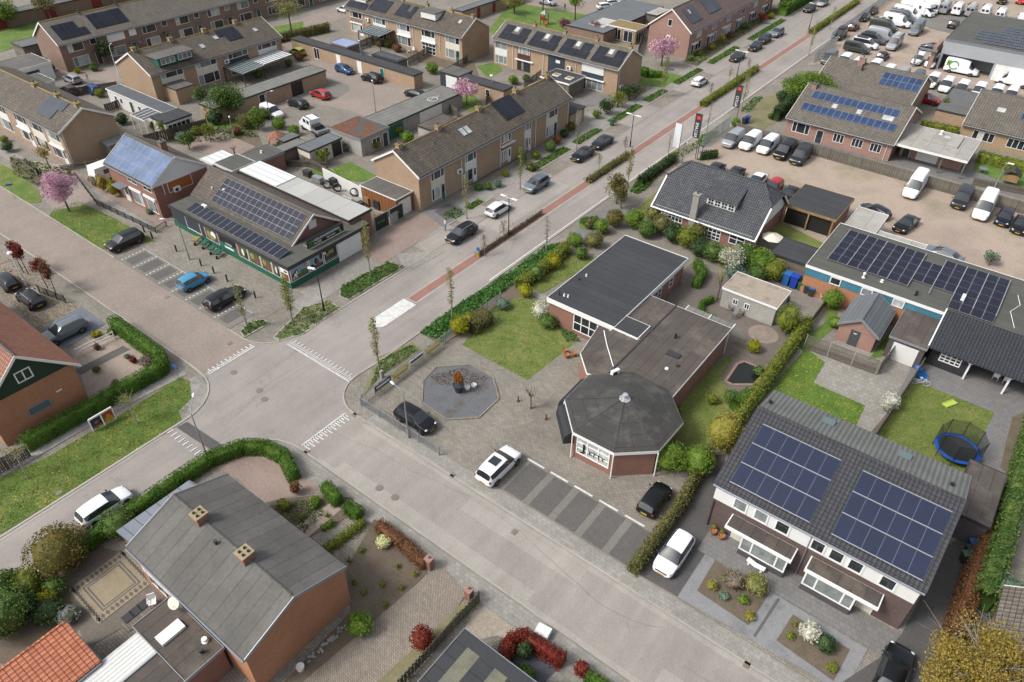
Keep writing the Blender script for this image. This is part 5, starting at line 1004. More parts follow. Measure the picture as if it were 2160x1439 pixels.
b=B('corrugated_canopy','white corrugated canopy roof between the dark extension and the orange tiles','shelter',-33.8,-31.5,-7,4.9); MB().poly8([(0,0,2.3),(2.3,0,2.55),(2.3,9.1,2.55),(0,9.1,2.3),(0,0,2.38),(2.3,0,2.63),(2.3,9.1,2.63),(0,9.1,2.38)]).build('roof','corr_white',b.r) if 0 else None
b.r.location=(-36.2,-7,0); MB().poly8([(2.4,0,2.35),(4.7,0,2.5),(4.7,11.9,2.5),(2.4,11.9,2.35),(2.4,0,2.43),(4.7,0,2.58),(4.7,11.9,2.58),(2.4,11.9,2.43)]).build('roof','corr_white',b.r)
for y in (1,6,11): MB().box(2.5,2.62,y,y+.12,0,2.36).build('post','dark_trim',b.r)
b=B('tiled_outbuilding','outbuilding with orange pantile roof in the bottom left corner','building',-37.9,-33.8,-9,2.3); b.gable('y',2.6,3.2,'brick_red','tile_orange',oh=.2,og=.15,ridge='tile_orange',verge='dark_trim',rid=3.6)
b=B('flat_roofed_garage','dark flat roofed building with pale stripes at the bottom centre','building',-17.0,-7,7,17.9); b.walls(2.6,'brick_dark'); b.flat(2.8,'felt_black','galvanised',.2,.1,.04)
for x in (.9,3.1,6.2): MB().box(x,x+1.0,.8,10.1,2.8,2.812).build('roof_strip','roof_chips',b.r)
# ---------------------------------------------------------------- clinic
b=B('clinic_building','low brick clinic wing with large black flat roof edged in white','building',-33.5,-25.9,50.9,66.2)
b.walls(3.0,'brick_red'); b.flat(3.2,'felt_black','white_frame',.5,.25,.06)
b.win('S',3.0,.5,2.9,2.1,(.33,.66),2,t=.1); b.slab('S',7.3,10.6,2.4,3.0,'white_frame','canopy_fascia',.2)
for u,w in ((3.3,2.0),(8.6,1.6),(12,.9)): b.win('E',u,1.0,w,1.2,2 if w>1 else 1,2)
MB().box(7.7,10.5,-.3,2.2,2.72,3.18).build('canopy','white_frame',b.r); MB().box(7.72,10.42,-.22,2.12,3.18,3.2).build('canopy_roof','felt_black',b.r)
for x,y in ((.8,5.6),(.6,4.5),(1.4,1.2),(1.0,1.1),(.55,.9)): b.vent(x,y,3.2,.25 if y>1 else .5,.06,'white_frame' if x>.6 else 'black_metal')
b=B('clinic_annex','lower clinic annex with brown bitumen roof and a white pipe','building',-26.2,-16.6,45.2,58.0)
mb=MB(); P=[(0,0),(9.6,0),(9.6,12.8),(.3,12.8),(.3,5.2),(-.2,5.1)]; P=[(1.9,-1.6),(9.6,-1.0),(9.6,12.8),(.35,12.8),(.35,5.0),(-1.0,5.0),(-.1,.4)]
mb.prism([(x*.985+.05,y*.985+.05) for x,y in P],0,2.75); mb.build('wall','brick_pink' if 0 else 'brick_red',b.r); MB().prism(P,2.75,2.975).build('fascia','white_frame',b.r); MB().prism([(x*.992+.035,y*.992+.035) for x,y in P],2.95,2.99).build('roof','felt_brown',b.r)
b.vent(5.9,8.0,2.99,.45,.1); b.vent(8.0,4.4,2.99,.15,.12,'dark_trim'); b.vent(7.4,3.4,2.99,.12,.1,'white_frame'); MB().box(6.3,7.6,5.2,5.9,2.99,3.12).build('roof_light','dark_trim',b.r)
MB().path([(-.1,4.6,3.05),(1.2,3.0,3.04),(3.4,.6,3.04)],.05).build('pipe','white_frame',b.r); b.aircon(4.1,-.3,3.0,R(70)); MB().box(3.45,3.6,-1.0,12.7,2.99,3.05).build('roof_upstand','dark_trim',b.r)
c8=(-19.15,41.4); V8=[(-23.95,43.35),(-23.85,39.35),(-21.1,36.55),(-17.2,36.65),(-14.45,39.1),(-14.35,43.2),(-17.2,46.1),(-21.1,46.2)]
b=B('octagonal_pavilion','octagonal clinic pavilion with low grey pyramid roof and vent cap','building',c8[0],c8[0]+1,c8[1],c8[1]+1)
V=[(x-c8[0],y-c8[1]) for x,y in V8]; mb=MB().prism([(x*.95,y*.95) for x,y in V],0,2.9); mb.build('wall','brick_red',b.r); MB().prism(V,2.8,3.1).build('fascia','white_frame',b.r)
mb=MB()
for i in range(8): mb.face([(V[(i+1)%8][0]*.996,V[(i+1)%8][1]*.996,3.12),(V[i][0]*.996,V[i][1]*.996,3.12),(0,0,4.55)])
bm_fix(mb); mb.build('roof','felt_oct',b.r)
sm=MB()
for i in range(8):
    if i not in (1,2,3): continue
    a=V[i]; sm.tube((a[0]*.98,a[1]*.98,3.14),(a[0]*.05,a[1]*.05,4.53),.018,n=4)
sm.build('roof_seam','dark_trim',b.r); MB().lathe([(.5,0),(.3,.06),(.16,.1),(.16,.35),(.24,.38),(.24,.48),(.1,.52)],(0,0,4.45),12).build('roof_vent','alu',b.r)
def face8(i,k=.951):
    a=Vector((*V[i],0))*k; c=Vector((*V[(i+1)%8],0))*k; d=(c-a).normalized(); return ((a.x,a.y,0),(d.x,d.y),(d.y,-d.x)),(c-a).length
fr,L=face8(2); b.win(fr,.25,.75,L-.55,2.05,3,3,pm='glass_blind',t=.1,d=.07)
text('J',1.3,'black_metal',b.r,fr,.75,1.3,.1,1.5); text('ETTY',.62,'black_metal',b.r,fr,1.45,1.3,.1,1.1)
MB().lathe([(.02,0),(.15,.01),(.02,.02)],n=10).build('bird_emblem','slate_blue',b.r) if 0 else None
for i in (0,1):
    fr,L=face8(i); mb=MB(); o_,a,n=fr
    prof=[(0,2.75),(.5,2.7),(.85,2.4),(.95,1.9),(.95,1.55)]
    for p,q in zip(prof[:-1],prof[1:]):
        A1=lambda u,pp:(o_[0]+a[0]*u+n[0]*pp[0],o_[1]+a[1]*u+n[1]*pp[0],pp[1]); mb.face([A1(.1,q),A1(L-.1,q),A1(L-.1,p),A1(.1,p)])
    for u in (.1,L-.1): mb.face([A1(u,p) for p in prof]+[A1(u,(0,1.55))])
    mb.build('awning','awning_black' if 'awning_black' in MAT else corrm('awning_black',A('2c2e33'),.5,.05,.7,0,seam=True),b.r)
    b.win(fr,.5,.6,L-1,1.5,2)
for i in (1,2,3,4): a=V[i]; MB().tube((a[0],a[1],0),(a[0],a[1],2.8),.06,n=6).build('downpipe','white_frame',b.r)
v=veranda(-21.8,-16.7,57.6,59.1,2.7,'corrugated garden canopy with white posts at the back of the clinic annex','corr_grey','white_frame',2.6,False,2)
# ---------------------------------------------------------------- villa
b=B('villa','white framed brick villa with dark pantiled half hipped roof and tall grey chimney','building',-35.3,-22.3,76.9,87.2)
W_,D_=b.W,b.D; yr=D_/2; ze,zr,zh=2.3,6.7,5.0
prof=[(0,0),(D_,0),(D_,ze),(yr,zh+.9),(0,ze)]
mb=MB().box(0,W_,0,D_,0,ze); 
for x in (.02,W_-.02): mb.face([(x,0,ze),(x,D_,ze),(x,yr+1.5,zh),(x,yr-1.5,zh)])
bm_fix(mb); mb.build('wall','brick_red',b.r)
f=(zh-ze)/(zr-ze); g=.45; yb=yr*f; hip=1.6
def rf(y,s): return -.4+(y+.4) if 0 else y
A0=(-g,-.4,ze-.3);A1=(W_+g,-.4,ze-.3);yh=-.4+(yr+.4)*f;H0=(-g,yh,zh);H1=(W_+g,yh,zh);R0=(hip,yr,zr);R1=(W_-hip,yr,zr)
mir=lambda p:(p[0],2*yr-p[1],p[2])
mb=MB(); mb.face([A0,A1,H1,R1,R0,H0]); mb.face([mir(p) for p in (A0,A1,H1,R1,R0,H0)]); mb.face([H1,mir(H1),R1]); mb.face([H0,mir(H0),R0])
q=[f_ for f_ in mb.f]; lo=MB(); 
bm=bm_fix(mb); b.rf=mb.build('roof','tile_grey',b.r)
for p,q in ((A0,H0),(A1,H1),(mir(A0),mir(H0)),(mir(A1),mir(H1))): MB().tube((p[0],p[1],p[2]-.1),(q[0],q[1],q[2]-.1),.12,n=4).build('verge_board','white_frame',b.r)
MB().tube(A0,A1,.1,n=6).build('gutter','white_frame',b.r)
rgm=MB(); 
for p,q in ((R0,R1),(R0,H0),(R1,H1),(R0,mir(H0)),(R1,mir(H1))):
    p=Vector(p);q=Vector(q);n_=int((q-p).length/.4)
    for i in range(n_): rgm.tube(p.lerp(q,i/n_),p.lerp(q,(i+.97)/n_),.14,.12,6)
rgm.build('ridge_tiles','tile_grey',b.r)
mb=MB(); mb.face([(W_+.03,0,ze),(W_+.03,D_,ze),(W_+.03,yr+1.6,zh-.05),(W_+.03,yr-1.6,zh-.05)]); mb.build('gable_board','white_wall',b.r)
b.chimney(5.25,-.1,0,5.4,.8,.6,'concrete','concrete'); 
b.win('S',.9,.25,3.0,1.8,6,3,t=.09); b.win('S',6.9,.15,2.2,1.95,4,4,t=.09); b.win('S',10.2,.5,2.0,1.5,2,2,t=.09); b.slab('S',0,W_,2.0,2.3,'white_frame','fascia',.08)
s_=(zr-ze+.3)/(yr+.4)
dm=MB().poly8([(5.9,1.6,3.3),(9.6,1.6,3.3),(9.6,3.6,5.2),(5.9,3.6,5.2),(5.9,1.6,4.75),(9.6,1.6,4.75),(9.6,4.2,5.75),(5.9,4.2,5.75)]); bm_fix(dm); o=dm.build('dormer','white_wall',b.r)
MB().poly8([(5.7,1.3,4.72),(9.8,1.3,4.72),(9.8,4.3,5.85),(5.7,4.3,5.85),(5.7,1.3,4.84),(9.8,1.3,4.84),(9.8,4.3,5.97),(5.7,4.3,5.97)]).build('dormer_roof','tile_grey',o)
for k in range(4): b.win(((5.9,1.6,0),(1,0),(0,-1)),.2+k*.88,3.75,.75,.8,2,2,t=.05)
b.win('E',1.2,.6,.9,1.4,1); b.pipe('S',12.9,0,2.2)
# carport, white flats
b=B('carport','dark flat roofed double carport with timber posts beside the villa lawn','carport',-22.1,-15.7,86.5,93.6); b.flat(2.6,'felt_black','plank_yellow',.28,.05,.05); MB().box(.25,6.2,.3,.4,.05,2.3).build('back_wall','black_metal',b.r); MB().box(6.1,6.25,.2,6.8,.05,2.4).build('side_wall','brick_red',b.r)
for x in (.1,3.1,6.1): 
    for y in (.05,6.9): MB().box(x-.09,x+.09,y-.09,y+.09,0,2.4).build('post','plank_yellow',b.r)
flatb('garage','white flat roofed garage between the carport and the blue building',-14.4,-11.0,85.2,91.3,2.8,'white_wall','felt_light','verge_white',cat='garage')
flatb('lean_to','long narrow lean-to with pale flat roof behind the blue building',-11.0,-5.5,85.0,87.2,2.6,'render_grey','felt_light','verge_white')
# blue clad building
b=B('blue_clad_building','long flat roofed brick building with blue cladding and a large solar array','building',-14.6,16,72.9,84.1)
b.walls(3.4,'brick_orange'); b.flat(3.6,'felt_olive','white_frame',.3,.15,.05)
b.slab('S',0,30.6,2.35,3.3,'blue_cladding','cladding',.05)
for u,m in ((2.7,'glass_dark'),(6.0,'glass_curtain'),(9.2,'glass_blind'),(17.4,'glass_dark'),(20.0,'glass_dark'),(24,'glass_dark')): b.win(((0,-.05,0),(1,0),(0,-1)),u,2.35,1.15,.9,1,pm=m,d=.05,t=.1)
me=panelmesh(1.68,1.0,'solar_purple','alu'); me2=panelmesh(1.0,1.4,'solar_purple','alu'); X0,Y0=-13.2,75.2
for i in range(16):
    for j in range(5):
        x=X0+i*1.05; y=Y0+j*1.53
        if i<8 or (i in (8,9) and 0<j<4) or (10<=i and j>0): link('solar_panel',me2,b.r,(x+14.6,y-72.9,3.75),(R(6),0,0))
for i in range(12,16): link('solar_panel',me2,b.r,(X0+i*1.05+14.6,Y0-72.9,3.75),(R(6),0,0)); link('solar_panel',me2,b.r,(X0+i*1.05+14.6,Y0-1.53-72.9,3.75),(R(6),0,0))
mb=MB(); [mb.tube((X0+14.6+i*2.1-.02,2.0,3.9),(X0+14.6+i*2.1-.02,10.0,3.9),.035,n=4) for i in range(9)]; mb.build('mounting_rail','alu',b.r)
b.vent(5.6,1.2,3.6,.6,.1,'white_frame'); b.vent(7.4,1.6,3.6,.25,.1,'white_frame'); b.vent(10.9,1.3,3.6,.5,.1,'black_metal'); b.aircon(14.9,3.2,3.62,R(90)); b.vent(20.2,8.8,3.6,.3,.2,'concrete')
mb=MB(); mb.path([(19.3,7.8,3.64),(19.8,6,3.64),(19.2,4.2,3.64),(20,1.4,3.64)],.03); mb.build('cable','white_frame',b.r)
b=B('brick_shed','brick shed with grey gabled felt roof and steel door','shed',-8.6,-5.0,66.8,72.0); b.gable('y',2.2,3.4,'brick_pink','felt_shed',oh=.25,og=.25,ridge='felt_shed',verge='galvanised'); b.slab('S',1.2,2.15,0,1.9,'steel_door','door',.03)
b.slab('S',1.5,1.8,1.5,1.6,'white_frame','door_label',.04)
flatb('garage','dark brick garage with white double door and brown flat roof',-3.9,-.6,67.1,73.0,2.6,'brick_dark','felt_brown','galvanised',cat='garage',op=[('g','S',.5,2.3,2.1,'white_wall')])
b=B('garden_veranda','garden room and open veranda under a black tiled roof with white posts','veranda',-.2,14,68.3,72.8); b.gable('x',2.5,3.9,'black_metal','tile_black',oh=.5,og=.3,ridge='tile_black',verge='white_frame') if 0 else None
mb=MB().box(0,3.4,.3,4.3,0,2.4).box(3.4,14,4.1,4.3,0,2.5); mb.build('wall','wall_black' if 'wall_black' in MAT else plankm('wall_black',A('3c3b3d'),A('343336'),.15),b.r)
mb=MB().poly8([(-.3,-.5,2.35),(14.3,-.5,2.35),(14.3,4.5,3.9),(-.3,4.5,3.9),(-.3,-.5,2.5),(14.3,-.5,2.5),(14.3,4.5,4.05),(-.3,4.5,4.05)]); b.rf=mb.build('roof','tile_black',b.r); MB().box(-.4,-.3,-.5,4.5,2.3,2.6).poly8([(-.42,-.5,2.3),(-.3,-.5,2.3),(-.3,4.5,3.85),(-.42,4.5,3.85),(-.42,-.5,2.6),(-.3,-.5,2.6),(-.3,4.5,4.15),(-.42,4.5,4.15)]).build('verge_board','white_frame',b.r)
b.win(((0,.3,0),(1,0),(0,-1)),.9,.9,1.9,1.15,4,3,t=.1)
for x in (3.5,6.9,10.3): MB().box(x-.08,x+.08,0,.16,0,2.35).build('post','white_frame',b.r); MB().tube((x,.08,1.8),(x+.6,.08,2.4),.06,n=4).tube((x,.08,1.8),(x-.6,.08,2.4),.06,n=4).build('brace','white_frame',b.r)
flatb('garage','dark brick garage with brown flat roof at the back of the trampoline garden',5.9,8.4,48.0,54.3,2.6,'brick_dark','felt_brown','dark_trim',cat='garage')
flatb('garden_shed','whitewashed garden shed with gravel covered flat roof and small windows',-20.5,-14.6,64.8,68.5,2.45,'render_grey','gravel_roof','white_frame',op=[('w','S',1.3,.9,.6,.7,2),('w','S',2.6,.9,.6,.7,2)])
# ---------------------------------------------------------------- duplex
b=B('semi_detached_house','white and brown brick semi detached house with dark tiles and two big solar fields','building',-8.9,5.55,37.4,47.6)
b.gable('x',4.8,7.4,'brick_purple','tile_dark',oh=.14,og=.2,rid=6.6,zback=6.5,backmat='corr_rib',ridge='tile_dark',verge='dark_trim')
b.slab('S',.02,14.43,3.2,4.85,'white_wall','white_cladding',.05)
for u,w in ((1.5,1.1),(3.1,1.1),(4.7,1.1),(7.3,1.05),(8.6,1.05),(9.9,1.05),(12.0,1.1)): b.win(((0,-.05,0),(1,0),(0,-1)),u,3.3,w,1.2,1,pm='glass_curtain' if u<4 else 'glass_dark',d=.06,t=.12)
for k,(u0) in enumerate((1.7,7.7)):
    w=5.05; z0=2.45; o=MB().box(u0,u0+w,-1.35,-.0,2.3,2.6).build('bay_canopy','white_frame',b.r); MB().box(u0+.1,u0+w-.1,-1.25,-.05,2.6,2.64).build('canopy_roof','felt_brown',o)
    bu=(u0+.15) if k else u0+1.35; bw=3.5; MB().box(bu,bu+bw,-1.1,0,0,.7).build('bay_wall','brick_dark',b.r); b.win(((0,-1.1,0),(1,0),(0,-1)),bu,.7,bw,1.6,(.25,.78),pm='glass_curtain',t=.12); MB().box(bu+.05,bu+bw-.05,-1.08,0,.7,2.3).build('bay_side','white_frame',b.r)
    du=u0+.4 if not k else u0+3.85; b.door('S',du,1.0,2.15,'cream_panel',True)
    b.slab('S',du+.38,du+.5,1.0,1.8,'black_metal','letter_box',.06)
b.pipe('S',7.25,0,4.6,'zinc',.12); b.pipe('S',.15,0,3.0,'dark_trim')
for u0 in (.75,8.25):
    for j in range(3): b.solar(u0,.62+j*1.8,6,1,.99,1.72,.005,'solar_duplex','solar_rim' if 'solar_rim' in MAT else (flatm('solar_rim',A('6a7284')),'solar_rim')[1])
    for j in range(4): b.onroof(MB().box(0,5.95,-.02,.02,.05,.105),'mounting_rail','alu',u0,.6+j*1.8)
b.vent(.3,7.9,7.0,.5,.1); b.vent(13.6,7.8,7.0,.5,.1)
for x in (4.2,9.8): MB().box(x,x+.9,8.6,9.3,7.02,7.12).build('skylight','glass_green',b.r)
MB().box(-2.4,-.3,8,8.6,0,2.0).build('garden_gate','plank_grey',b.r)
# ---------------------------------------------------------------- pink house and neighbours
b=B('bungalow','pink brick bungalow with two long rows of blue solar panels','building',-32.3,-16.4,113.8,128.6)
b.gable('x',2.85,5.9,'brick_pink','tile_old',oh=.4,og=.2)
b.solar(1.0,2.3,14,1,1.0,1.6,.0,'solar_blue','alu'); b.solar(1.4,5.3,13,1,1.0,1.6,.0,'solar_blue','alu'); b.skylight(5.1,4.2,.7,.9).skylight(8.8,4.2,.7,.9).skylight(12.6,4.3,1.5,1.1)
b.win('S',1.0,.8,2.7,1.6,(.25,.75),t=.08); b.door('S',4.9,.95,2.0,'slate_blue',True); 
for u in (7.4,10.2,12.9): b.win('S',u,.9,1.6,1.3,3)
b.chimney(1.0,6.6,4.8,6.4,.7,.7,'brick_pink','ridge_grey'); b.pipe('S',15.2,0,2.7)
b=B('bungalow','second bungalow with grey tile roof and twelve solar panels behind the pink one','building',-34,-18.4,129.3,144); b.gable('x',2.9,5.9,'brick_tan','tile_old',oh=.4,og=.2); b.solar(9.4,4.0,6,2,1.0,1.55,.02,'solar_blue','alu'); b.chimney(5.2,6.9,5.5,7.0,1.0,.9,'brick_pink','concrete'); b.vent(5.8,5.6,5.4,.9,.12)
b=B('flat_extension','pale flat roofed extension with raised roof part and white garage door','building',-16.3,-6.6,114.2,123.2); 
mb=MB().box(.5,9,3,8.9,0,2.6); mb.build('wall','brick_pink',b.r); b.flat(2.8,'felt_light','verge_white',.3,.1); MB().box(2.9,7.6,3.4,8.3,2.8,3.05).build('raised_roof','gravel_roof' if 0 else 'felt_light',b.r)
fr=((0,3,0),(1,0),(0,-1)); b.slab(fr,2.9,5.8,.05,2.15,'white_wall','garage_door',.05); b.door(fr,.9,1.0,2.1,'slate_blue',True); b.vent(4.6,6.9,3.05,.6,.15,'white_frame'); MB().box(5.2,6.1,6,6.7,3.05,3.12).build('roof_light','glass_blind',b.r)
for x in (6.6,9.6): MB().box(x-.08,x+.08,.1,.26,0,2.5).build('post','plank_grey',b.r)
b=B('bungalow','tan bungalow with grey tile roof at the right edge','building',-9.9,8,128.4,143.2); b.gable('x',2.9,5.9,'brick_beige','tile_old',oh=.4,og=.2)
b.win('S',1.6,.9,3.0,1.4,4,pm=['glass_dark','glass_blind','glass_dark']); b.win('S',6.4,.9,3.0,1.4,4); b.solar(6.6,3.6,5,2,1,1.6,.02,'solar_blue','alu'); b.skylight(3.2,4.2,1.1,.9)
flatb('carport','carport with lichened corrugated sheet roof between two bungalows',-14.9,-10.3,133.5,145.3,2.4,'brick_tan','corr_metal','dark_trim',cat='carport')
# showroom
b=B('showroom','grey vehicle showroom with solar array and raised white garage door','building',-21,10,162.2,185.5)
mb=MB().box(0,31,4,23.3,0,5.2).box(0,.4,0,4,0,5.2); mb.build('wall','cladding_grey' if 'cladding_grey' in MAT else plain('cladding_grey',A('b4b9bd'),.5,.06),b.r); b.flat(5.5,'felt_olive','zinc',.3,.1,.1)
b.slab('S',0,31,2.9,5.25,'cladding_grey','cladding_band',.05,-4.0 if 0 else -.2); MB().box(9.2,9.6,0,4,0,5.2).box(14.2,14.6,0,4,0,5.2).box(14.6,31,.1,4,0,5.2).build('inner_wall','cladding_grey',b.r); b.slab('S',9.6,14.2,0,2.9,'white_wall','garage_door',.02); b.win('S',9.9,1.2,4.0,1.0,3,2,pm='glass_dark',d=.06)
me=panelmesh(1.7,1.05,'solar_dark','galvanised')
for i in range(9):
    for j in range(8):
        if i+j>0 and not (i<2 and j>4): link('solar_panel',me,b.r,(4+i*1.74,1.6+j*1.9,5.62),(R(5),0,0))
me3=MB().box(0,0.3,0,14,5.5,5.7)
b=B('brick_portal','brick pier and grey beam frame at the showroom entrance','wall',-25,-21.3,160,166); MB().box(.2,.5,.2,.5,0,3.6).box(.2,3.6,.2,.6,3.4,3.7).build('frame','zinc',b.r); MB().box(2.6,3.3,.8,6,0,4.3).build('pier','brick_pink',b.r)

flatb('lean_to','low dark felt roofed lean-to between the villa lawn and the blue clad building',-19.3,-14.9,75.2,79.3,2.2,'plank_old','felt_black','dark_trim')
# ---------------------------------------------------------------- vehicles
flatm('tyre',(.015,.015,.016),.8); flatm('rim',A('9a9da0'),.35,.6); flatm('headlight',A('d5dadd',.7),.1,spec=.8); flatm('taillight',A('a02226'),.2); flatm('plate_yellow',A('e0b020'),.5); flatm('plate_white',A('d8d8d4'),.5); flatm('black_plastic',(.02,.02,.021),.6)
PAINT={'white':('e9eaec',.8),'silver':('a9adb1',.62),'grey':('5d6268',.6),'darkgrey':('3a3d41',.55),'black':('1b1c20',.5),'navy':('1c2438',.6),'blue':('1f4f8a',.6),'sky':('4a9ac8',.65),'red':('b8202a',.7),'lime':('bccf5a',.7),'maroon':('4a2024',.6),'green':('3f463c',.6),'steel':('77828c',.62),'rust':('5a3a36',.6),'anthracite':('2b2e33',.55)}
for k,(h,s_) in PAINT.items():
    n=NT('paint_'+k); n.fin(sh(A(h,s_),.6) if k in ('black','anthracite','darkgrey','navy') else A(h,s_),.3,.0,spec=.4); n.b.inputs['Coat Weight'].default_value=.25; n.b.inputs['Coat Roughness'].default_value=.08
# stations: x, half width, z low, z belt, z top, half width top ; 'seg' top/side glass flags refer to segment towards the next station
CT={
'hatch':dict(L=4.1,wb=(-1.25,1.3),r=.31,st=[(-2.05,.70,.42,.70,.78,.55,0,0),(-2.0,.80,.24,.86,.94,.66,2,0),(-1.75,.84,.22,.93,1.36,.56,0,1),(-1.35,.86,.2,.93,1.46,.60,0,1),(-.2,.88,.2,.92,1.49,.62,0,1),(.25,.88,.2,.91,1.45,.60,1,1),(1.05,.87,.2,.89,.95,.74,0,0),(1.6,.84,.2,.80,.86,.70,0,0),(1.95,.74,.24,.66,.72,.58,0,0),(2.05,.6,.32,.55,.6,.45,0,0)]),
'suv':dict(L=4.4,wb=(-1.33,1.35),r=.35,st=[(-2.2,.74,.46,.80,.9,.6,0,0),(-2.15,.86,.3,.98,1.06,.72,2,0),(-1.9,.9,.28,1.05,1.52,.62,0,1),(-1.5,.92,.26,1.05,1.62,.66,0,1),(-.2,.93,.26,1.04,1.66,.68,0,1),(.3,.93,.26,1.03,1.62,.66,1,1),(1.1,.92,.26,1.0,1.08,.8,0,0),(1.75,.9,.26,.94,1.02,.76,0,0),(2.1,.82,.3,.78,.86,.66,0,0),(2.2,.7,.36,.66,.72,.55,0,0)]),
'sedan':dict(L=4.6,wb=(-1.4,1.42),r=.33,st=[(-2.3,.74,.4,.74,.8,.6,0,0),(-2.2,.86,.28,.88,.94,.72,0,0),(-1.75,.89,.24,.93,.98,.76,2,0),(-1.15,.9,.22,.93,1.36,.6,0,1),(-.5,.91,.2,.92,1.43,.62,0,1),(.2,.91,.2,.91,1.41,.61,1,1),(1.1,.9,.2,.88,.94,.76,0,0),(1.8,.87,.2,.8,.86,.72,0,0),(2.2,.78,.24,.66,.72,.6,0,0),(2.32,.64,.32,.55,.6,.48,0,0)]),
'estate':dict(L=4.65,wb=(-1.38,1.4),r=.33,st=[(-2.32,.74,.42,.76,.84,.6,0,0),(-2.26,.86,.26,.92,1.0,.7,2,0),(-2.0,.89,.24,.96,1.36,.6,0,1),(-1.6,.9,.22,.95,1.44,.63,0,1),(-.2,.91,.2,.94,1.49,.64,0,1),(.25,.91,.2,.93,1.45,.62,1,1),(1.1,.9,.2,.9,.97,.76,0,0),(1.8,.87,.2,.82,.88,.72,0,0),(2.2,.78,.24,.68,.74,.6,0,0),(2.32,.64,.32,.56,.62,.48,0,0)]),
'small':dict(L=3.6,wb=(-1.12,1.18),r=.29,st=[(-1.8,.68,.42,.72,.8,.55,0,0),(-1.76,.78,.24,.86,.94,.64,2,0),(-1.5,.81,.22,.93,1.38,.56,0,1),(-1.1,.82,.2,.93,1.48,.6,0,1),(-.1,.83,.2,.92,1.5,.6,0,1),(.3,.83,.2,.91,1.45,.58,1,1),(1.0,.82,.2,.9,.96,.7,0,0),(1.45,.79,.2,.8,.86,.66,0,0),(1.72,.7,.24,.66,.72,.55,0,0),(1.8,.56,.32,.55,.6,.42,0,0)]),
'van':dict(L=5.1,wb=(-1.5,1.55),r=.34,st=[(-2.52,.8,.42,1.05,1.5,.7,0,0),(-2.48,.92,.28,1.1,1.85,.76,0,0),(-2.3,.95,.25,1.1,1.93,.8,0,3),(.2,.96,.25,1.1,1.96,.8,0,1),(.75,.96,.25,1.1,1.9,.78,1,1),(1.7,.95,.25,1.08,1.14,.84,0,0),(2.2,.92,.25,.96,1.04,.78,0,0),(2.48,.82,.28,.8,.88,.68,0,0),(2.56,.7,.34,.62,.68,.55,0,0)]),
'minibus':dict(L=5.1,wb=(-1.5,1.55),r=.34,st=[(-2.52,.8,.42,1.05,1.5,.7,2,0),(-2.4,.92,.28,1.1,1.88,.76,0,1),(-2.0,.95,.25,1.1,1.95,.8,0,1),(.2,.96,.25,1.1,1.97,.8,0,1),(.75,.96,.25,1.1,1.9,.78,1,1),(1.7,.95,.25,1.08,1.14,.84,0,0),(2.2,.92,.25,.96,1.04,.78,0,0),(2.48,.82,.28,.8,.88,.68,0,0),(2.56,.7,.34,.62,.68,.55,0,0)]),
'bigvan':dict(L=6.0,wb=(-1.85,1.8),r=.36,st=[(-3.0,.9,.45,1.3,2.4,.8,0,0),(-2.96,.98,.3,1.3,2.55,.84,0,0),(-2.7,1.0,.28,1.3,2.6,.86,0,3),(.7,1.0,.28,1.3,2.6,.85,0,0),(1.15,1.0,.28,1.3,2.3,.8,1,1),(2.0,.99,.28,1.2,1.28,.86,0,0),(2.5,.95,.28,1.05,1.12,.8,0,0),(2.88,.86,.3,.85,.92,.7,0,0),(2.98,.74,.36,.65,.72,.6,0,0)]),
'caddy':dict(L=4.4,wb=(-1.35,1.35),r=.31,st=[(-2.18,.76,.42,.95,1.5,.66,0,0),(-2.15,.86,.26,1.0,1.74,.7,0,0),(-1.95,.88,.24,1.0,1.8,.72,0,3),(-.1,.89,.24,1.0,1.82,.7,0,1),(.45,.89,.24,1.0,1.72,.68,1,1),(1.2,.88,.24,.98,1.04,.76,0,0),(1.75,.86,.24,.88,.94,.72,0,0),(2.1,.76,.28,.7,.76,.6,0,0),(2.2,.62,.34,.58,.64,.5,0,0)]),
}
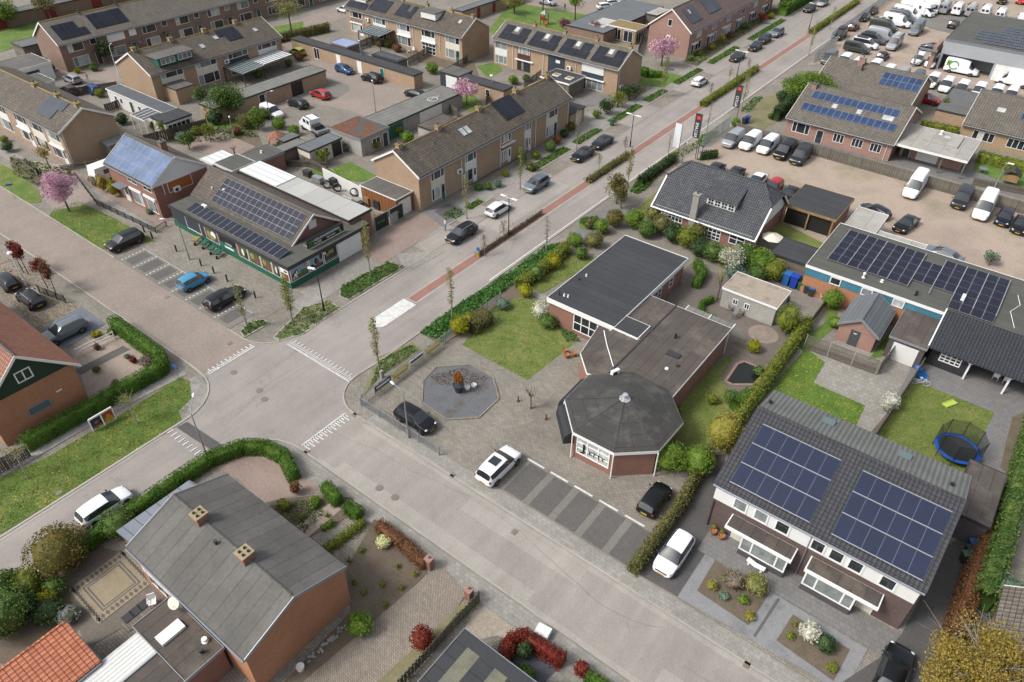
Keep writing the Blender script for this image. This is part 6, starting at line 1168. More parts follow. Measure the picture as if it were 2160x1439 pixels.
def carmesh(T):
    "one subdivided shell, split by material into body and glass meshes"
    st=T['st']; bm=bmesh.new(); rings=[]
    for (x,w,zl,zb,zt,wt,tg,sg) in st:
        pts=[(0,zl),(w*.8,zl),(w*.97,zl+.12),(w,(zl+zb)*.5+.05),(w*.985,zb-.06),(w*.95 if zt-zb>.2 else w*.93,zb),(wt+.02,zt-.08 if zt-zb>.2 else zt-.03),(wt*.6,zt),(0,zt+.015)]
        r=[bm.verts.new((x,y,z)) for y,z in pts]; l=[r[0]]+[bm.verts.new((x,-y,z)) for y,z in pts[1:-1]]+[r[-1]]; rings.append((r,l))
    mi={}
    for k in range(len(st)-1):
        for side in (0,1):
            a=rings[k][side]; c=rings[k+1][side]
            for j in range(8):
                q=[a[j],a[j+1],c[j+1],c[j]] if side==0 else [a[j],c[j],c[j+1],a[j+1]]
                f=bm.faces.new(q); m=0; tg=st[k][6]; sg=st[k][7]
                if j in (6,7) and tg: m=tg
                if j==5 and sg==1: m=3+side
                if j<2: m=5
                f.material_index=m
    for e in (0,-1):
        for side in (0,1):
            a=rings[e][side]
            try: bm.faces.new(a if side==0 else a[::-1])
            except ValueError: pass
    bmesh.ops.recalc_face_normals(bm,faces=bm.faces)
    cr=bm.edges.layers.float.new('crease_edge')
    for ed in bm.edges:
        ms={f.material_index for f in ed.link_faces}
        if len(ms)>1: ed[cr]=.75
    me=bpy.data.meshes.new('tmp'); bm.to_mesh(me); bm.free(); o=bpy.data.objects.new('tmp',me); COL.objects.link(o)
    md=o.modifiers.new('s','SUBSURF'); md.levels=2; md.render_levels=2; dg=bpy.context.evaluated_depsgraph_get(); ev=o.evaluated_get(dg); full=bpy.data.meshes.new_from_object(ev)
    V=[v.co[:] for v in full.vertices]; out={}
    for grp,ids in (('body',(0,5)),('windscreen',(1,)),('rear_window',(2,)),('side_window',(3,)),('side_window2',(4,))):
        fs=[p for p in full.polygons if p.material_index in ids]
        if not fs: continue
        idx={}; vv=[]; ff=[]; mm=[]
        for p in fs:
            q=[]
            for i in p.vertices:
                if i not in idx: idx[i]=len(vv); vv.append(V[i])
                q.append(idx[i])
            ff.append(q); mm.append(1 if p.material_index==5 else 0)
        out[grp]=ngon_mesh(grp,vv,ff,mm,['paint_white','black_plastic'] if grp=='body' else ['glass_car'],None,True)
    bpy.data.objects.remove(o); return out
CARM={}
def wheelmesh(r):
    k=('wheel',r)
    if k not in CARM:
        t=MB().lathe([(r*.62,-.1),(r*.97,-.11),(r,-.06),(r,.06),(r*.97,.11),(r*.62,.1)],n=20).mesh('tyre',['tyre'],True)
        m=MB().lathe([(.03,.085),(r*.62,.095),(r*.63,.08)],n=20)
        for i in range(5):
            a=i*1.2566; m.tube((0,0,.1),(math.cos(a)*r*.58,math.sin(a)*r*.58,.105),.045,.03,4)
        CARM[k]=(t,m.mesh('rim',['rim']))
    return CARM[k]
def makecar(kind,color,label,cat,detail=True,plate='plate_yellow',group=None,extra=None,name='parked_car'):
    T=CT[kind]
    if kind not in CARM:
        CARM[kind]=carmesh(T)
    M_=CARM[kind]; rt=empty(name,(0,0,0),label,cat,group)
    for g,me in M_.items():
        o=link('side_window' if g.startswith('side') else g,me,rt)
        if g=='body': o.material_slots[0].link='OBJECT'; o.material_slots[0].material=MAT['paint_'+color]
    st=T['st']; r=T['r']; hw=max(s[1] for s in st); t,rm=wheelmesh(r)
    for x in T['wb']:
        for sd in (1,-1):
            o=link('wheel',t,rt,(x,sd*(hw-.1),r),(R(-90*sd),0,0)); link('rim',rm,o)
            k=('arch',kind); 
            if k not in CARM: CARM[k]=MB().lathe([(r*1.2,-.03),(r*1.2,.03)],n=18).mesh('wheel_arch',['black_plastic'])
            link('wheel_arch',CARM[k],rt,(x,sd*(hw-.055),r+.03),(R(90),0,0))
    xf=st[-2][0]; xr=st[1][0]; zh=st[-3][3]-.06; zt=st[1][3]-.1; wf=st[-2][1]; wr=st[1][1]
    k=('bits',kind)
    if k not in CARM:
        hl=MB().blob((0,0,0),(.16,.17,.08),1,j=0).mesh('headlight',['headlight'],True); tl=MB().blob((0,0,0),(.09,.12,.14 if hw<.9 else .2),1,j=0).mesh('tail_light',['taillight'],True)
        pl=MB().box(-.012,.012,-.26,.26,-.055,.055).mesh('licence_plate',['plate_yellow']); gr=MB().box(-.02,.02,-wf*.62,wf*.62,-.07,.09).mesh('grille',['black_plastic']); mr=MB().blob((0,0,0),(.08,.12,.08),1,j=0).mesh('mirror',['black_plastic'],True)
        CARM[k]=(hl,tl,pl,gr,mr)
    hl,tl,pl,gr,mr=CARM[k]
    for sd in (1,-1):
        link('headlight',hl,rt,(xf-.1,sd*(wf-.14),zh-.05)); link('tail_light',tl,rt,(xr+.03,sd*(wr-.1),zt))
        i=[j for j,s in enumerate(st) if s[6]==1][0]; link('mirror',mr,rt,(st[i+1][0]-.25,sd*(st[i][1]+.1),st[i][3]+.05))
    p=link('licence_plate',pl,rt,(st[-1][0]+.0,0,.42)); p2=link('licence_plate',pl,rt,(xr-.05,0,.55))
    if plate!='plate_yellow':
        for q in (p,p2): q.material_slots[0].link='OBJECT'; q.material_slots[0].material=MAT[plate]
    link('grille',gr,rt,(st[-1][0]-.03,0,.58))
    if extra: extra(rt,T)
    return rt
def place(rt,px,hd,z=.7):
    p=G(px[0],px[1],z); rt.location=(p.x,p.y,.02); rt.rotation_euler=(0,0,R(hd)); return rt
def rails(rt,T):
    hw=.6
    for sd in (1,-1): MB().path([(-1.6,sd*hw,1.52),(-1.4,sd*hw,1.62 if T is CT['suv'] else 1.5),(.1,sd*hw,1.7 if T is CT['suv'] else 1.53),(.35,sd*hw,1.6 if T is CT['suv'] else 1.46)],.025,5).build('roof_rail','alu',rt)
def camper(rt,T):
    for x in (-1.6,-.2): MB().box(x,x+.7,-.35,.35,2.6,2.7).build('roof_hatch','plate_white',rt)
    MB().box(.0,.01,0,.01,1,1.01).build('awning_case','zinc',rt) if 0 else MB().box(-2.3,.3,.82,.98,2.42,2.56).build('awning_case','dark_trim',rt)
    for sd in (1,-1): MB().box(-1.9,-.9,sd*1.0-.012,sd*1.0+.012,1.5,1.95).build('side_window','glass_car',rt)
    for sd in (1,-1): MB().box(-3.02,-2.98,sd*.42-.3,sd*.42+.3,1.5,2.0).build('rear_window','glass_car',rt)
def lowcamper(rt,T): MB().box(-1.9,.2,-.62,.62,1.96,2.12).build('pop_up_roof','dark_trim',rt); 
def sunroof(rt,T): MB().box(-.95,-.1,-.42,.42,1.655,1.68).build('sunroof','glass_car',rt)
def bikes(rt,T): pass
CARS=[ # kind, colour, pixel, heading, label, extra
('suv','black',(262,507),-90,'black off-roader in the bay beside the grass strip, nose to the street',None),
('small','sky',(408,590),90,'small sky blue hatchback in a bay by the shop',None),
('estate','black',(474,625),90,'black car in the last bay before the corner by the shop',None),
('estate','black',(973,490),-90,'black estate car with roof rails parked beside the standing person',rails),
('hatch','white',(1051,438),90,'white hatchback in the lay-by under the double street lamp',None),
('suv','steel',(1131,387),-90,'silver grey off-roader alone in its lay-by on the main road',None),
('sedan','black',(1229,323),-90,'black saloon, nearer one of the two dark cars nose to tail by the terrace',None),
('sedan','anthracite',(1270,298),-90,'long dark saloon behind the black one outside the terrace row end',None),
('hatch','white',(1476,170),90,'white hatchback parked near the magnolia house corner',None),
('sedan','darkgrey',(1555,118),-90,'dark grey saloon parked alone on the far lane beside a double lamp',None),
('hatch','black',(1594,97),-90,'black hatchback, first of the row up the far lane with a yellow plate',None),
('suv','navy',(1612,82),-90,'dark navy people carrier, second of the row up the far lane',None),
('suv','steel',(1639,68),-90,'steel grey car, last of the three close together on the far lane',None),
('suv','darkgrey',(1708,17),-90,'dark grey pickup style off-roader at the top of the far lane',None),
('hatch','silver',(1736,5),-90,'silver car behind the dark off-roader at the top edge',None),
('hatch','black',(876,880),0,'black hatchback behind the clinic railing under the bent lamp',None),
('suv','white',(1052,980),90,'white off-roader with black sunroof in the first clinic bay',sunroof),
('small','black',(1382,1050),90,'small black car tucked beside the big green shrub',None),
('hatch','white',(1422,1165),-90,'white hatchback on the dark drive of the duplex',None),
('sedan','black',(1886,1418),90,'black car under the golden tree at the bottom edge',None),
('hatch','white',(219,1065),90,'white hatchback driving up the street at the left',None),
('suv','steel',(134,697),-90,'grey off-roader on the blue slab drive behind the green gable house',rails),
('hatch','black',(63,627),180,'black hatchback on the cobbled drive by the red trees',rails),
('hatch','anthracite',(12,590),180,'dark car at the left edge under the leaning pole',None),
('small','lime',(627,108),180,'lime green hatchback at the corner of the garage row',None),
('hatch','blue',(727,145),0,'bright blue hatchback parked along the garage row',None),
('suv','navy',(784,163),180,'dark navy off-roader behind the bright blue car',rails),
('hatch','red',(676,197),180,'red hatchback in the court bays',None),
('hatch','anthracite',(628,216),180,'dark hatchback between the red car and the white van',None),
('sedan','black',(877,196),180,'black car half hidden at the end of the long carport',None),
('hatch','silver',(152,165),180,'silver hatchback on the driveway near the palm',None),
('hatch','maroon',(146,188),180,'dark maroon car behind the left terrace roof',None),
('hatch','blue',(192,186),180,'pale blue roofed car beside the small green shed roof',None),
('hatch','white',(727,19),180,'white car seen behind the white panelled terrace end',None),
('estate','silver',(1155,3),0,'beige silver car on the street behind the playground lawn',None),
('hatch','white',(1277,12),60,'white car, nearer of the two beside the large dark roof',None),
('hatch','white',(1293,5),60,'white car, farther of the two beside the large dark roof',None),
('sedan','anthracite',(1507,357),-90,'dark car behind the villa ridge, leftmost of the line',None),
('sedan','black',(1549,366),-90,'black car behind the villa roof, second of the line',None),
('sedan','white',(1597,379),-90,'white car behind the villa roof beside the red one',None),
('hatch','red',(1632,392),-90,'red car at the end of the villa roof',None),
('sedan','black',(1664,408),-90,'black car next to the timber carport',None),
('sedan','black',(1912,470),-100,'black soft-top car near the white flat garage roof',None),
('hatch','darkgrey',(1846,443),160,'dark car roof peeking over the white garage',None),
('sedan','steel',(1989,535),170,'grey car half hidden behind the solar array roof',None),
('hatch','navy',(2120,457),-90,'dark blue hatchback beside the second white van',None),
('sedan','black',(2155,472),-90,'black car at the right edge of the gravel lot',None),
('hatch','black',(1863,116),90,'small black hatchback with red lights in the camper lot',None),
('hatch','rust',(1801,55),90,'dark brown car behind the black camper outside the fence',None),
('hatch','black',(1824,36),-90,'black hatchback outside the palisade fence with yellow plate',None),
('hatch','maroon',(1841,22),-90,'dark red car at the top outside the palisade fence',None),
('suv','red',(1955,208),0,'red car in the gap between the second bungalow and the corrugated carport',None),
('suv','darkgrey',(2012,50),90,'dark red and black pickup parked before the showroom wall',None),
('suv','anthracite',(1965,100),180,'dark pickup with open bed beside the showroom pier',None),
('suv','black',(2115,0),-90,'black car at the top right edge',None),
('suv','red',(2155,0),-90,'red car in the top right corner',None),
]
VANS=[
('van','silver',(1547,291),-90,'silver van, first of the row by the sliding gate',None),('van','white',(1583,296),-90,'pale van, second of the row by the sliding gate',None),('van','white',(1620,304),-90,'white van, third of the row beside the black one',None),('minibus','black',(1656,315),-90,'black van with dark glass in the row of five',None),('minibus','darkgrey',(1690,326),-90,'dark grey van, last of the row by the bungalow fence',None),
('bigvan','white',(1932,388),-90,'large white van parked alone against the plank fence',None),('minibus','darkgrey',(2031,416),-90,'dark grey people carrier van between the two large white vans',None),('bigvan','white',(2079,432),-90,'large white van next to the dark blue hatchback',None),
('caddy','white',(573,233),0,'white delivery van parked at the corner of the court',None),
('minibus','black',(1772,71),-90,'black camper van outside the palisade fence',lowcamper),
('minibus','green',(1808,100),0,'dark green grey camper bus nearest the big bush',None),('minibus','white',(1826,91),0,'white camper bus with solar panel roof beside the dark one',lowcamper),('minibus','grey',(1842,81),0,'grey camper bus, third of the diagonal row',lowcamper),('bigvan','silver',(1862,73),0,'silver camper bus, fourth of the diagonal row',None),
('bigvan','green',(1866,53),0,'tall dark green camper van with roof window',camper),('bigvan','white',(1893,43),0,'white camper van with black roof bars behind the tall dark one',camper),('bigvan','grey',(1905,34),0,'grey tall camper van in the middle of the fence row',camper),('bigvan','white',(1915,26),0,'white high camper with two dark roof bars',camper),('bigvan','white',(1928,17),0,'white high camper at the far end of the fence row',camper),
('bigvan','silver',(1888,88),-90,'silver camper van with roof racks facing the near corner',camper),('bigvan','steel',(1935,58),-90,'grey blue panel van alone in the middle of the camper lot',None),
('caddy','white',(1938,123),-90,'small white van with open door beside the showroom',None),('van','white',(1967,128),-90,'white van with dark bumper beside the small white one',None),
('bigvan','silver',(1995,14),90,'silver camper, first in the rear-facing row at the top',camper),('bigvan','white',(2023,17),90,'white camper, second in the rear-facing row at the top',camper),('bigvan','silver',(2051,20),90,'beige silver camper, third in the rear-facing row at the top',camper),('bigvan','white',(2082,22),90,'pale camper, fourth in the rear-facing row at the top',camper),('bigvan','white',(2113,29),90,'white camper with two square rear windows, fifth in the top row',camper),
('van','white',(2157,38),100,'white van at the right edge behind the showroom',None),
('bigvan','white',(2140,166),180,'white van entering from the right edge before the garage door',None),
('minibus','grey',(1750,121),-90,'grey vehicle roof beside the big bush',None),
]
rowp=[(1783,118),(1811,127),(1847,131),(1875,143),(1905,149),(1937,154),(1970,160),(2000,169),(2032,176),(2068,181),(2105,186),(2136,190)]
rowc=['white','white','white','white','silver','grey','white','white','white','white','white','white']
ordw=['first','second','third','fourth','fifth, silver','sixth, dark grey','seventh','eighth','ninth','tenth','eleventh','last']
protos={}
def vehicle(kind,col,px,hd,label,ex,cat,group,name,zc):
    k=(kind,col,ex)
    if k in protos:
        rt=copy_tree(protos[k]); 
        rt['label']=label; rt['group']=group
    else: rt=makecar(kind,col,label,cat,extra=ex,group=group,name=name); protos[k]=rt
    return place(rt,px,hd,zc)
for kind,col,px,hd,label,ex in CARS: vehicle(kind,col,px,hd,label,ex,'car','parked cars','parked_car',.75)
for kind,col,px,hd,label,ex in VANS: vehicle(kind,col,px,hd,label,ex,'van','parked vans and campers','parked_van',1.25 if kind=='bigvan' else .95)
for i,(px,c) in enumerate(zip(rowp,rowc)): vehicle('van',c,(px[0],px[1]+3),-90,ordw[i]+' of the line of vans behind the bungalow roofs, counted from the left','' and None or None,'van','vans in line behind the bungalows','parked_van',1.5)
# white van with the green ring
rt=makecar('bigvan','white','white high roof van with a large green ring on its side','van',group='parked vans and campers',name='parked_van'); place(rt,(2030,142),0,1.2)
flatm('ring_green',A('5aa83a')); mb=MB()
for i in range(22):
    a0=math.pi*2*i/24; a1=math.pi*2*(i+1)/24; q=lambda a,r_:(-1.4+math.cos(a)*r_,-1.015,1.55+math.sin(a)*r_*.95)
    mb.face([q(a0,.66),q(a1,.66),q(a1,.86),q(a0,.86)])
mb.face([(-2.7,-1.013,2.2),(-2.6,-1.013,1.2),(-2.2,-1.013,1.6),(-2.0,-1.013,2.3)]); bm_fix(mb); mb.build('side_graphic','ring_green',rt)
# coachbuilt campers
def coach(px,hd,label,L=6.2,z=1.5):
    v=empty('motorhome',(0,0,0),label,'motorhome','coachbuilt motorhomes'); mb=MB().box(-L/2,L/2-1.7,-1.1,1.1,.45,2.9); mb.poly8([(L/2-1.7,-1.1,2.0),(L/2-.6,-1.0,2.1),(L/2-.6,1.0,2.1),(L/2-1.7,1.1,2.0),(L/2-1.7,-1.1,2.9),(L/2-.8,-1,2.75),(L/2-.8,1,2.75),(L/2-1.7,1.1,2.9)]); mb.build('body','white_frame',v)
    MB().poly8([(L/2-1.7,-.95,.35),(L/2,-.85,.4),(L/2,.85,.4),(L/2-1.7,.95,.35),(L/2-1.7,-.95,2.0),(L/2-.1,-.8,1.0),(L/2-.1,.8,1.0),(L/2-1.7,.95,2.0)]).build('cab','paint_white',v)
    MB().poly8([(L/2-1.2,-.8,1.68),(L/2-.35,-.75,1.2),(L/2-.35,.75,1.2),(L/2-1.2,.8,1.68),(L/2-1.18,-.8,1.72),(L/2-.33,-.75,1.24),(L/2-.33,.75,1.24),(L/2-1.18,.8,1.72)]).build('windscreen','glass_car',v)
    for x in (-2.2,-.6): 
        MB().box(x,x+1,-1.12,-1.09,1.5,2.1).build('side_window','glass_car',v); MB().box(x+.1,x+.8,-.3,.3,2.9,3.0).build('roof_hatch','plate_white',v)
    t,rm=wheelmesh(.36)
    for x in (-L/2+1.6,L/2-1.0):
        for sd in (1,-1): o=link('wheel',t,v,(x,sd*.98,.36),(R(-90*sd),0,0)); link('rim',rm,o)
    return place(v,px,hd,z)
coach((1945,17),-20,'white motorhome with dark roof stripes near the top fence corner'); coach((1963,10),-60,'tall white motorhome box at the corner of the top row',6.6)
# crew cab truck in the court
v=empty('flatbed_truck',(0,0,0),'white crew cab flatbed truck with tools on the bed in the court','truck')
mb=MB(); prof=[(-.6,.5),(-.6,2.25),(1.3,2.3),(1.75,2.05),(2.35,1.35),(2.9,1.15),(2.95,.5)]
mb.face([(x,-.95,z) for x,z in prof]); mb.face([(x,.95,z) for x,z in prof])
for (a,c) in zip(prof,prof[1:]+prof[:1]): mb.face([(a[0],-.95,a[1]),(c[0],-.95,c[1]),(c[0],.95,c[1]),(a[0],.95,a[1])])
bm_fix(mb); mb.build('cab','paint_white',v); MB().box(-3.0,-.65,-1.0,1.0,.75,.85).box(-3.0,-.65,-1.03,-.98,.85,1.2).box(-3.0,-.65,.98,1.03,.85,1.2).box(-3.03,-2.98,-1,1,.85,1.2).build('flatbed','galvanised',v)
for y in (-.97,.95):
    for x0,x1 in ((-.3,.4),(.7,1.5)): MB().box(x0,x1,y,y+.02,1.45,2.0).build('side_window','glass_car',v)
MB().poly8([(1.8,-.8,2.03),(2.34,-.85,1.4),(2.34,.85,1.4),(1.8,.8,2.03),(1.83,-.8,2.06),(2.38,-.85,1.42),(2.38,.85,1.42),(1.83,.8,2.06)]).build('windscreen','glass_car',v)
MB().box(-.55,1.2,-.8,-.7,2.32,2.42).box(-.55,1.2,.7,.8,2.32,2.42).box(-1.6,-.7,-.7,.7,.86,1.5).build('tool_load','black_plastic',v)
t,rm=wheelmesh(.36)
for x in (-1.8,2.0):
    for sd in (1,-1): o=link('wheel',t,v,(x,sd*.9,.36),(R(-90*sd),0,0)); link('rim',rm,o)
place(v,(662,264),170,1.1)
# ---------------------------------------------------------------- trees
def g2(px,z=0): p=G(px[0],px[1],z); return (p.x,p.y)
def slim(px,h,label,mat='leaf_spring',rad=.5,n=420,frac=.68,size=.15,bark='bark_light',r0=.09):
    b=G(*px); rt=empty('street_tree',b,label,'tree','slim street trees'); rg=random.Random(int(px[0]*7+px[1])); ch=h*frac
    mb=MB(); trunkmesh(mb,(0,0,0),(rg.uniform(-.15,.15),rg.uniform(-.15,.15),h*.95),r0,.02,0,None,rg)
    for i in range(12):
        t=rg.uniform(1-frac,.9); z=h*t; a=rg.uniform(0,6.28); l=rad*rg.uniform(.6,1.2)*(1.1-t*.6); mb.tube((0,0,z),(math.cos(a)*l,math.sin(a)*l,z+l*2.2),.025,.008,4)
    mb.build('trunk',bark,rt); lv=Leaves(int(px[0]))
    for i in range(9):
        t=(i+.5)/9; z=h-ch+ch*t; a=rg.uniform(0,6.28); rr=rad*(.45+1.0*math.sin(math.pi*min(1,(t*.8+.12)))); lv.ell((math.cos(a)*.12,math.sin(a)*.12,z),(rr*.8,rr*.8,ch*.1),n//6,size,.2)
    lv.build('crown',mat,rt); return rt
SL=[((523,693),5.6,'slim pale green tree nearest the shop parking bays','leaf_spring',.45,300),((618,680),5.5,'slim tree with denser yellow green crown on the corner bed','leaf_greenyel',.6,800),((782,580),6.9,'tall slim tree in the long bed below the shop sign','leaf_spring',.5,480),
((954,675),6.6,'slim tree rising from the ivy beside the median strip end','leaf_spring',.4,330),((800,780),6.4,'slim tree in the corner bed by the clinic railing','leaf_spring',.45,520),((985,462),6.2,'slim tree before the first terrace door','leaf_spring',.45,300),((1397,205),6.9,'slim yellow green tree before the magnolia lawn','leaf_greenyel',.7,700),
((1216,318),6.3,'bare slim tree between the lay-by and the terrace shrubs','leaf_twig',.5,260),((1323,397),5.9,'slim tree beside the villa lawn hedge','leaf_greenyel',.5,430),((1097,400),6.2,'slim tree with pale green crown in front of the terrace middle','leaf_greenyel',.5,420),((1563,235),6.4,'slim pale tree behind the first tall banner','leaf_spring',.6,400),
((1705,118),6.6,'slim tree beside the far end of the median hedge','leaf_spring',.5,300),((1152,528),4.6,'bare young tree in the ivy near the driveway','leaf_twig',.3,90),((1490,283),5.2,'bare young tree on the grass island by the gate','leaf_twig',.25,60),((1405,350),5.2,'bare young tree by the white banner','leaf_twig',.25,60),((1750,62),4.6,'small pale tree by the last stretch of median hedge','leaf_spring',.6,200)]
for px,h,lb,mt,rd,n_ in SL: slim(px,h,lb,mt,rd,n_)
for i,(px,h) in enumerate((((1022,540),2.9),((1062,508),2.8),((1262,360),2.6),((1318,325),2.8),((1496,208),2.7),((1537,175),2.8),((1576,155),2.8))):
    t=slim(px,h,['young bare tree at the near end of the median hedge','young bare tree near the lamp in the first median hedge','small leafing tree in the second median hedge','young tree at the far end of the second median hedge','young tree at the near end of the third median hedge','young tree in the middle of the third median hedge','young tree at the far end of the third median hedge'][i],'leaf_spring' if i in (2,5) else 'leaf_twig',.5,90,.6,.16,r0=.05)
tree((-95.7,31.6,0),6.0,2.9,4.9,'blossom_pink','bark','pink flowering cherry on the grass corner at the left',n=6500,size=.17,lumps=22,limbs=12,r0=.14,k=.42)
b=G(985,222); tree(b,4.6,2.9,3.6,'blossom_pink','bark','pink flowering cherry in the garden behind the roadside terrace',n=2200,size=.26,lumps=12,r0=.12)
b=G(1395,140); tree(b,6.4,3.4,5.4,'blossom_pink','bark','large pale pink magnolia before the pink brick gable',n=2600,size=.28,lumps=16,limbs=14,r0=.16)
for px,lb in (((1187,75),'mauve blossom bush left of the moss roofed summer house'),((1256,80),'mauve blossom tree right behind the solar terrace ridge')): b=G(*px); tree(b,4.0,1.8,3.2,'blossom_mag','bark',lb,n=900,size=.26,lumps=8)
b=G(300,108); tree(b,3.2,1.6,2.6,'blossom_pink','bark','small pink flowering shrub tree before the long brown terrace',n=700,size=.26,lumps=8)
for i,(px,m) in enumerate((((50,575),'leaf_red'),((61,580),'leaf_red'),((102,610),'leaf_red'),((119,621),'leaf_rust'))):
    b=G(*px); tree(b,4.5,.85,2.7,m,'bark',['first of four red leaved trees along the cobbled drive','second of four red leaved trees along the cobbled drive','third of four red leaved trees, beside the black fence','rusty green tree, last of the four by the cobbled drive'][i],n=1300,size=.17,lumps=8,limbs=5,r0=.06,k=.55)
TR=[((1672,205),4.2,2.8,4.0,'leaf_bright','green bush at the left foot of the big bright tree',3500,.24),((1738,232),4.6,2.8,4.2,'leaf_bright','green bush at the right foot of the big bright tree',3500,.24),((1703,222),6.0,5.0,5.8,'leaf_bright','big bright green bush tree in front of the bungalow roofs',11000,.25),((485,258),6.4,3.5,6.0,'leaf_mid','large green garden tree beside the court garages',6500,.26),((430,225),3.8,1.5,3.2,'leaf_mid','green shrub tree by the terrace patio table',1300,.24),((545,275),4.0,1.9,3.6,'leaf_bright','bright green bush beside the white delivery van',1600,.25),
((615,68),7.5,3.8,5.5,'leaf_spring','bare olive tree with thick trunk by the street at the top',1500,.25),((1213,42),6.5,2.6,4.2,'leaf_bright','bright green tree on the playground lawn edge',1500,.3),((1145,22),7,2.8,4.5,'leaf_spring','olive tree beside the red play tower',900,.3),((1085,30),5,3.2,4,'leaf_spring','olive bush mass left of the playground',1600,.3),
((20,60),7,4,6,'leaf_bright','green tree in the top left corner',2200,.35),((110,45),7,3.4,5.5,'leaf_olive','olive tree behind the left end of the long terrace',1400,.32),((170,22),7,3.4,5.5,'leaf_olive','second olive tree behind the long terrace',1200,.32),((225,12),7,3.2,5.2,'leaf_olive','third olive tree behind the long terrace',1000,.32),((350,95),3.4,1.6,2.8,'leaf_greenyel','yellow green bush before the long terrace wall',900,.26),((230,135),4.6,2.0,4.0,'leaf_dark','dark green broad shrub before the long terrace',1700,.26),
((108,360),4.2,1.4,2.6,'leaf_gold','young yellow leafing tree at the left terrace corner',650,.2),((1300,430),4.6,1.9,3.6,'leaf_olive','brown green tree by the villa lawn corner',2200,.22),((1310,440),3.6,1.4,3.0,'leaf_mixed','mixed leaf bush beside the brown green tree',1300,.22),((1512,632),4.2,.7,2.6,'leaf_spring','thin yellow branched tree inside the round hedge of the clinic patio',120,.16),
((445,300),3.4,1.2,2.6,'leaf_greenyel','espalier tree by the dark garden screen',600,.22),((400,315),3.2,1.6,2.8,'leaf_mid','bush behind the solar roofed house',1200,.24),((350,290),3.2,1.2,2.6,'leaf_bright','small garden tree next to the dark roofed garden room',600,.22),((685,350),3.0,1.2,2.6,'leaf_greenyel','yellow green bush in front of the beige shed',1000,.2),((595,330),2.6,1.5,2.4,'leaf_dark','dark shrub before the flat extension with white vent',1200,.2),
((1280,240),3.0,1.9,2.9,'leaf_dark','dark bush, nearest of the row beside the solar terrace',1500,.22),((1302,226),2.9,1.8,2.8,'leaf_greenyel','yellow green bush in the row beside the solar terrace',1300,.22),((1326,210),3.4,2.5,3.3,'leaf_dark','large dark bush in the row beside the solar terrace',1900,.22),((1258,250),1.8,1.0,1.7,'leaf_bright','small bright bush at the row end by the brick shed',700,.2),
((1495,20),4.5,2,3.6,'leaf_mid','green tree behind the pink brick terrace',900,.3),((1650,25),3.4,1.6,2.8,'leaf_dark','dark hedge bush at the far house garden',900,.3),((1605,50),2.6,1.4,2.2,'leaf_red','dark red bush before the far terrace end',700,.26),((1520,95),2.2,.8,1.8,'leaf_yellow','small yellow bush in the far front gardens',400,.24),((1812,195),2.2,.7,2.2,'leaf_conifer','small conifer between the two bungalow roofs',500,.2),
((1985,245),3.2,1.0,2.6,'leaf_bright','bright green shrub behind the pale flat extension',800,.24),((2085,560),1.9,1.3,1.7,'leaf_blue','grey green bush on the gravel lot behind the solar array',900,.18)]
for px,h,rd,ch,mt,lb,n_,sz in TR: b=G(*px); tree(b,h,rd,ch,mt,'bark',lb,n=n_,size=sz,lumps=12,limbs=8,r0=.1 if rd<2.5 else .2)
b=G(1535,585); tree(b,4.4,1.9,3.0,'blossom_white','bark_light','white blossoming tree before the villa door',n=1500,size=.17,lumps=14,limbs=14,r0=.1)
# golden tree bottom right
tree((10.0,35.0,0),6.6,3.9,5.2,'leaf_gold','bark_light','large golden leafing tree in the bottom right corner',n=20000,size=.15,lumps=40,limbs=20,r0=.14,k=.33,shell=.25)
b=G(1118,862); rt=empty('pollard_tree',b,'bare pollarded tree on the clinic forecourt','tree'); mb=MB(); mb.path([(0,0,0),(.03,0,1.6)],.13,8,0,.1); rgx=random.Random(3)
for i in range(9):
    a=i*.7; q=Vector((math.cos(a)*.5,math.sin(a)*.5,1.7+rgx.uniform(.2,.9))); mb.tube((0,0,1.5),q,.07,.05,6); mb.blob(q,(.08,.08,.08),1)
    for k in range(5): mb.tube(q,q+Vector((rgx.uniform(-.3,.3),rgx.uniform(-.3,.3),rgx.uniform(.1,.4))),.015,.006,3)
mb.build('trunk','bark_light',rt)
for px,lb in (((500,345),'pollarded knob-headed tree by the flat roof edge'),):
    b=G(*px); rt=empty('pollard_tree',b,lb,'tree'); mb=MB(); mb.path([(0,0,0),(0,0,2.2)],.09,7); [mb.tube((0,0,2.1),(math.cos(a)*.4,math.sin(a)*.4,2.5),.06,.05,5) for a in (0,1.3,2.5,3.8,5)]; mb.build('trunk','bark',rt)
for i,(px) in enumerate(((290,895),(60,1010))):
    b=G(*px); rt=empty('verge_tree',b,['sparse umbrella shaped young tree on the verge by the advert board','sparse umbrella shaped young tree at the left end of the verge'][i],'tree'); mb=MB(); mb.path([(0,0,0),(-.25,.1,1.5),(-.35,.15,2.6)],.07,6,0,.04); rgx=random.Random(i)
    for k in range(12): a=k*.52; mb.tube((-.35,.15,2.3),(-.35+math.cos(a)*1.1,.15+math.sin(a)*1.1,2.9+rgx.uniform(-.1,.4)),.02,.008,4)
    mb.build('trunk','bark_light',rt); Leaves(i).crown((-.35,.15,2.9),(1.25,1.25,.5),260,.13,8,.5,.2).build('crown','leaf_spring',rt)
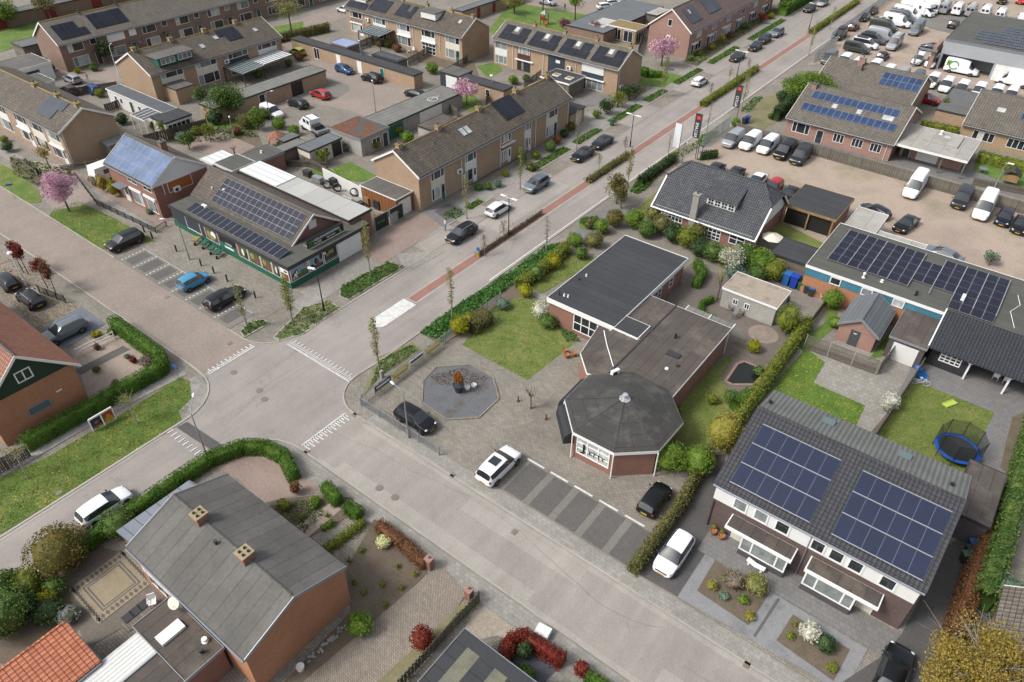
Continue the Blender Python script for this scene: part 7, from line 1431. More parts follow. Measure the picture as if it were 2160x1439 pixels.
# ---------------------------------------------------------------- hedges
H=hedge
H([(-44.7,5.2),(-44.75,14.5),(-44.6,17.4),(-43.6,19.8),(-42.0,21.0),(-39.9,21.3),(-37.6,20.4)],1.05,1.25,'leaf_hedge','dark green clipped hedge curving round the south-west street corner',dens=80,size=.11)
H([(-58.3,8.6),(-58.0,21.3),(-59.5,22.1),(-68.2,22.3)],1.15,1.5,'leaf_hedge','clipped hedge in an L around the front garden of the green gable house',dens=60,size=.13)
H([g2((685,1020),.9),g2((712,1052),.9)],.95,1.2,'leaf_hedge','box shaped clipped hedge, first of two beside the corner pavement',dens=60,size=.12)
H([g2((730,1062),.9),g2((758,1080),.9)],.95,1.1,'leaf_hedge','box shaped clipped hedge, second of two beside the corner pavement',dens=60,size=.12)
H([g2((678,1113),.4),g2((703,1098),.4)],.5,.5,'leaf_bright','very low clipped box strip by the garden path',dens=60,size=.12)
H([g2((680,1165),.3),g2((768,1100),.3)],.75,.6,'leaf_greenyel','long low shaggy hedge strip beside the front garden path',dens=60,size=.13)
H([g2((798,1105),.5),g2((850,1145),.5),g2((898,1190),.5)],.9,.9,'leaf_rust','rusty brown beech hedge along the pavement',dens=60,size=.12)
H([(-11.2,29.9),(-11.2,37.5),(-11.9,44.0)],.75,1.3,'leaf_mixed','straggly hedge between the clinic bays and the duplex drive',dens=60,size=.14)
H([(-11.4,47.5),(-11.5,57),(-11.6,66.5)],.95,1.7,'leaf_greenyel','tall narrow light green hedge between the clinic garden and the dandelion lawn',dens=60,size=.16)
H([(9.6,42.5),(9.8,66)],1.5,2.3,'leaf_mid','tall wide bright green hedge at the right edge',dens=45,size=.18)
H([(8.6,38.4),(8.8,49.5)],1.2,1.6,'leaf_rust','brown beech hedge beside the dark drive of the duplex',dens=55,size=.15)
H([g2((1060,1392),.8),g2((1075,1352),.8),g2((1105,1338),.8),g2((1188,1392),.8)],.85,1.2,'leaf_red','bright red leaved hedge in a U shape at the bottom centre',dens=60,size=.13)
H([g2((1238,1425),.4),g2((1290,1460),.4)],.8,.9,'leaf_hedge','clipped green hedge at the bottom edge',dens=55,size=.13)
H([g2((990,690),.8),g2((1028,664),.8)],1.7,1.6,'leaf_mixed','square clipped grey green hedge block at the lawn corner',dens=50,size=.14)
H([g2((1095,600),.7),g2((1150,560),.7),g2((1195,520),.7)],1.3,1.3,'leaf_greenyel','mixed yellow green hedge along the small clinic lawn',dens=45,size=.18)
H([(-41.6,84.5),(-41.4,94)],1.0,1.3,'leaf_dark','dark hedge between the planted bed and the villa lawn',dens=40,size=.2)
H([(-47.55,80.2),(-47.45,91)],.9,.8,'leaf_mixed','second stretch of median hedge, opposite the terrace',dens=45,size=.18,group='median hedges')
H([(-47.55,116),(-47.55,139)],1.1,1.0,'leaf_greenyel','third stretch of median hedge with green rounded near end',dens=40,size=.2,group='median hedges'); H([(-47.6,168.5),(-47.6,200)],1.1,1.0,'leaf_greenyel','last stretch of median hedge at the top of the road',dens=30,size=.24,group='median hedges')
H([(-47.5,56),(-47.5,69)],.4,.7,'leaf_twig','thin brown bare median hedge beside the black estate car',dens=40,size=.13,group='median hedges')
H([(-84,124.5),(-71,123.6),(-62,122.8)],1.0,1.6,'leaf_hedge','green hedge behind the solar terrace and the magnolia',dens=28,size=.24); H([(-61.8,122.8),(-59.9,124.5)],1.1,1.1,'leaf_hedge','green clipped hedge end by the brick forecourt',dens=30,size=.22)
H([g2((1470,552),.7),g2((1482,575),.7),g2((1468,598),.7)],.9,1.2,'leaf_hedge','curved dark hedge by the clinic wing corner',dens=50,size=.15); H([g2((1505,628),.5),g2((1480,640),.5),g2((1478,660),.5),g2((1510,672),.5)],.5,.8,'leaf_hedge','ring shaped low hedge on the clinic patio',dens=50,size=.14)
H([g2((1555,858),.8),g2((1592,835),.8)],1.7,1.5,'leaf_hedge','square yellow green topped hedge block by the pond',dens=50,size=.14)
H([(-37,99.2),(-38.5,97)],.9,1.2,'leaf_dark','small dark hedge at the lot entrance',dens=35,size=.2); H([(-35.5,118),(-35.5,128)],1.3,2.2,'leaf_dark','dense dark hedge left of the pink bungalow',dens=30,size=.24)
H([(-6,122.5),(2,122.5)],1.4,1.5,'leaf_greenyel','yellow green hedge before the tan bungalow windows',dens=30,size=.22); H([(-16,131),(-10.5,131.5)],1.0,1.0,'leaf_greenyel','low hedge behind the second bungalow gable',dens=30,size=.22)
H([(-131,91),(-128.5,104.5)],1.3,1.7,'leaf_mixed','long scruffy hedge above the garage row',dens=26,size=.26); tag(H([(-127.5,86.5),(-130,90)],2.4,2.2,'leaf_bright','big rounded bright hedge by the garage row end',dens=30,size=.24)); H([(-57.9,178),(-57.9,200)],2.2,2.6,'leaf_hedge','tall dark hedge at the top end of the far pavement',dens=20,size=.3)
# villa / clinic mixed border
VB=[((1268,492),1.1,'leaf_bright'),((1243,482),.8,'leaf_mixed'),((1296,478),1.3,'leaf_olive'),((1335,480),1.4,'leaf_bright'),((1362,500),1.3,'leaf_mid'),((1392,492),1.4,'leaf_mixed'),((1418,510),1.4,'leaf_dark'),((1445,520),1.5,'leaf_greenyel'),((1472,540),1.3,'leaf_dark'),((1500,550),1.4,'leaf_mid'),((1530,562),1.5,'leaf_greenyel'),((1470,505),1.2,'leaf_mixed'),((1565,560),1.6,'leaf_mid'),((1600,575),1.7,'leaf_bright'),((1628,590),1.5,'leaf_greenyel'),((1545,590),1.2,'leaf_blue'),((1375,465),1.1,'leaf_spring')]
for i,(px,r_,m) in enumerate(VB): shrub(g2(px)+(0,),(r_,r_,r_*.95),m,['round bright shrub at the near end of the border beside the black roof','small shrub beside the pollard stubs','olive shrub at the border start','bright shrub left of the villa windows','leafy shrub below the villa windows','grey brown shrub below the villa windows','dark shrub near the tall chimney','yellow green shrub near the tall chimney','dark shrub behind the black roof corner','leafy shrub behind the black roof corner','yellow green shrub under the white blossom tree','scruffy shrub at the chimney foot','leafy shrub right of the white blossom tree','bright shrub near the villa awning','yellow green shrub at the far end of the border','blue green shrub by the patio path','pale leafing shrub at the villa wall'][i],size=.18,group='border shrubs')
WB=[((1108,625),(.9,.9,.8),'leaf_yellow','ball shaped yellow green bush by the clinic path'),((1130,590),(1.2,1.2,1.0),'leaf_mid','green bush in the front border of the clinic'),((1165,565),(1.1,1.1,.9),'leaf_yellow','bright yellow bush in the front border of the clinic'),((1212,518),(1.1,1.1,.9),'leaf_bright','bright green rounded bush at the driveway end of the border'),((1252,520),(1.4,1.2,1.0),'leaf_mixed','brown green bush beside the clinic driveway'),((1225,545),(1.0,1.0,.8),'leaf_mid','low bush behind the small clinic lawn'),
((970,705),(1.15,1.15,1.15),'leaf_yellow','large round yellow green topiary ball, left of the pair'),((988,692),(.95,.95,.95),'leaf_yellow','round yellow green topiary ball, right of the pair'),((1060,650),(1.0,.9,.6),'leaf_blue','blue grey shrub beside the lawn fence'),((1142,668),(1.25,1.25,1.0),'blossom_white','white flowering bush at the clinic corner'),((1155,690),(1.1,1.1,.8),'leaf_mid','green bush beside the white flowering one'),
((1405,985),(1.9,1.7,1.5),'leaf_bright','big glossy green shrub before the octagon wall'),((1465,995),(1.6,1.6,1.4),'leaf_bright','glossy green shrub touching the duplex hedge'),((1520,945),(1.75,1.75,2.0),'leaf_conifer','dense golden green conifer beside the duplex roof'),((1655,702),(1.4,1.4,1.85),'leaf_greenyel','tall green conifer by the white garden shed'),((1750,650),(1.2,1.2,1.3),'leaf_bright','bright shrub at the brick shed fence'),((1425,880),(.6,.6,.7),'leaf_greenyel','small shrub against the octagon wall'),
((1588,742),(.85,.85,.75),'leaf_yellow','round clipped ball beside the pond'),((1655,752),(.6,.6,.55),'leaf_yellow','small clipped ball near the circular paving'),((1636,775),(.6,.6,.5),'leaf_bright','small clipped ball at the pond corner'),((1683,700),(1.0,1.0,.6),'leaf_mid','low shrub near the conifer'),((1608,665),(.9,.9,.7),'leaf_blue','silvery round shrub before the garden bench'),((1540,850),(.8,.8,.8),'leaf_mid','leafy shrub behind the hedge block'),((1620,800),(.8,.7,.4),'leaf_blue','silvery low plants by the pond'),
((138,1195),(2.3,2.3,1.9),'leaf_olive','very large round olive brown shrub by the street at the lower left'),((175,1135),(1.0,1.0,.6),'leaf_twig','bare twiggy shrub beside the white car'),((256,1124),(1.45,1.35,1.2),'leaf_mid','large green shrub at the lean-to corner'),((70,1250),(1.3,1.3,1.2),'leaf_greenyel','light green leafy shrub in the lower left garden'),((25,1320),(2.0,2.3,1.7),'leaf_mid','very large dark green shrub at the left edge'),((15,1275),(1.4,1.4,1.6),'leaf_mid','green shrub behind the very large one'),((100,1275),(1.0,1.0,.7),'leaf_yellow','yellow green ground shrub in the lower left garden'),((105,1300),(1.4,1.2,.8),'leaf_dark','dark shrub beside the orange tiled roof'),((150,1305),(.9,.9,.6),'leaf_lavender','pale lavender bush beside the patterned patio'),
((762,1330),(1.05,1.05,.9),'leaf_bright','round bright green shrub at the brick gable'),((893,1362),(.95,.95,1.0),'leaf_red','round rust red shrub beside the plank fence'),((625,1040),(.5,.5,.7),'leaf_rust','small red brown shrub in the corner garden'),((665,1065),(.6,.6,.4),'leaf_bright','small bright shrub in the corner garden'),((600,1070),(.8,.5,.4),'leaf_greenyel','yellow green low shrub by the grey roof'),((810,1150),(.65,.65,.45),'blossom_cream','cream flowering low bush in the bare front garden'),((1225,1420),(.6,.6,.6),'leaf_red','red leaved shrub beside the clipped hedge at the bottom'),((1105,1385),(.55,.55,.8),'leaf_dark','dark shrub inside the red hedge'),((1110,1425),(.7,.5,.4),'leaf_hedge','low green box inside the red hedge'),
((205,710),(.6,.6,.35),'leaf_yellow','low yellow bush in the front garden of the green gable house'),((237,706),(.5,.5,.4),'leaf_hedge','small dark bush by the white rails'),((283,765),(.4,.4,.35),'leaf_red','small red bush in the gravel front garden'),((313,770),(1.0,.8,.5),'leaf_twig','grey twiggy bush inside the corner hedge'),((205,785),(.4,.4,.35),'leaf_olive','olive tuft in the gravel front garden'),((245,812),(.4,.4,.3),'leaf_mid','green tuft in the gravel front garden'),((270,755),(.35,.35,.25),'leaf_blue','blue green tuft in the gravel front garden'),((207,738),(.35,.35,.4),'leaf_rust','rusty tuft beside the white rails'),
((222,405),(.8,.8,1.4),'leaf_gold','standard tree shaped golden shrub, left of two by the solar house door'),((245,415),(.8,.8,1.3),'leaf_yellow','standard tree shaped green shrub, right of two by the solar house door'),((205,390),(1.4,1.0,.7),'leaf_twig','bare brown shrubs by the black garden fence'),((317,452),(.5,.5,.4),'leaf_blue','round grey shrub before the solar house window'),
((20,320),(1.0,1.0,.8),'leaf_dark','round dark bush at the left edge garden'),((10,300),(.8,.8,.5),'leaf_greenyel','flat topped bush at the left edge'),((75,365),(.6,.6,.4),'leaf_dark','small dark bush by the picket fence'),((145,370),(.5,.5,.4),'leaf_greenyel','yellow green bush at the terrace corner'),
((1445,262+0),(0.8,.8,.7),'leaf_bright','round green bush under the first tall banner') if 0 else ((1550,268),(.9,.9,.8),'leaf_bright','round green bush at the foot of the first tall banner'),
((1100,345),(.9,.9,.8),'leaf_dark','dark bush in the terrace front garden'),((1160,320),(1.0,1.0,.9),'leaf_mid','green bush in the terrace front garden'),((1175,305),(.8,.8,.8),'leaf_rust','red tinted bush in the terrace front garden'),((1050,395),(.7,.7,.6),'leaf_blue','white edged bush by the terrace door'),((1010,400),(.8,.8,.4),'leaf_ground','low green plants by the grey paving'),
((1870,865),(.95,.95,1.0),'blossom_white','pale flowering shrub by the garden divide'),((1500,1240),(.45,.45,.4),'leaf_conifer','yellow grass tuft in the left gravel bed'),((1545,1235),(.9,.9,.7),'leaf_twig','dry brown grass clump in the left gravel bed'),((1590,1245),(1.0,1.0,.8),'leaf_spring','large dry grass clump in the left gravel bed'),((1530,1225),(.4,.4,.35),'leaf_bright','small green bush in the left gravel bed'),((1525,1262),(.4,.4,.3),'leaf_blue','blue tuft in the left gravel bed'),((1568,1270),(.45,.4,.3),'leaf_bright','second small green bush in the left gravel bed'),((1580,1305),(.4,.4,.35),'leaf_conifer','yellow tuft at the corner of the left gravel bed'),
((1703,1345),(.85,.8,.7),'blossom_white','cream flowering shrub in the right gravel bed'),((1737,1368),(.75,.75,.65),'leaf_dark','dark green shrub in the right gravel bed'),((1665,1345),(.35,.35,.25),'leaf_greenyel','grass tuft in the right gravel bed'),((1752,1412),(.4,.4,.3),'leaf_greenyel','grass tuft at the end of the right gravel bed'),((2110,1265),(1.3,1.1,1.3),'leaf_blue','grey green bush beside the tile roof corner at the right edge'),((1745,625),(.9,.9,.8),'leaf_greenyel','leafy bush by the blue clad wall'),((1730,540),(.7,.7,.5),'leaf_dark','small bush at the carport corner')]
for px,r_,m,lb in WB: shrub(g2(px)+(0,),r_,m,lb,size=.15)
SM=[(762,1165),(735,1185),(875,1215),(747,1230),(808,1235),(847,1243),(768,1253),(812,1280),(838,1197),(690,1090),(637,1095),(1675,1320),(1690,1335)]
for i,px in enumerate(SM): shrub(g2(px)+(0,),(.28,.28,.22),'leaf_greenyel','small green perennial in bare soil','shrub',n=70,size=.11,group='small perennials in the bare beds',core=.5,name='perennial')
# ---------------------------------------------------------------- fences
def fence(path,h,style,label,step=1.8,cat='fence',mat=None,name='fence',group=None,z0=0):
    P=[Vector((q[0],q[1],0)) for q in path]; f=empty(name,P[0],label,cat,group); o0=P[0]
    M_={'plank':'plank_grey','lattice':'plank_old','bars':'galvanised','rail':'white_frame','black':'dark_trim','orange':'plank_yellow','palisade':'galvanised','concrete':'concrete','red':'plank_red'}[style]; M_=mat or M_; pm={}
    for a,b in zip(P[:-1],P[1:]):
        L=(b-a).length; d=(b-a)/L; n=Vector((-d.y,d.x,0)); k=max(1,round(L/step)); mb=MB(); a2=a-o0
        def bx(t0,t1,z_0,z_1,w,off=0):
            p=a2+d*t0+n*(off-w/2); q=a2+d*t1+n*(off-w/2); r=n*w; mb.poly8([p+Vector((0,0,z_0)),q+Vector((0,0,z_0)),q+r+Vector((0,0,z_0)),p+r+Vector((0,0,z_0)),p+Vector((0,0,z_1)),q+Vector((0,0,z_1)),q+r+Vector((0,0,z_1)),p+r+Vector((0,0,z_1))])
        if style in('plank','orange','red'):
            w=.15; m_=int(L/(w+.012)); m_=min(m_,260)
            w2=L/m_
            for i in range(m_): bx(i*w2,i*w2+w2-.02,.04,h-.03*((i*7)%3)/3,.03,.03 if i%2 else -.03)
            bx(0,L,h*.25,h*.25+.08,.05); bx(0,L,h*.8,h*.8+.08,.05)
        elif style=='lattice':
            m_=min(200,int(L/.13))
            for i in range(m_): bx(i*L/m_,i*L/m_+.08,.1,h-.08,.025,.02*math.sin(i*1.3))
            for z_ in (.08,h*.35,h*.65,h-.08): bx(0,L,z_,z_+.06,.05)
        elif style in ('bars','palisade','black'):
            sp=.14 if style!='palisade' else .2; m_=min(320,int(L/sp))
            for i in range(m_): bx(i*L/m_,i*L/m_+(.025 if style!='palisade' else .07),.08,h,.025)
            bx(0,L,.1,.15,.04); bx(0,L,h-.06,h,.05)
        elif style=='rail':
            for z_ in (h*.45,h*.9): bx(0,L,z_,z_+.12,.04)
        elif style=='concrete': bx(0,L,0,h,.12)
        mb.build('fence_panel',M_,f)
        for i in range(k+1):
            if 'p' not in pm: pm['p']=MB().box(-.045,.045,-.045,.045,0,h+.06).mesh('post',['concrete' if style=='lattice' else M_])
            if style!='concrete' and (i>0 or a is P[0]): link('post',pm['p'],f,a2+d*(L*i/k))
    return f
fence([(-39.7,50.5),(-39.8,30.1)],1.25,'bars','galvanised bar railing with banners along the main road side of the clinic',2.4); fence([(-39.8,29.9),(-30.1,29.8)],1.1,'bars','galvanised bar railing along the pavement by the clinic',2.4)
fence([(-38.6,109.4),(-27,109.0),(-5,108.6),(20,108.6)],1.7,'plank','long weathered plank fence behind the row of vans',2.0)
fence([(-10.6,63.3),(-3.6,63.7)],1.8,'lattice','weathered trellis fence with concrete posts beside the brick shed',2.3); fence([(-3.5,63.8),(-3.2,67.0)],1.7,'lattice','short leaning trellis fence by the white garage door',1.6); fence([(-.35,67.2),(-1.15,54.0),(-1.2,49.6)],1.5,'plank','plank divide between the two back gardens',2.0)
fence([(-18.7,21.3),(-18.8,12.0)],1.2,'plank','grey plank fence beside the brick paved drive',2.2); fence([(-57.3,8.4),(-57.3,1)],1.5,'plank','plank fence below the green gable house',2.0,mat='plank_old')
fence([(-59.2,117.0),(-58.6,112.9),(-61.2,112.5)],1.0,'orange','new orange board fence round a small side yard',2.0); fence([(-69.8,104.1),(-66.8,103.9),(-66.6,100)],1.6,'red','brown board fence beside the roof light extension',1.8,mat='plank_yellow')
fence([g2((165,752)),g2((243,715))],.9,'rail','white two-rail fence in front of the gravel garden',1.5); fence([g2((85,618)),g2((140,640))],1.0,'black','black wire fence between the red trees and the drive',1.5)
fence([g2((162,375)),g2((205,432)),g2((330,492)),g2((352,478))],.8,'black','low black railing round the solar house front yard',1.5); fence([g2((45,345)),g2((80,372))],.8,'lattice','old picket fence in the left edge garden',1.2); fence([g2((130,362)),g2((210,350))],.9,'lattice','low picket fence beside the left terrace gable',1.4)
fence([(-42.3,165),(-42.4,215)],2.1,'palisade','tall palisade fence between road and camper lot',2.5); fence([(-40.3,101.0),(-40.2,110.5)],1.9,'palisade','galvanised sliding gate of the van lot',2.4,'gate',name='sliding_gate'); fence([(-40.6,150.5),(-40.8,164.5)],2.0,'palisade','grey sliding gate of the camper lot',2.4,'gate',name='sliding_gate')
fence([(-77.3,58.3),(-61.6,57.0)],1.6,'concrete','white painted wall between the shop yard and the garden','1' and 2,'wall','white_wall',name='garden_wall'); fence([(-61.0,57.0),(-60.8,55.0)],1.5,'concrete','short pale concrete wall at the yard gate',2,'wall',name='garden_wall')
GF=[((750,108),(822,78),1.6,'grey fence beside the glass veranda garden'),((862,140),(922,105),1.6,'grey fence in the middle of the terrace gardens'),((955,152),(1006,118),1.4,'grey fence near the white panelled terrace end'),((150,205),(250,190),1.5,'dark fence behind the long white shed'),((225,238),(272,222),1.4,'dark fence with bicycles by the long white shed'),((920,222),(965,248),1.5,'grey fence below the blossom garden'),((1025,225),(1030,205),1.4,'grey fence near the pink cherry'),((610,330),(690,370),1.3,'grey fence beside the light garden path'),((575,150+200),(690,150+205),1.0,'low fence by the beige shed'),((1360,45),(1385,32),1.8,'fence behind the moss roofed summer house'),((1640,590),(1700,610),1.7,'slatted fence between the blue containers and the lean-to'),((310,310),(440,275),1.9,'dark garden screen with espaliers'),((1105,190),(1140,165),1.5,'brown fence beside the extension'),((1345,118),(1365,55),1.7,'grey board fence beside the pink terrace gable'),((2050,390),(2160,412),1.1,'low wooden fence beside the playhouse'),((1690,712),(1762,615),1.2,'old fence of the patio yard'),((1300,75),(1345,62),1.6,'fence behind the flat roofs'),((60,155),(105,140),1.6,'fence at the white garages')]
for a,b,h_,lb in GF: fence([g2(a),g2(b)],h_,'plank',lb,1.9,mat='plank_old' if 'dark' not in lb else 'wood_dark')
for i,(y,t) in enumerate(((52.3,0),(54.9,1))):
    f=empty('yard_gate',(-60.9,y,0),['dark panelled yard gate nearest the shop','dark panelled yard gate next to the wooden garage'][i],'gate','yard gates'); MB().box(-.04,.04,0,.1,0,2.2).box(-.04,.04,2.3,2.4,0,2.2).box(-.04,.04,.1,2.3,2.1,2.2).box(-.04,.04,.1,2.3,0.1,.2).build('gate_frame','galvanised',f); MB().box(-.02,.03,.1,2.3,.2,2.1).build('gate_panel','black_metal',f)
    text('KUYNTJES',.26,'sign_green',f,((.03,0,0),(0,1),(1,0)),.5,1.1,.01)
# banners on the railing
flatm('banner_yellow',A('e0c84a')); flatm('banner_navy',A('2a3560')); flatm('banner_white',A('e4e6ea',.75)); flatm('flag_dark',A('3c3d42')); flatm('flag_red',A('e0402a',.8)); flatm('adv_red',A('b8402e')); flatm('adv_gold',A('d8a83a'))
for i,(y,c,lb) in enumerate(((31.6,'banner_navy','navy and yellow banner at the corner end of the railing'),(33.9,'banner_yellow','yellow banner on the railing, second from the corner'),(36.2,'banner_white','white banner on the railing, third from the corner'),(38.5,'banner_yellow','yellow banner on the railing, farthest from the corner'))):
    f=empty('banner',(-39.66,y,0),lb,'banner','railing banners'); MB().box(-.01,.02,0,2.1,.35,1.15).build('cloth',c,f); MB().box(.02,.024,.05,2.05,.35,.55).build('stripe','banner_yellow',f); MB().box(.02,.026,.2,1.9,.75,.98).build('lettering_band','banner_white' if i!=2 else 'banner_navy',f)
# tall beach style banners
def flag(b,h,label,cloth,words,tilt=0):
    f=empty('tall_banner',(b[0],b[1],0),label,'banner','tall banners at the lot entrance'); MB().tube((0,0,0),(0,0,h),.05,.035,8).tube((0,0,h),(-.95*1.1,.5*0,h),.025,n=5).build('mast','black_metal',f)
    fr=((0,0,0),(-1,0),(0,-1)); MB().fbox(fr,.06,1.05,h-3.6,h-.03,-.01,.01).build('cloth',cloth,f)
    if words:
        w_,em=words; text(w_,.62,'white_frame',f,((0,0,0),(1,0),(0,-1)),-.32,h-3.5,.02,1,False,R(90)); MB().fbox(fr,.3,.8,h-.85,h-.35,.0,.02).fbox(fr,.2,.45,h-.7,h-.5,.0,.024).fbox(fr,.7,.9,h-.7,h-.5,.0,.024).build('emblem','flag_red',f)
    return f
def flagM(b,h,label,word):
    f=flag(b,h,label,'flag_dark',None); MB().fbox(((0,0,0),(-1,0),(0,-1)),.3,.8,h-.85,h-.35,.0,.02).fbox(((0,0,0),(-1,0),(0,-1)),.2,.45,h-.7,h-.5,0,.024).build('emblem','flag_red',f)
    # lettering is seen from behind through the cloth: mirrored
    text(word,.66,'white_frame',f,((0,0,0),(1,0),(0,-1)),-.82,h-3.5,.03,.95 if len(word)<5 else .78,True,R(90)) ; return f
flagM((-40.0,112.8),6.2,'dark tall banner lettered in white, the farther of the dark pair','AUTO'); flagM((-39.2,96.6),6.8,'dark tall banner lettered in white, the nearer of the dark pair','RECLAME'); flag((-40.3,92.7),6.4,'plain white tall banner nearest the villa','banner_white',None)
# ---------------------------------------------------------------- street lamps
def lamp(px,h,label,kind,ang=0,mat='galvanised',arm=1.3):
    b=G(*px); f=empty('street_lamp',b,label,'street lamp','street lamps',R(ang)); MB().lathe([(.11,0),(.11,.9),(.07,1.0),(.045,h)],n=8).build('pole',mat,f)
    if kind=='double':
        for s_ in (1,-1): MB().tube((0,0,h-.05),(s_*.5,0,h),.03).box(s_*.85-.38,s_*.85+.38,-.13,.13,h,h+.1).build('lamp_head','white_frame',f)
    elif kind=='single': MB().tube((0,0,h-.05),(.3,0,h),.03).box(.2,.95,-.13,.13,h,h+.1).build('lamp_head','white_frame',f)
    elif kind=='bend':
        MB().path([(0,0,h-.02),(.05,0,h+.3),(.3,0,h+.5),(arm,0,h+.5)],.035).build('arm',mat,f); MB().blob((arm+.25,0,h+.5),(.38,.14,.08),1,j=0).build('lamp_head','white_frame',f,smooth=True)
    else: MB().lathe([(.05,0),(.28,.05),(.25,.2),(.05,.3)],(0,0,h),10).build('lamp_head','white_frame',f)
    return f
lamp((684,656),5.3,'black pole street lamp with white head on the shop corner','single',200,'black_metal'); lamp((1073,500),5.4,'black pole street lamp with two white heads by the white hatchback','double',0,'black_metal'); lamp((1329,310),5.0,'black pole street lamp with two white heads opposite the dark saloons','double',0,'black_metal'); lamp((1553,167),5.0,'black pole street lamp with two heads at the third median hedge','double',0,'black_metal'); lamp((1706,62),5.2,'black pole street lamp near the top of the road','double',0,'black_metal')
lamp((862,924),5.0,'grey street lamp bent over the clinic railing','bend',170); lamp((440,971),5.2,'grey street lamp leaning over the corner verge','bend',140,arm=1.8); lamp((400,548),5.0,'grey street lamp between the bollards and the shop','bend',220); lamp((251,162),5.0,'white street lamp before the long brown terrace','bend',130,'white_frame',.8); lamp((765,148),4.6,'grey lamp at the long garage row','bend',140,arm=.5); lamp((793,240),4.6,'grey lamp in the middle of the court','bend',140,arm=.8); lamp((571,252),4.0,'grey lamp beside the white delivery van','bend',60,arm=.8); lamp((1037,205),3.6,'thin lamp near the pink cherry','post'); lamp((494,290),3.0,'thin garden mast in the garden behind the shop','bend',-30,arm=.3); lamp((1438,345),3.0,'small grey camera pole by the white banner','bend',-40,arm=.3); lamp((55,603),4.2,'pale slanting pole beside the cobbled drive','post',0,'white_frame')
lamp((2096,400),4,'thin grey mast at the playhouse','single',0)
# ---------------------------------------------------------------- small street things
me=MB().lathe([(.09,0),(.09,.8),(.1,.82),(.1,.9),(.07,.93)],n=10).mesh('bollard',['black_metal'])
for i,px in enumerate(((305,490),(322,503),(373,531),(425,561),(452,577),(480,594),(539,629))):
    b=G(*px); tag(link('bollard',me,None,b),'black bollard in the row between the parking bays and the shop','bollard','black shop bollards')
me=MB().lathe([(.16,0),(.16,.08),(.06,.1),(.05,.55),(.07,.62)],n=10).mesh('bollard',[plain('rust',A('6b4a38'),.9,.2)])
for px,lb in (((1093,847),'rusty post left of the pollard tree'),((1152,885),'rusty post with pale foot right of the pollard tree')): tag(link('bollard',me,None,G(*px)),lb,'bollard')
f=empty('keep_left_sign',G(1009,542),'yellow bollard with round blue arrow sign at the end of the median strip','traffic sign'); MB().lathe([(.16,0),(.15,.7),(.1,.8)],n=12).build('base','banner_yellow',f); MB().tube((0,-.03,1.05),(0,.03,1.05),.28,n=16).build('sign_disc',flatm('sign_blue',A('2a6ab8')),f)
def sgn(px,h,label,words,w=1.1,rz=0):
    f=empty('street_name_sign',G(*px),label,'street sign','street name signs',R(rz)); MB().tube((0,0,0),(0,0,h),.03).build('post','galvanised',f); MB().box(-w/2,w/2,-.03,.03,h-.25,h).build('sign_plate','sign_blue',f)
sgn((383,812),2.4,'blue street name plate on a post at the verge corner','',.7,0); sgn((1413,172),2.3,'blue street name plate beside the magnolia lawn','',.9,20); sgn((33,420),2.2,'blue street name plate on the far left verge','',.8,60)
f=empty('advert_board',G(222,897),'white framed advert board with a blue and a red poster on the verge','advertising board',None,R(90)); MB().box(-1.05,1.05,-.06,.06,1.35,1.5).box(-1.08,-1.0,-.05,.05,0,1.4).box(1.0,1.08,-.05,.05,0,1.4).box(-.05,.05,-.05,.05,0,1.4).build('frame','white_frame',f)
for x,c1,c2 in ((-.98,'banner_navy','orange_blind'),(.07,'adv_red','adv_gold')):
    o=MB().box(x,x+.9,-.07,-.05,.3,1.33).build('poster',c1,f); MB().box(x+.1,x+.8,-.075,-.071,.35,.7 if c1!='banner_navy' else .55).blob((x+.45,-.075,.85),(.25,.01,.18),1,j=0).build('poster_print',c2,o)
# octagonal gravel bed with potted shrub
OB=[g2(q) for q in ((920,775),(993,770),(1040,797),(1052,842),(1010,882),(942,886),(890,850),(892,805))]; sheet('gravel_bed',OB,'bed_gravel',4); kerb(OB+OB[:1],w=.17,h=.12,mat='beige_paving')
f=empty('potted_shrub',G(968,826),'orange brown shrub in a dark conical pot on the octagonal gravel bed','potted plant'); MB().lathe([(.34,0),(.52,.85),(.56,.9),(.46,.82)],n=14).build('pot','slate_blue',f); Leaves(5).crown((0,0,1.65),(.62,.62,.95),2200,.12,8,.55,.5).build('plant','leaf_gold' if 0 else 'leaf_orange' if 'leaf_orange' in MAT else leafm('leaf_orange',A('b5682a'),A('c98a3a'),A('8a4a24'),A('9a8038')).name,f)
me=MB().lathe([(.2,0),(.27,.28),(.27,.33),(.22,.33),(.22,.25)],n=14).mesh('plant_pot',['verge_white','garden_soil'])
for px,lb in (((986,822),'round white pot, nearer the orange shrub'),((1000,817),'round white pot, farther from the orange shrub')): tag(link('plant_pot',me,None,G(*px)+Vector((0,0,.05))),lb,'plant pot')
me=MB().lathe([(.14,0),(.24,.25),(.28,.5),(.24,.5),(.2,.4)],n=12).mesh('plant_pot',['rim' if 0 else plain('terracotta',A('b87a4a'),.8,.15)])
for i,px in enumerate(((1192,745),(1195,755),(1210,752),(1503,1127),(1520,1137))): tag(link('plant_pot',me,None,G(*px)),['stone pot beside the lawn corner, top one','stone pot beside the lawn corner, left one','stone pot beside the lawn corner, right one','terracotta pot left of the duplex door','terracotta pot nearer the duplex door'][i],'plant pot')
for i,px in enumerate(((1503,1121),(1520,1131))): shrub(tuple(G(*px)+Vector((0,0,.0)))[:2]+(.4,),(.2,.2,.22),'leaf_greenyel',['small green ball plant in the left terracotta pot','small green ball plant in the right terracotta pot'][i],'plant',n=120,size=.07,name='pot_plant')
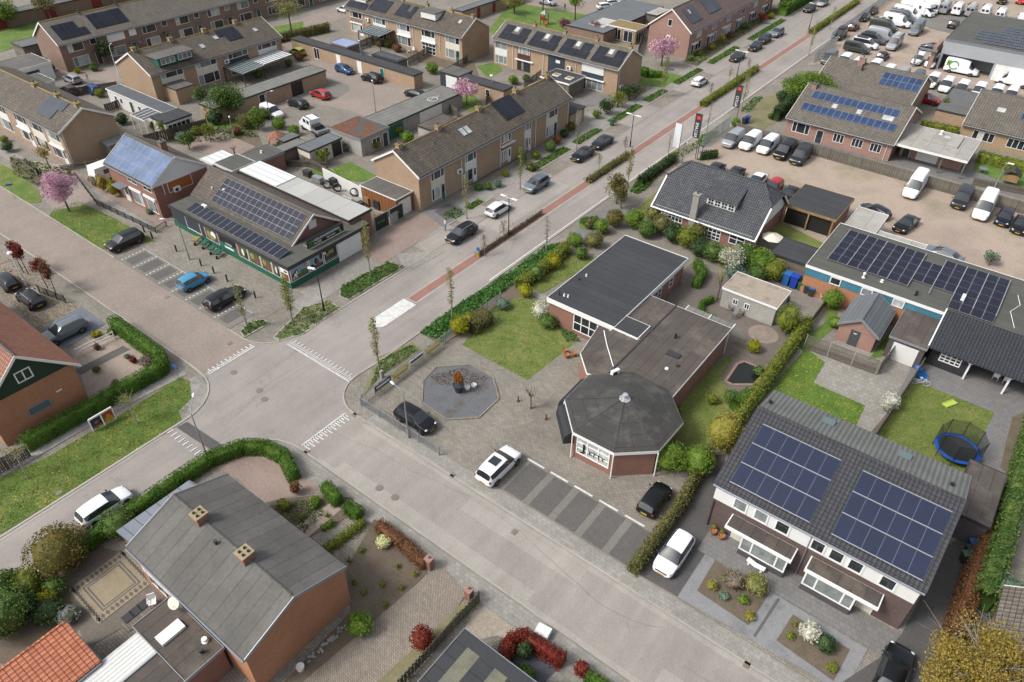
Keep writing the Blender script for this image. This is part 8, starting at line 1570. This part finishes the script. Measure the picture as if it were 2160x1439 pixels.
# pond
P=[g2(q) for q in ((1530,805),(1555,768),(1570,763),(1618,783),(1590,812),(1545,812))]; sheet('pond',P,'pond_water',5); kerb(P+P[:1],w=.25,h=.08,mat='brick_pink')
# wheelbarrows
for i,(px,c) in enumerate((((417,512),'poster_yellow'),((434,520),'green_paint'),((450,531),'green_paint'),((463,540),'green_paint'))):
    f=empty('wheelbarrow',G(*px),['yellow and blue wheelbarrow, first of four before the shop','green wheelbarrow, second of four before the shop','green wheelbarrow, third of four before the shop','green wheelbarrow, last of four before the shop'][i],'wheelbarrow','wheelbarrows before the shop',R(-60)); mb=MB().poly8([(-.2,-.2,.35),(.35,-.2,.35),(.35,.2,.35),(-.2,.2,.35),(-.4,-.33,.65),(.6,-.33,.65),(.6,.33,.65),(-.4,.33,.65)]); mb.build('tub',c,f); MB().tube((.65,-.05,.2),(.65,.05,.2),.2,n=14).build('wheel','tyre',f); MB().tube((.65,-.1,.2),(-.9,-.28,.6),.02).tube((.65,.1,.2),(-.9,.28,.6),.02).tube((-.2,-.2,.4),(-.3,-.25,0),.02).tube((-.2,.2,.4),(-.3,.25,0),.02).build('frame','galvanised',f)
# wheelie bins
def bin_(px,col,lid,label,rz=0,s=1.0):
    f=empty('wheelie_bin',G(*px),label,'wheelie bin','wheelie bins',R(rz)); MB().poly8([(-.22*s,-.22*s,.06),(.22*s,-.22*s,.06),(.22*s,.26*s,.06),(-.22*s,.26*s,.06),(-.28*s,-.3*s,1.0*s),(.28*s,-.3*s,1.0*s),(.28*s,.34*s,1.0*s),(-.28*s,.34*s,1.0*s)]).build('bin',col,f); MB().box(-.3*s,.3*s,-.33*s,.38*s,1.0*s,1.08*s).build('lid',lid,f)
    for x in (-.24,.24): MB().tube((x*s-.03,.26*s,.1),(x*s+.03,.26*s,.1),.1,n=10).build('wheel','tyre',f)
flatm('bin_green',A('3f6a4c')); flatm('bin_blue',A('2a6fb8')); flatm('bin_grey',A('3c3e42')); flatm('bin_royal',A('1f46b8'))
bin_((1686,612),'bin_green','bin_green','green bin, left of the row of bins at the blue clad wall'); bin_((1699,618),'bin_grey','bin_green','grey bin with green lid in the row at the blue clad wall'); bin_((1709,624),'bin_grey','bin_blue','grey bin with blue lid in the row at the blue clad wall'); bin_((1672,606),'bin_royal','bin_royal','big royal blue container left of the bins',0,1.5); bin_((1655,600),'bin_blue','bin_blue','wide blue container by the slatted fence',0,1.5)
bin_((2045,1160),'bin_grey','bin_blue','grey bin with bright blue lid by the dark drive',-60); bin_((2038,1172),'bin_grey','bin_grey','all grey bin between the blue and green lidded ones',-60); bin_((2030,1185),'bin_grey','bin_green','grey bin with green lid by the dark drive',-60); bin_((1290,265),'bin_green','bin_green','green bin on the far pavement'); bin_((1568,262),'bin_grey','bin_grey','grey bin at the lot entrance'); bin_((1575,260),'bin_royal','bin_royal','blue bin at the lot entrance',0,1.1); bin_((1878,325),'bin_grey','bin_blue','dark bin with blue lid at the bungalow corner'); bin_((560,38),'bin_grey','bin_blue','dark bin in the front garden at the top')
# trampoline
f=empty('trampoline',G(2013,958),'round blue edged trampoline with black safety net in the right garden','trampoline'); mb=MB(); N=20; r1,r2=1.85,1.5
mb.face([(r2*math.cos(2*math.pi*k/N),r2*math.sin(2*math.pi*k/N),.75) for k in range(N)]); mb.build('jumping_mat','black_plastic',f); mb=MB()
for k in range(N):
    a=2*math.pi*k/N;c=2*math.pi*(k+1)/N; p=lambda t,r_,z:(r_*math.cos(t),r_*math.sin(t),z); mb.poly8([p(a,r2,.74),p(a,r1,.7),p(c,r1,.7),p(c,r2,.74),p(a,r2,.8),p(a,r1,.78),p(c,r1,.78),p(c,r2,.8)])
mb.build('edge_pad',flatm('pad_blue',A('1f58b0')),f); 
net=NT('net_mesh'); net.fin((.01,.012,.01),.8); tr=net.n('ShaderNodeBsdfTransparent'); mx=net.n('ShaderNodeMixShader'); mx.inputs[0].default_value=.5; net.l(tr.outputs[0],mx.inputs[1]); net.l(net.b.outputs[0],mx.inputs[2]); net.l(mx.outputs[0],net.t.nodes['Material Output'].inputs[0])
mb=MB()
for k in range(8): a=2*math.pi*k/8;c=2*math.pi*(k+1)/8; mb.face([p(a,1.7,.8),p(c,1.7,.8),p(c,1.8,2.5),p(a,1.8,2.5)])
mb.build('safety_net','net_mesh',f); me=MB().path([(0,0,0),(0,0,2.55)],.03).mesh('net_pole',['black_metal'])
for k in range(8): a=2*math.pi*k/8; link('net_pole',me,f,(1.8*math.cos(a),1.8*math.sin(a),0))
# garden toys and furniture
f=empty('toy_slide',G(2003,853),'lime green plastic board lying on the lawn','toy',None,R(60)); MB().box(-.7,.7,-.25,.25,.0,.12).box(-.7,.7,-.3,-.25,0,.2).box(-.7,.7,.25,.3,0,.2).build('board','paint_lime',f)
f=empty('paddling_pool',G(1943,795),'small blue paddling pool by the garden divide','paddling pool'); MB().lathe([(.55,0),(.6,.25),(.5,.25),(.5,.08),(.01,.06)],n=18).build('pool','bin_blue',f)
f=empty('paddling_pool',G(1938,780),'folded blue sun canopy beside the paddling pool','toy'); MB().blob((0,0,.25),(.5,.35,.3),2,j=.2).build('canopy','bin_blue',f)
f=empty('bicycle',G(1940,812),'pale bicycle leaning in the trampoline garden','bicycle',None,R(20))
for x in (-.5,.5):
    mb=MB(); [mb.tube((x+.32*math.cos(a*.52),0,.33+.32*math.sin(a*.52)),(x+.32*math.cos((a+1)*.52),0,.33+.32*math.sin((a+1)*.52)),.018,n=4) for a in range(12)]; mb.build('wheel','banner_white',f)
MB().path([(-.5,0,.33),(-.1,0,.75),(.35,0,.8),(.5,0,.33)],.02).path([(-.5,0,.33),(0,0,.3),(.35,0,.8),(.42,0,1.0)],.02).tube((0,0,.3),(-.15,0,.9),.02).box(-.25,-.02,-.06,.06,.88,.93).build('frame','banner_white',f)
def chair(px,mat,label,rz=0,z=0,grp=None):
    f=empty('garden_chair',G(*px)+Vector((0,0,z)),label,'chair',grp,R(rz)); MB().box(-.25,.25,-.25,.25,.4,.45).build('seat',mat,f); MB().poly8([(-.25,.22,.45),(.25,.22,.45),(.25,.27,.45),(-.25,.27,.45),(-.27,.32,.95),(.27,.32,.95),(.27,.37,.95),(-.27,.37,.95)]).build('backrest',mat,f)
    for x in (-.22,.22):
        for y in (-.22,.22): MB().tube((x,y,0),(x,y,.42),.025).build('leg',mat,f)
    for x in (-.27,.27): MB().box(x-.03,x+.03,-.22,.25,.62,.66).build('armrest',mat,f)
def table(px,mat,label,w=.9,d=.9,rz=0,round_=False):
    f=empty('garden_table',G(*px),label,'table',None,R(rz)); (MB().lathe([(w/2,.7),(w/2,.74)],n=16) if round_ else MB().box(-w/2,w/2,-d/2,d/2,.7,.74)).build('tabletop',mat,f)
    for x in (-1,1):
        for y in (-1,1): MB().tube((x*w*.33,y*d*.33,0),(x*w*.33,y*d*.33,.7),.03).build('leg',mat,f)
chair((1733,630),'white_frame','white plastic chair at the brick yard table',30); table((1720,625),'zinc','small grey table beside the bins',.8,.6); chair((390,205),'white_frame','white garden chair left at the terrace patio table',90); chair((408,212),'white_frame','white garden chair right at the terrace patio table',-90); table((399,207),'white_frame','white garden table on the terrace patio',1.4,.9); chair((1540,655),'plank_old','left wooden chair before the white garden shed',10); chair((1562,665),'plank_old','right wooden chair before the white garden shed',-10); table((1548,672),'zinc','small round metal table before the garden shed',.5,.5,0,True)
table((2110,795),'felt_brown','dark table under the black tiled veranda',1.4,.8); chair((2098,800),'white_frame','white chair, left at the veranda table',180); chair((2120,808),'white_frame','white chair, right at the veranda table',180); table((2070,365),'zinc','round grey table on the artificial lawn at the right',1.2,1.2,0,True)
chair((872,110),'white_frame','white chair in the court garden, left one',40); chair((862,112),'white_frame','white chair in the court garden, right one',140); chair((262,1345) if 0 else (325,1277),'white_frame','white chair at the edge of the wooden deck',60)
f=empty('garden_bench',G(1592,1198),'curved white stone bench before the duplex bay','bench',None,R(-5)); MB().poly8([(-.7,-.18,.42),(0,-.3,.42),(0,.1,.42),(-.7,.2,.42),(-.7,-.18,.5),(0,-.3,.5),(0,.1,.5),(-.7,.2,.5)]).poly8([(0,-.3,.42),(.7,-.18,.42),(.7,.2,.42),(0,.1,.42),(0,-.3,.5),(.7,-.18,.5),(.7,.2,.5),(0,.1,.5)]).build('seat','white_frame',f)
for x in (-.5,.5): MB().box(x-.08,x+.08,-.15,.15,0,.42).build('leg','white_frame',f)
f=empty('parasol',G(1622,530),'cream garden parasol beside the villa','parasol'); MB().tube((0,0,0),(0,0,2.3),.03).build('pole','galvanised',f); mb=MB(); [mb.face([(1.3*math.cos(R(45*k)),1.3*math.sin(R(45*k)),1.95),(1.3*math.cos(R(45*k+45)),1.3*math.sin(R(45*k+45)),1.95),(0,0,2.4)]) for k in range(8)]; mb.build('canopy','cream_panel',f)
f=empty('traffic_cone',G(1105,1352),'orange and white traffic cone inside the red hedge','traffic cone'); MB().box(-.18,.18,-.18,.18,0,.04).lathe([(.14,.04),(.1,.25)],n=10).lathe([(.065,.4),(.03,.6)],n=10).build('cone','adv_red',f); MB().lathe([(.1,.25),(.065,.4)],n=10).build('cone_band','white_frame',f)
f=empty('rubble_bag',G(1145,1338),'white open rubble bag beside the red hedge','bag',None,R(8)); MB().box(-.5,.5,-.4,.4,0,.55).build('bag','banner_white',f); MB().box(-.42,.42,-.32,.32,.55,.56).build('filling','verge_white',f)
f=empty('water_tub',G(635,1412),'grey plastic tub at the foot of the brick gable','tub'); MB().lathe([(.22,0),(.28,.4),(.24,.4),(.24,.3)],n=12).build('tub','verge_white',f)
# brick gate posts with lamp
for px,lb in (((907,1197),'brick gate pillar at the end of the rusty hedge'),((990,1262),'brick gate pillar beside the plank fence')):
    f=empty('gate_pillar',G(*px),lb,'gate pillar'); MB().box(-.25,.25,-.25,.25,0,1.1).build('pillar','brick_red',f); MB().box(-.3,.3,-.3,.3,1.1,1.18).build('cap','brick_pink',f); MB().lathe([(.06,0),(.09,.2),(.02,.32)],(0,0,1.18),8).build('lamp','zinc',f)
rgx=random.Random(8); mb=MB()
for i in range(26): t=i/26; q=G(655+t*75+rgx.uniform(-5,5),1392-t*75+rgx.uniform(-5,5)); mb.blob((q.x,q.y,.08),(rgx.uniform(.08,.18),rgx.uniform(.08,.18),.12),1,j=.2,rng=rgx)
tag(mb.build('edging_stones','concrete'),'row of pale rocks at the foot of the brick gable','stones',kind='stuff')
# patterned patio
mb=MB(); 
def pt(u,v): a=Vector(g2((145,1245)));b=Vector(g2((262,1160)));c=Vector(g2((208,1318))); return a+(b-a)*u+(c-a)*v
def pq(u0,u1,v0,v1,k,z): 
    P=[pt(u0,v0),pt(u0,v1),pt(u1,v1),pt(u1,v0)]; mb.face([(q.x,q.y,z) for q in P],k)
pq(0,1,0,1,0,.06); 
for (o_,k) in ((.16,1),(.185,2),(.21,1),(.235,2)): pq(o_,1-o_,o_,1-o_,k if k==1 else 0,.06+o_*.05)
for i in range(12):
    for (uu,vv) in ((.04+i*.083,.08),(.04+i*.083,.92),(.06,.04+i*.083),(.94,.04+i*.083)):
        P=[pt(uu-.035,vv),pt(uu,vv+.06),pt(uu+.035,vv),pt(uu,vv-.06)]; mb.face([(q.x,q.y,.066) for q in P],1)
bm_fix(mb); mb.build('patterned_patio',['beige_tile' if 0 else pavem('beige_tile',A('b3a588'),A('a89a7e'),A('8f836b'),.2,.1,.12) and 'beige_tile','bay_dark','beige_tile']); bpy.data.objects['patterned_patio']['kind']='structure'
me=MB().box(-.35,.35,-.35,.35,0,.04).mesh('door_mat',['black_plastic'])
for i,px in enumerate(((271,1303),(287,1290),(303,1277))): tag(link('solar_light_tile',me,None,G(*px)+Vector((0,0,.06))),'black square mat in the row of three on the wooden deck','mat','square black mats')
# yard clutter behind the shop
flatm('pipe_black',(.02,.02,.022),.5)
for i,px in enumerate(((690,398),(712,405),(748,415),(766,445))):
    f=empty('pipe_coil',G(px[0],px[1]),['black pipe coil leaning in the shop yard, farthest one','black pipe coil in the shop yard beside the white wall','black pipe coil in the shop yard behind the stacked sheets','black pipe coil near the cardboard boxes'][i],'pipe coil','pipe coils in the yard',R(35))
    mb=MB()
    for k in range(3):
        for a in range(14): t=a*.449; mb.tube((.55*math.cos(t),k*.1,.62+.55*math.sin(t)),(.55*math.cos(t+.449),k*.1,.62+.55*math.sin(t+.449)),.06,n=5)
    mb.build('coil','pipe_black',f)
CL=[((672,385),1.6,.8,.9,'galvanised','pallet of grey pipes in the shop yard'),((730,425),1.8,.9,.5,'felt_white','stack of white sheets in the shop yard'),((705,392),1.0,.8,1.1,'pipe_black','black wrapped pallet by the white yard wall'),((778,432),.9,.9,1.2,'plank_yellow','tall brown cardboard crate in the yard'),((800,440),1.0,1.0,1.3,'bin_grey','dark wrapped pallet in the yard'),((797,460),.7,.7,.7,'plank_yellow','cardboard box before the dark pallet'),((818,455),.6,.6,.6,'green_paint','green goods crate near the yard gate'),((770,470) if 0 else (762,440),.7,.7,1.0,'pipe_black','black drum stack in the yard'),((640,380) if 0 else (650,372),1.2,.8,.9,'bin_grey','grey goods stack at the far end of the yard')]
for px,w_,d_,h_,m_,lb in CL:
    f=empty('goods_pallet',G(*px),lb,'pallet','goods in the shop yard'); MB().box(-w_/2,w_/2,-d_/2,d_/2,.14,h_).build('load',m_,f); mb=MB(); [mb.box(-w_/2,w_/2,-d_/2+k*(d_-.12)/2,-d_/2+.12+k*(d_-.12)/2,0,.1) for k in range(3)]; mb.box(-w_/2,w_/2,-d_/2,d_/2,.1,.135); mb.build('pallet','plank_grey',f)
# playground, playhouse, caravan
f=empty('play_tower',G(1148,52),'red and grey play tower on the lawn at the top','play equipment'); MB().box(-.6,.6,-.6,.6,1.0,1.1).box(-.6,.6,-.65,-.6,1.1,1.8).build('platform','red_door',f); MB().poly8([(-.7,-.7,2.3),(.7,-.7,2.3),(.7,.7,2.3),(-.7,.7,2.3),(-.05,-.05,3.0),(.05,-.05,3.0),(.05,.05,3.0),(-.05,.05,3.0)]).build('roof','zinc',f)
for x in (-.6,.6):
    for y in (-.6,.6): MB().box(x-.06,x+.06,y-.06,y+.06,0,2.3).build('post','red_door',f)
f=empty('climbing_frame',G(1103,42),'small green climbing frame on the playground lawn','play equipment'); mb=MB(); [mb.tube((math.cos(a)*1.0,math.sin(a)*1.0,0),(0,0,1.3),.03) for a in (0,1.05,2.1,3.14,4.2,5.2)]; mb.build('frame','green_paint',f)
f=empty('spring_toy',G(1152,58),'red spring rocker behind the solar terrace ridge','play equipment'); MB().blob((0,0,.7),(.5,.25,.3),1,j=0).tube((0,0,0),(0,0,.5),.1).build('body','adv_red',f)
f=empty('playhouse',G(2127,388),'wooden playhouse with dark pitched roof in the right garden','playhouse'); MB().box(-.9,.9,-.7,.7,.6,1.5).build('wall','plank_yellow',f); mb=MB(); mb.face([(-1.1,-.9,1.4),(-1.1,.9,1.4),(0,.9,2.4),(0,-.9,2.4)]); mb.face([(1.1,-.9,1.4),(1.1,.9,1.4),(0,.9,2.4),(0,-.9,2.4)]); mb.build('roof','felt_black',f)
f=empty('caravan',G(228,378),'white caravan tucked beside the solar roofed house','caravan',None,R(90)); MB().poly8([(-2,-1,.4),(2,-1,.4),(2,1,.4),(-2,1,.4),(-1.7,-1,2.4),(1.8,-1,2.4),(1.8,1,2.4),(-1.7,1,2.4)]).build('body','white_frame',f); MB().box(-.6,.6,-1.02,-.99,1.3,1.9).build('window','glass_car',f); MB().tube((0,-1.0,.3),(0,-.85,.3),.3,n=14).build('wheel','tyre',f)
# tiled roof at the right edge
b=B('tiled_house','house with lichened grey tile roof and white boards at the right edge','building',8.9,16,30,41.5); b.gable('y',2.6,5.0,'brick_pink','tile_old',oh=.4,og=.3); b.r.location=(10.6,31.5,0)
b=B('terraced_house','tan house at the top left behind the street with white frames','building',-146,-139,126,150) if 0 else None
# gravel lot posts
f=empty('entry_portal',G(1474,338),'black upright metal frame at the lot entrance','frame'); MB().box(-.35,-.28,-.05,.05,0,2.3).box(.28,.35,-.05,.05,0,2.3).box(-.28,.28,-.05,.05,2.2,2.3).box(-.28,.28,-.05,.05,.1,.2).build('frame','black_metal',f)
# pallet shelves etc. near corner: electric cabinet
tag(MB().box(-.15,.15,-.15,.15,0,.9).build('cable_cabinet','concrete',None,G(806,797)),'small grey post box behind the railing banners','cabinet')
# ---------------------------------------------------------------- people
def person(px,label,shirt,pants,hair,rz=0,h=1.78,arm=(.35,.5)):
    f=empty('person',G(*px)+Vector((0,0,.03)),label,'person',None,R(rz)); k=h/1.78
    J={'pel':(0,0,.95),'che':(0,0,1.32),'nek':(0,0,1.5),'hed':(0,.02,1.62),'top':(0,.02,1.76),'hl':(-.1,0,.9),'kl':(-.11,.03,.5),'al':(-.11,0,.09),'tl':(-.12,.16,.04),'hr':(.1,0,.9),'kr':(.12,.05,.5),'ar':(.13,-.02,.09),'tr':(.14,.14,.04),'sl':(-.19,0,1.42),'el':(-.27,.03,1.14),'wl':(-.16,.24,1.12),'ml':(-.1,.32,1.14),'sr':(.19,0,1.42),'er':(.27,.03,1.14),'wr':(.16,.24,1.14),'mr':(.1,.32,1.16)}
    Rr={'pel':.15,'che':.17,'nek':.06,'hed':.1,'top':.07,'hl':.1,'kl':.065,'al':.05,'tl':.04,'hr':.1,'kr':.065,'ar':.05,'tr':.04,'sl':.07,'el':.05,'wl':.035,'ml':.035,'sr':.07,'er':.05,'wr':.035,'mr':.035}
    E=[('pel','che'),('che','nek'),('nek','hed'),('hed','top'),('pel','hl'),('hl','kl'),('kl','al'),('al','tl'),('pel','hr'),('hr','kr'),('kr','ar'),('ar','tr'),('che','sl'),('sl','el'),('el','wl'),('wl','ml'),('che','sr'),('sr','er'),('er','wr'),('wr','mr')]
    ks=list(J); me=bpy.data.meshes.new('t'); me.from_pydata([tuple(c*k for c in J[q]) for q in ks],[(ks.index(a),ks.index(b)) for a,b in E],[]); o=bpy.data.objects.new('t',me); COL.objects.link(o); o.modifiers.new('s','SKIN')
    for i,q in enumerate(ks): me.skin_vertices[0].data[i].radius=(Rr[q]*k,Rr[q]*k*.85)
    me.skin_vertices[0].data[0].use_root=True; m=o.modifiers.new('u','SUBSURF'); m.levels=m.render_levels=2; ev=o.evaluated_get(bpy.context.evaluated_depsgraph_get()); fm=bpy.data.meshes.new_from_object(ev); bpy.data.objects.remove(o)
    fm.materials.clear(); [fm.materials.append(MAT[q]) for q in (shirt,pants,'skin','tyre')]
    for p in fm.polygons:
        c=p.center/k; p.material_index=2 if (c.z>1.5 or (c.y>.2 and c.z>.8)) else 0 if c.z>.95 else 1 if c.z>.1 else 3; p.use_smooth=True
    link('body',fm,f); MB().blob((0,0,1.69*k),(.11,.12,.11),2,j=.04).build('hair',hair,f,smooth=True)
flatm('skin',A('c79a80',.75),.6); flatm('cloth_light',A('cfc8c0',.7),.9); flatm('cloth_denim',A('7f97b8',.65),.9); flatm('cloth_pink',A('c9a0b0',.65),.9); flatm('hair_brown',A('6a5444'),.9)
person((940,487),'person in a light jacket and pale jeans standing on the pavement holding something','cloth_light','cloth_denim','hair_brown',150,1.75); person((187,173),'person in pale pink clothes on the driveway near the palm','cloth_pink','cloth_light','hair_brown',60,1.7); person((1191,24),'person in dark clothes walking past the playground','flag_dark','cloth_denim','hair_brown',0,1.75)

scatter([g2(q) for q in ((905,795),(975,776),(1035,800),(1000,812),(930,815))],650,.13,'leaf_heather','reddish creeping plants in the octagonal gravel bed',h=.08,seed=140,z=.08)
o=MB()
for k,r_ in enumerate((1.55,1.1,.6)):
    o.face([(r_*math.cos(a*.2244),r_*math.sin(a*.2244),k*.006) for a in range(28)],k%2)
q=G(1610,706); tag(o.build('circular_paving',['pink_paving','beige_paving'],None,(q.x,q.y,.06+.0)),kind='structure')
XB=[((560,250),1.2,'leaf_bright','bright shrub left of the pavilion'),((590,272),1.3,'leaf_bright','long bright shrub between the pavilion and the truck'),((622,285),1.1,'leaf_bright','bright shrub touching the beige shed roof'),((520,270),1.6,'leaf_mixed','mixed shrub behind the court garden lawn'),((500,285),1.0,'leaf_rust','reddish shrub in the court garden'),((455,262),1.5,'leaf_dark','dark shrub under the large green garden tree'),((385,300),1.1,'leaf_blue','grey green shrub beside the curved garden path'),((415,285),1.0,'leaf_greenyel','yellow green shrub by the garden screen'),((330,275),1.0,'leaf_mid','shrub beside the small ribbed canopy'),((260,262),1.2,'leaf_dark','dark shrub behind the left terrace gable'),((212,205),1.0,'leaf_greenyel','yellow bush in the small courtyard by the long white shed'),
((545,165),.9,'leaf_hedge','dark shrub under the white sheet awning'),((610,140),.9,'leaf_mid','green shrub by the parking court corner'),((632,128),1.2,'leaf_rust','red brown shrub at the parking court corner'),((820,100),1.3,'leaf_mixed','mixed shrub in the terrace back garden'),((838,110),1.1,'leaf_heather','dark red shrub in the terrace back garden'),((800,98),.9,'leaf_gold','golden shrub beside the fence of the veranda garden'),((912,155),1.4,'leaf_bright','bright ground shrub before the terrace end'),((1083,178),1.1,'leaf_bright','bright shrub in the solar terrace yard'),((1110,172),.9,'leaf_mid','green shrub in the solar terrace yard'),((1060,95+30),.9,'leaf_greenyel','shrub beside the small lawn of the terraces'),
((835,285),1.5,'leaf_greenyel','yellow green hedge bush beside the moss roofed garage'),((860,300),1.2,'leaf_bright','bright bush behind the terrace gable'),((790,315),1.2,'leaf_greenyel','climbing bush at the slatted gate'),((730,318),.8,'leaf_blue','grey bush beside the beige shed'),((1130,335),.8,'leaf_greenyel','yellow green bush before the terrace doors'),((1120,360),.9,'leaf_mixed','brown green bush by the terrace path'),((1190,290),.9,'leaf_dark','dark bush at the end of the terrace front garden'),((1205,275),.9,'leaf_olive','brown hedge bush by the brick shed path'),((1030,400),.7,'leaf_ground','green bush before the terrace middle door'),((1066,372),.6,'leaf_yellow','small round bush by the grey terrace path'),
((1455,128),.8,'leaf_mid','shrub before the pink terrace corner'),((1475,118),.8,'leaf_greenyel','shrub in the raised bed of the pink terrace'),((1500,105),.9,'leaf_gold','golden shrub in the front garden of the pink terrace'),((1540,80),.9,'leaf_rust','reddish shrub by the terrace path'),((1570,62),1.0,'leaf_mid','green shrub by the far terrace path'),((1625,40),.9,'leaf_yellow','yellow shrub at the far terrace end'),((1650,215),1.4,'leaf_dark','dark shrub beside the palisade bend'),((1665,235),.8,'leaf_dark','round dark bush in the bungalow side garden'),((1625,250),.6,'leaf_mixed','small bush in the bungalow side garden'),
((1760,690),.9,'leaf_bright','bright shrub behind the old yard fence'),((1510,700),1.0,'leaf_mixed','climbing shrub at the annex veranda post'),((1560,600),1.3,'leaf_blue','grey green spreading shrub behind the white shed'),((1590,590),1.4,'leaf_mid','green shrub behind the white shed'),((1645,640),1.0,'leaf_dark','dark shrub at the white shed corner'),((1600,790),.7,'leaf_mid','green plants right of the pond'),((1500,850),.7,'leaf_greenyel','small shrub at the side lawn edge'),((2120,560) if 0 else (1735,560),.8,'leaf_greenyel','leafy bush before the blue building end'),((30,1245),1.3,'leaf_mid','green shrub at the street edge in the lower left'),((60,1290),1.4,'leaf_dark','dark green shrub between the two large ones in the lower left'),((120,1250),1.0,'leaf_mid','green shrub beside the round olive shrub'),
((1775,55+180),.6,'leaf_mid','small plant between the roofs'),((25,160+0),.9,'leaf_bright','bushes at the left edge behind the white garage'),((45,110),1.1,'leaf_mid','conifer like shrub near the left shed'),((110,150),.8,'leaf_hedge','ivy bush beside the white garage'),((165,155),.7,'leaf_yellow','palm like yellow green plant at the driveway'),((200,150),1.0,'leaf_mid','green bed shrub before the long terrace'),((250,120),1.2,'leaf_greenyel','yellow green shrub right of the white lamp')]
for px,r_,m,lb in XB: shrub(g2(px)+(0,),(r_,r_*.9,r_*.75),m,lb,size=.2 if px[1]<400 else .15)
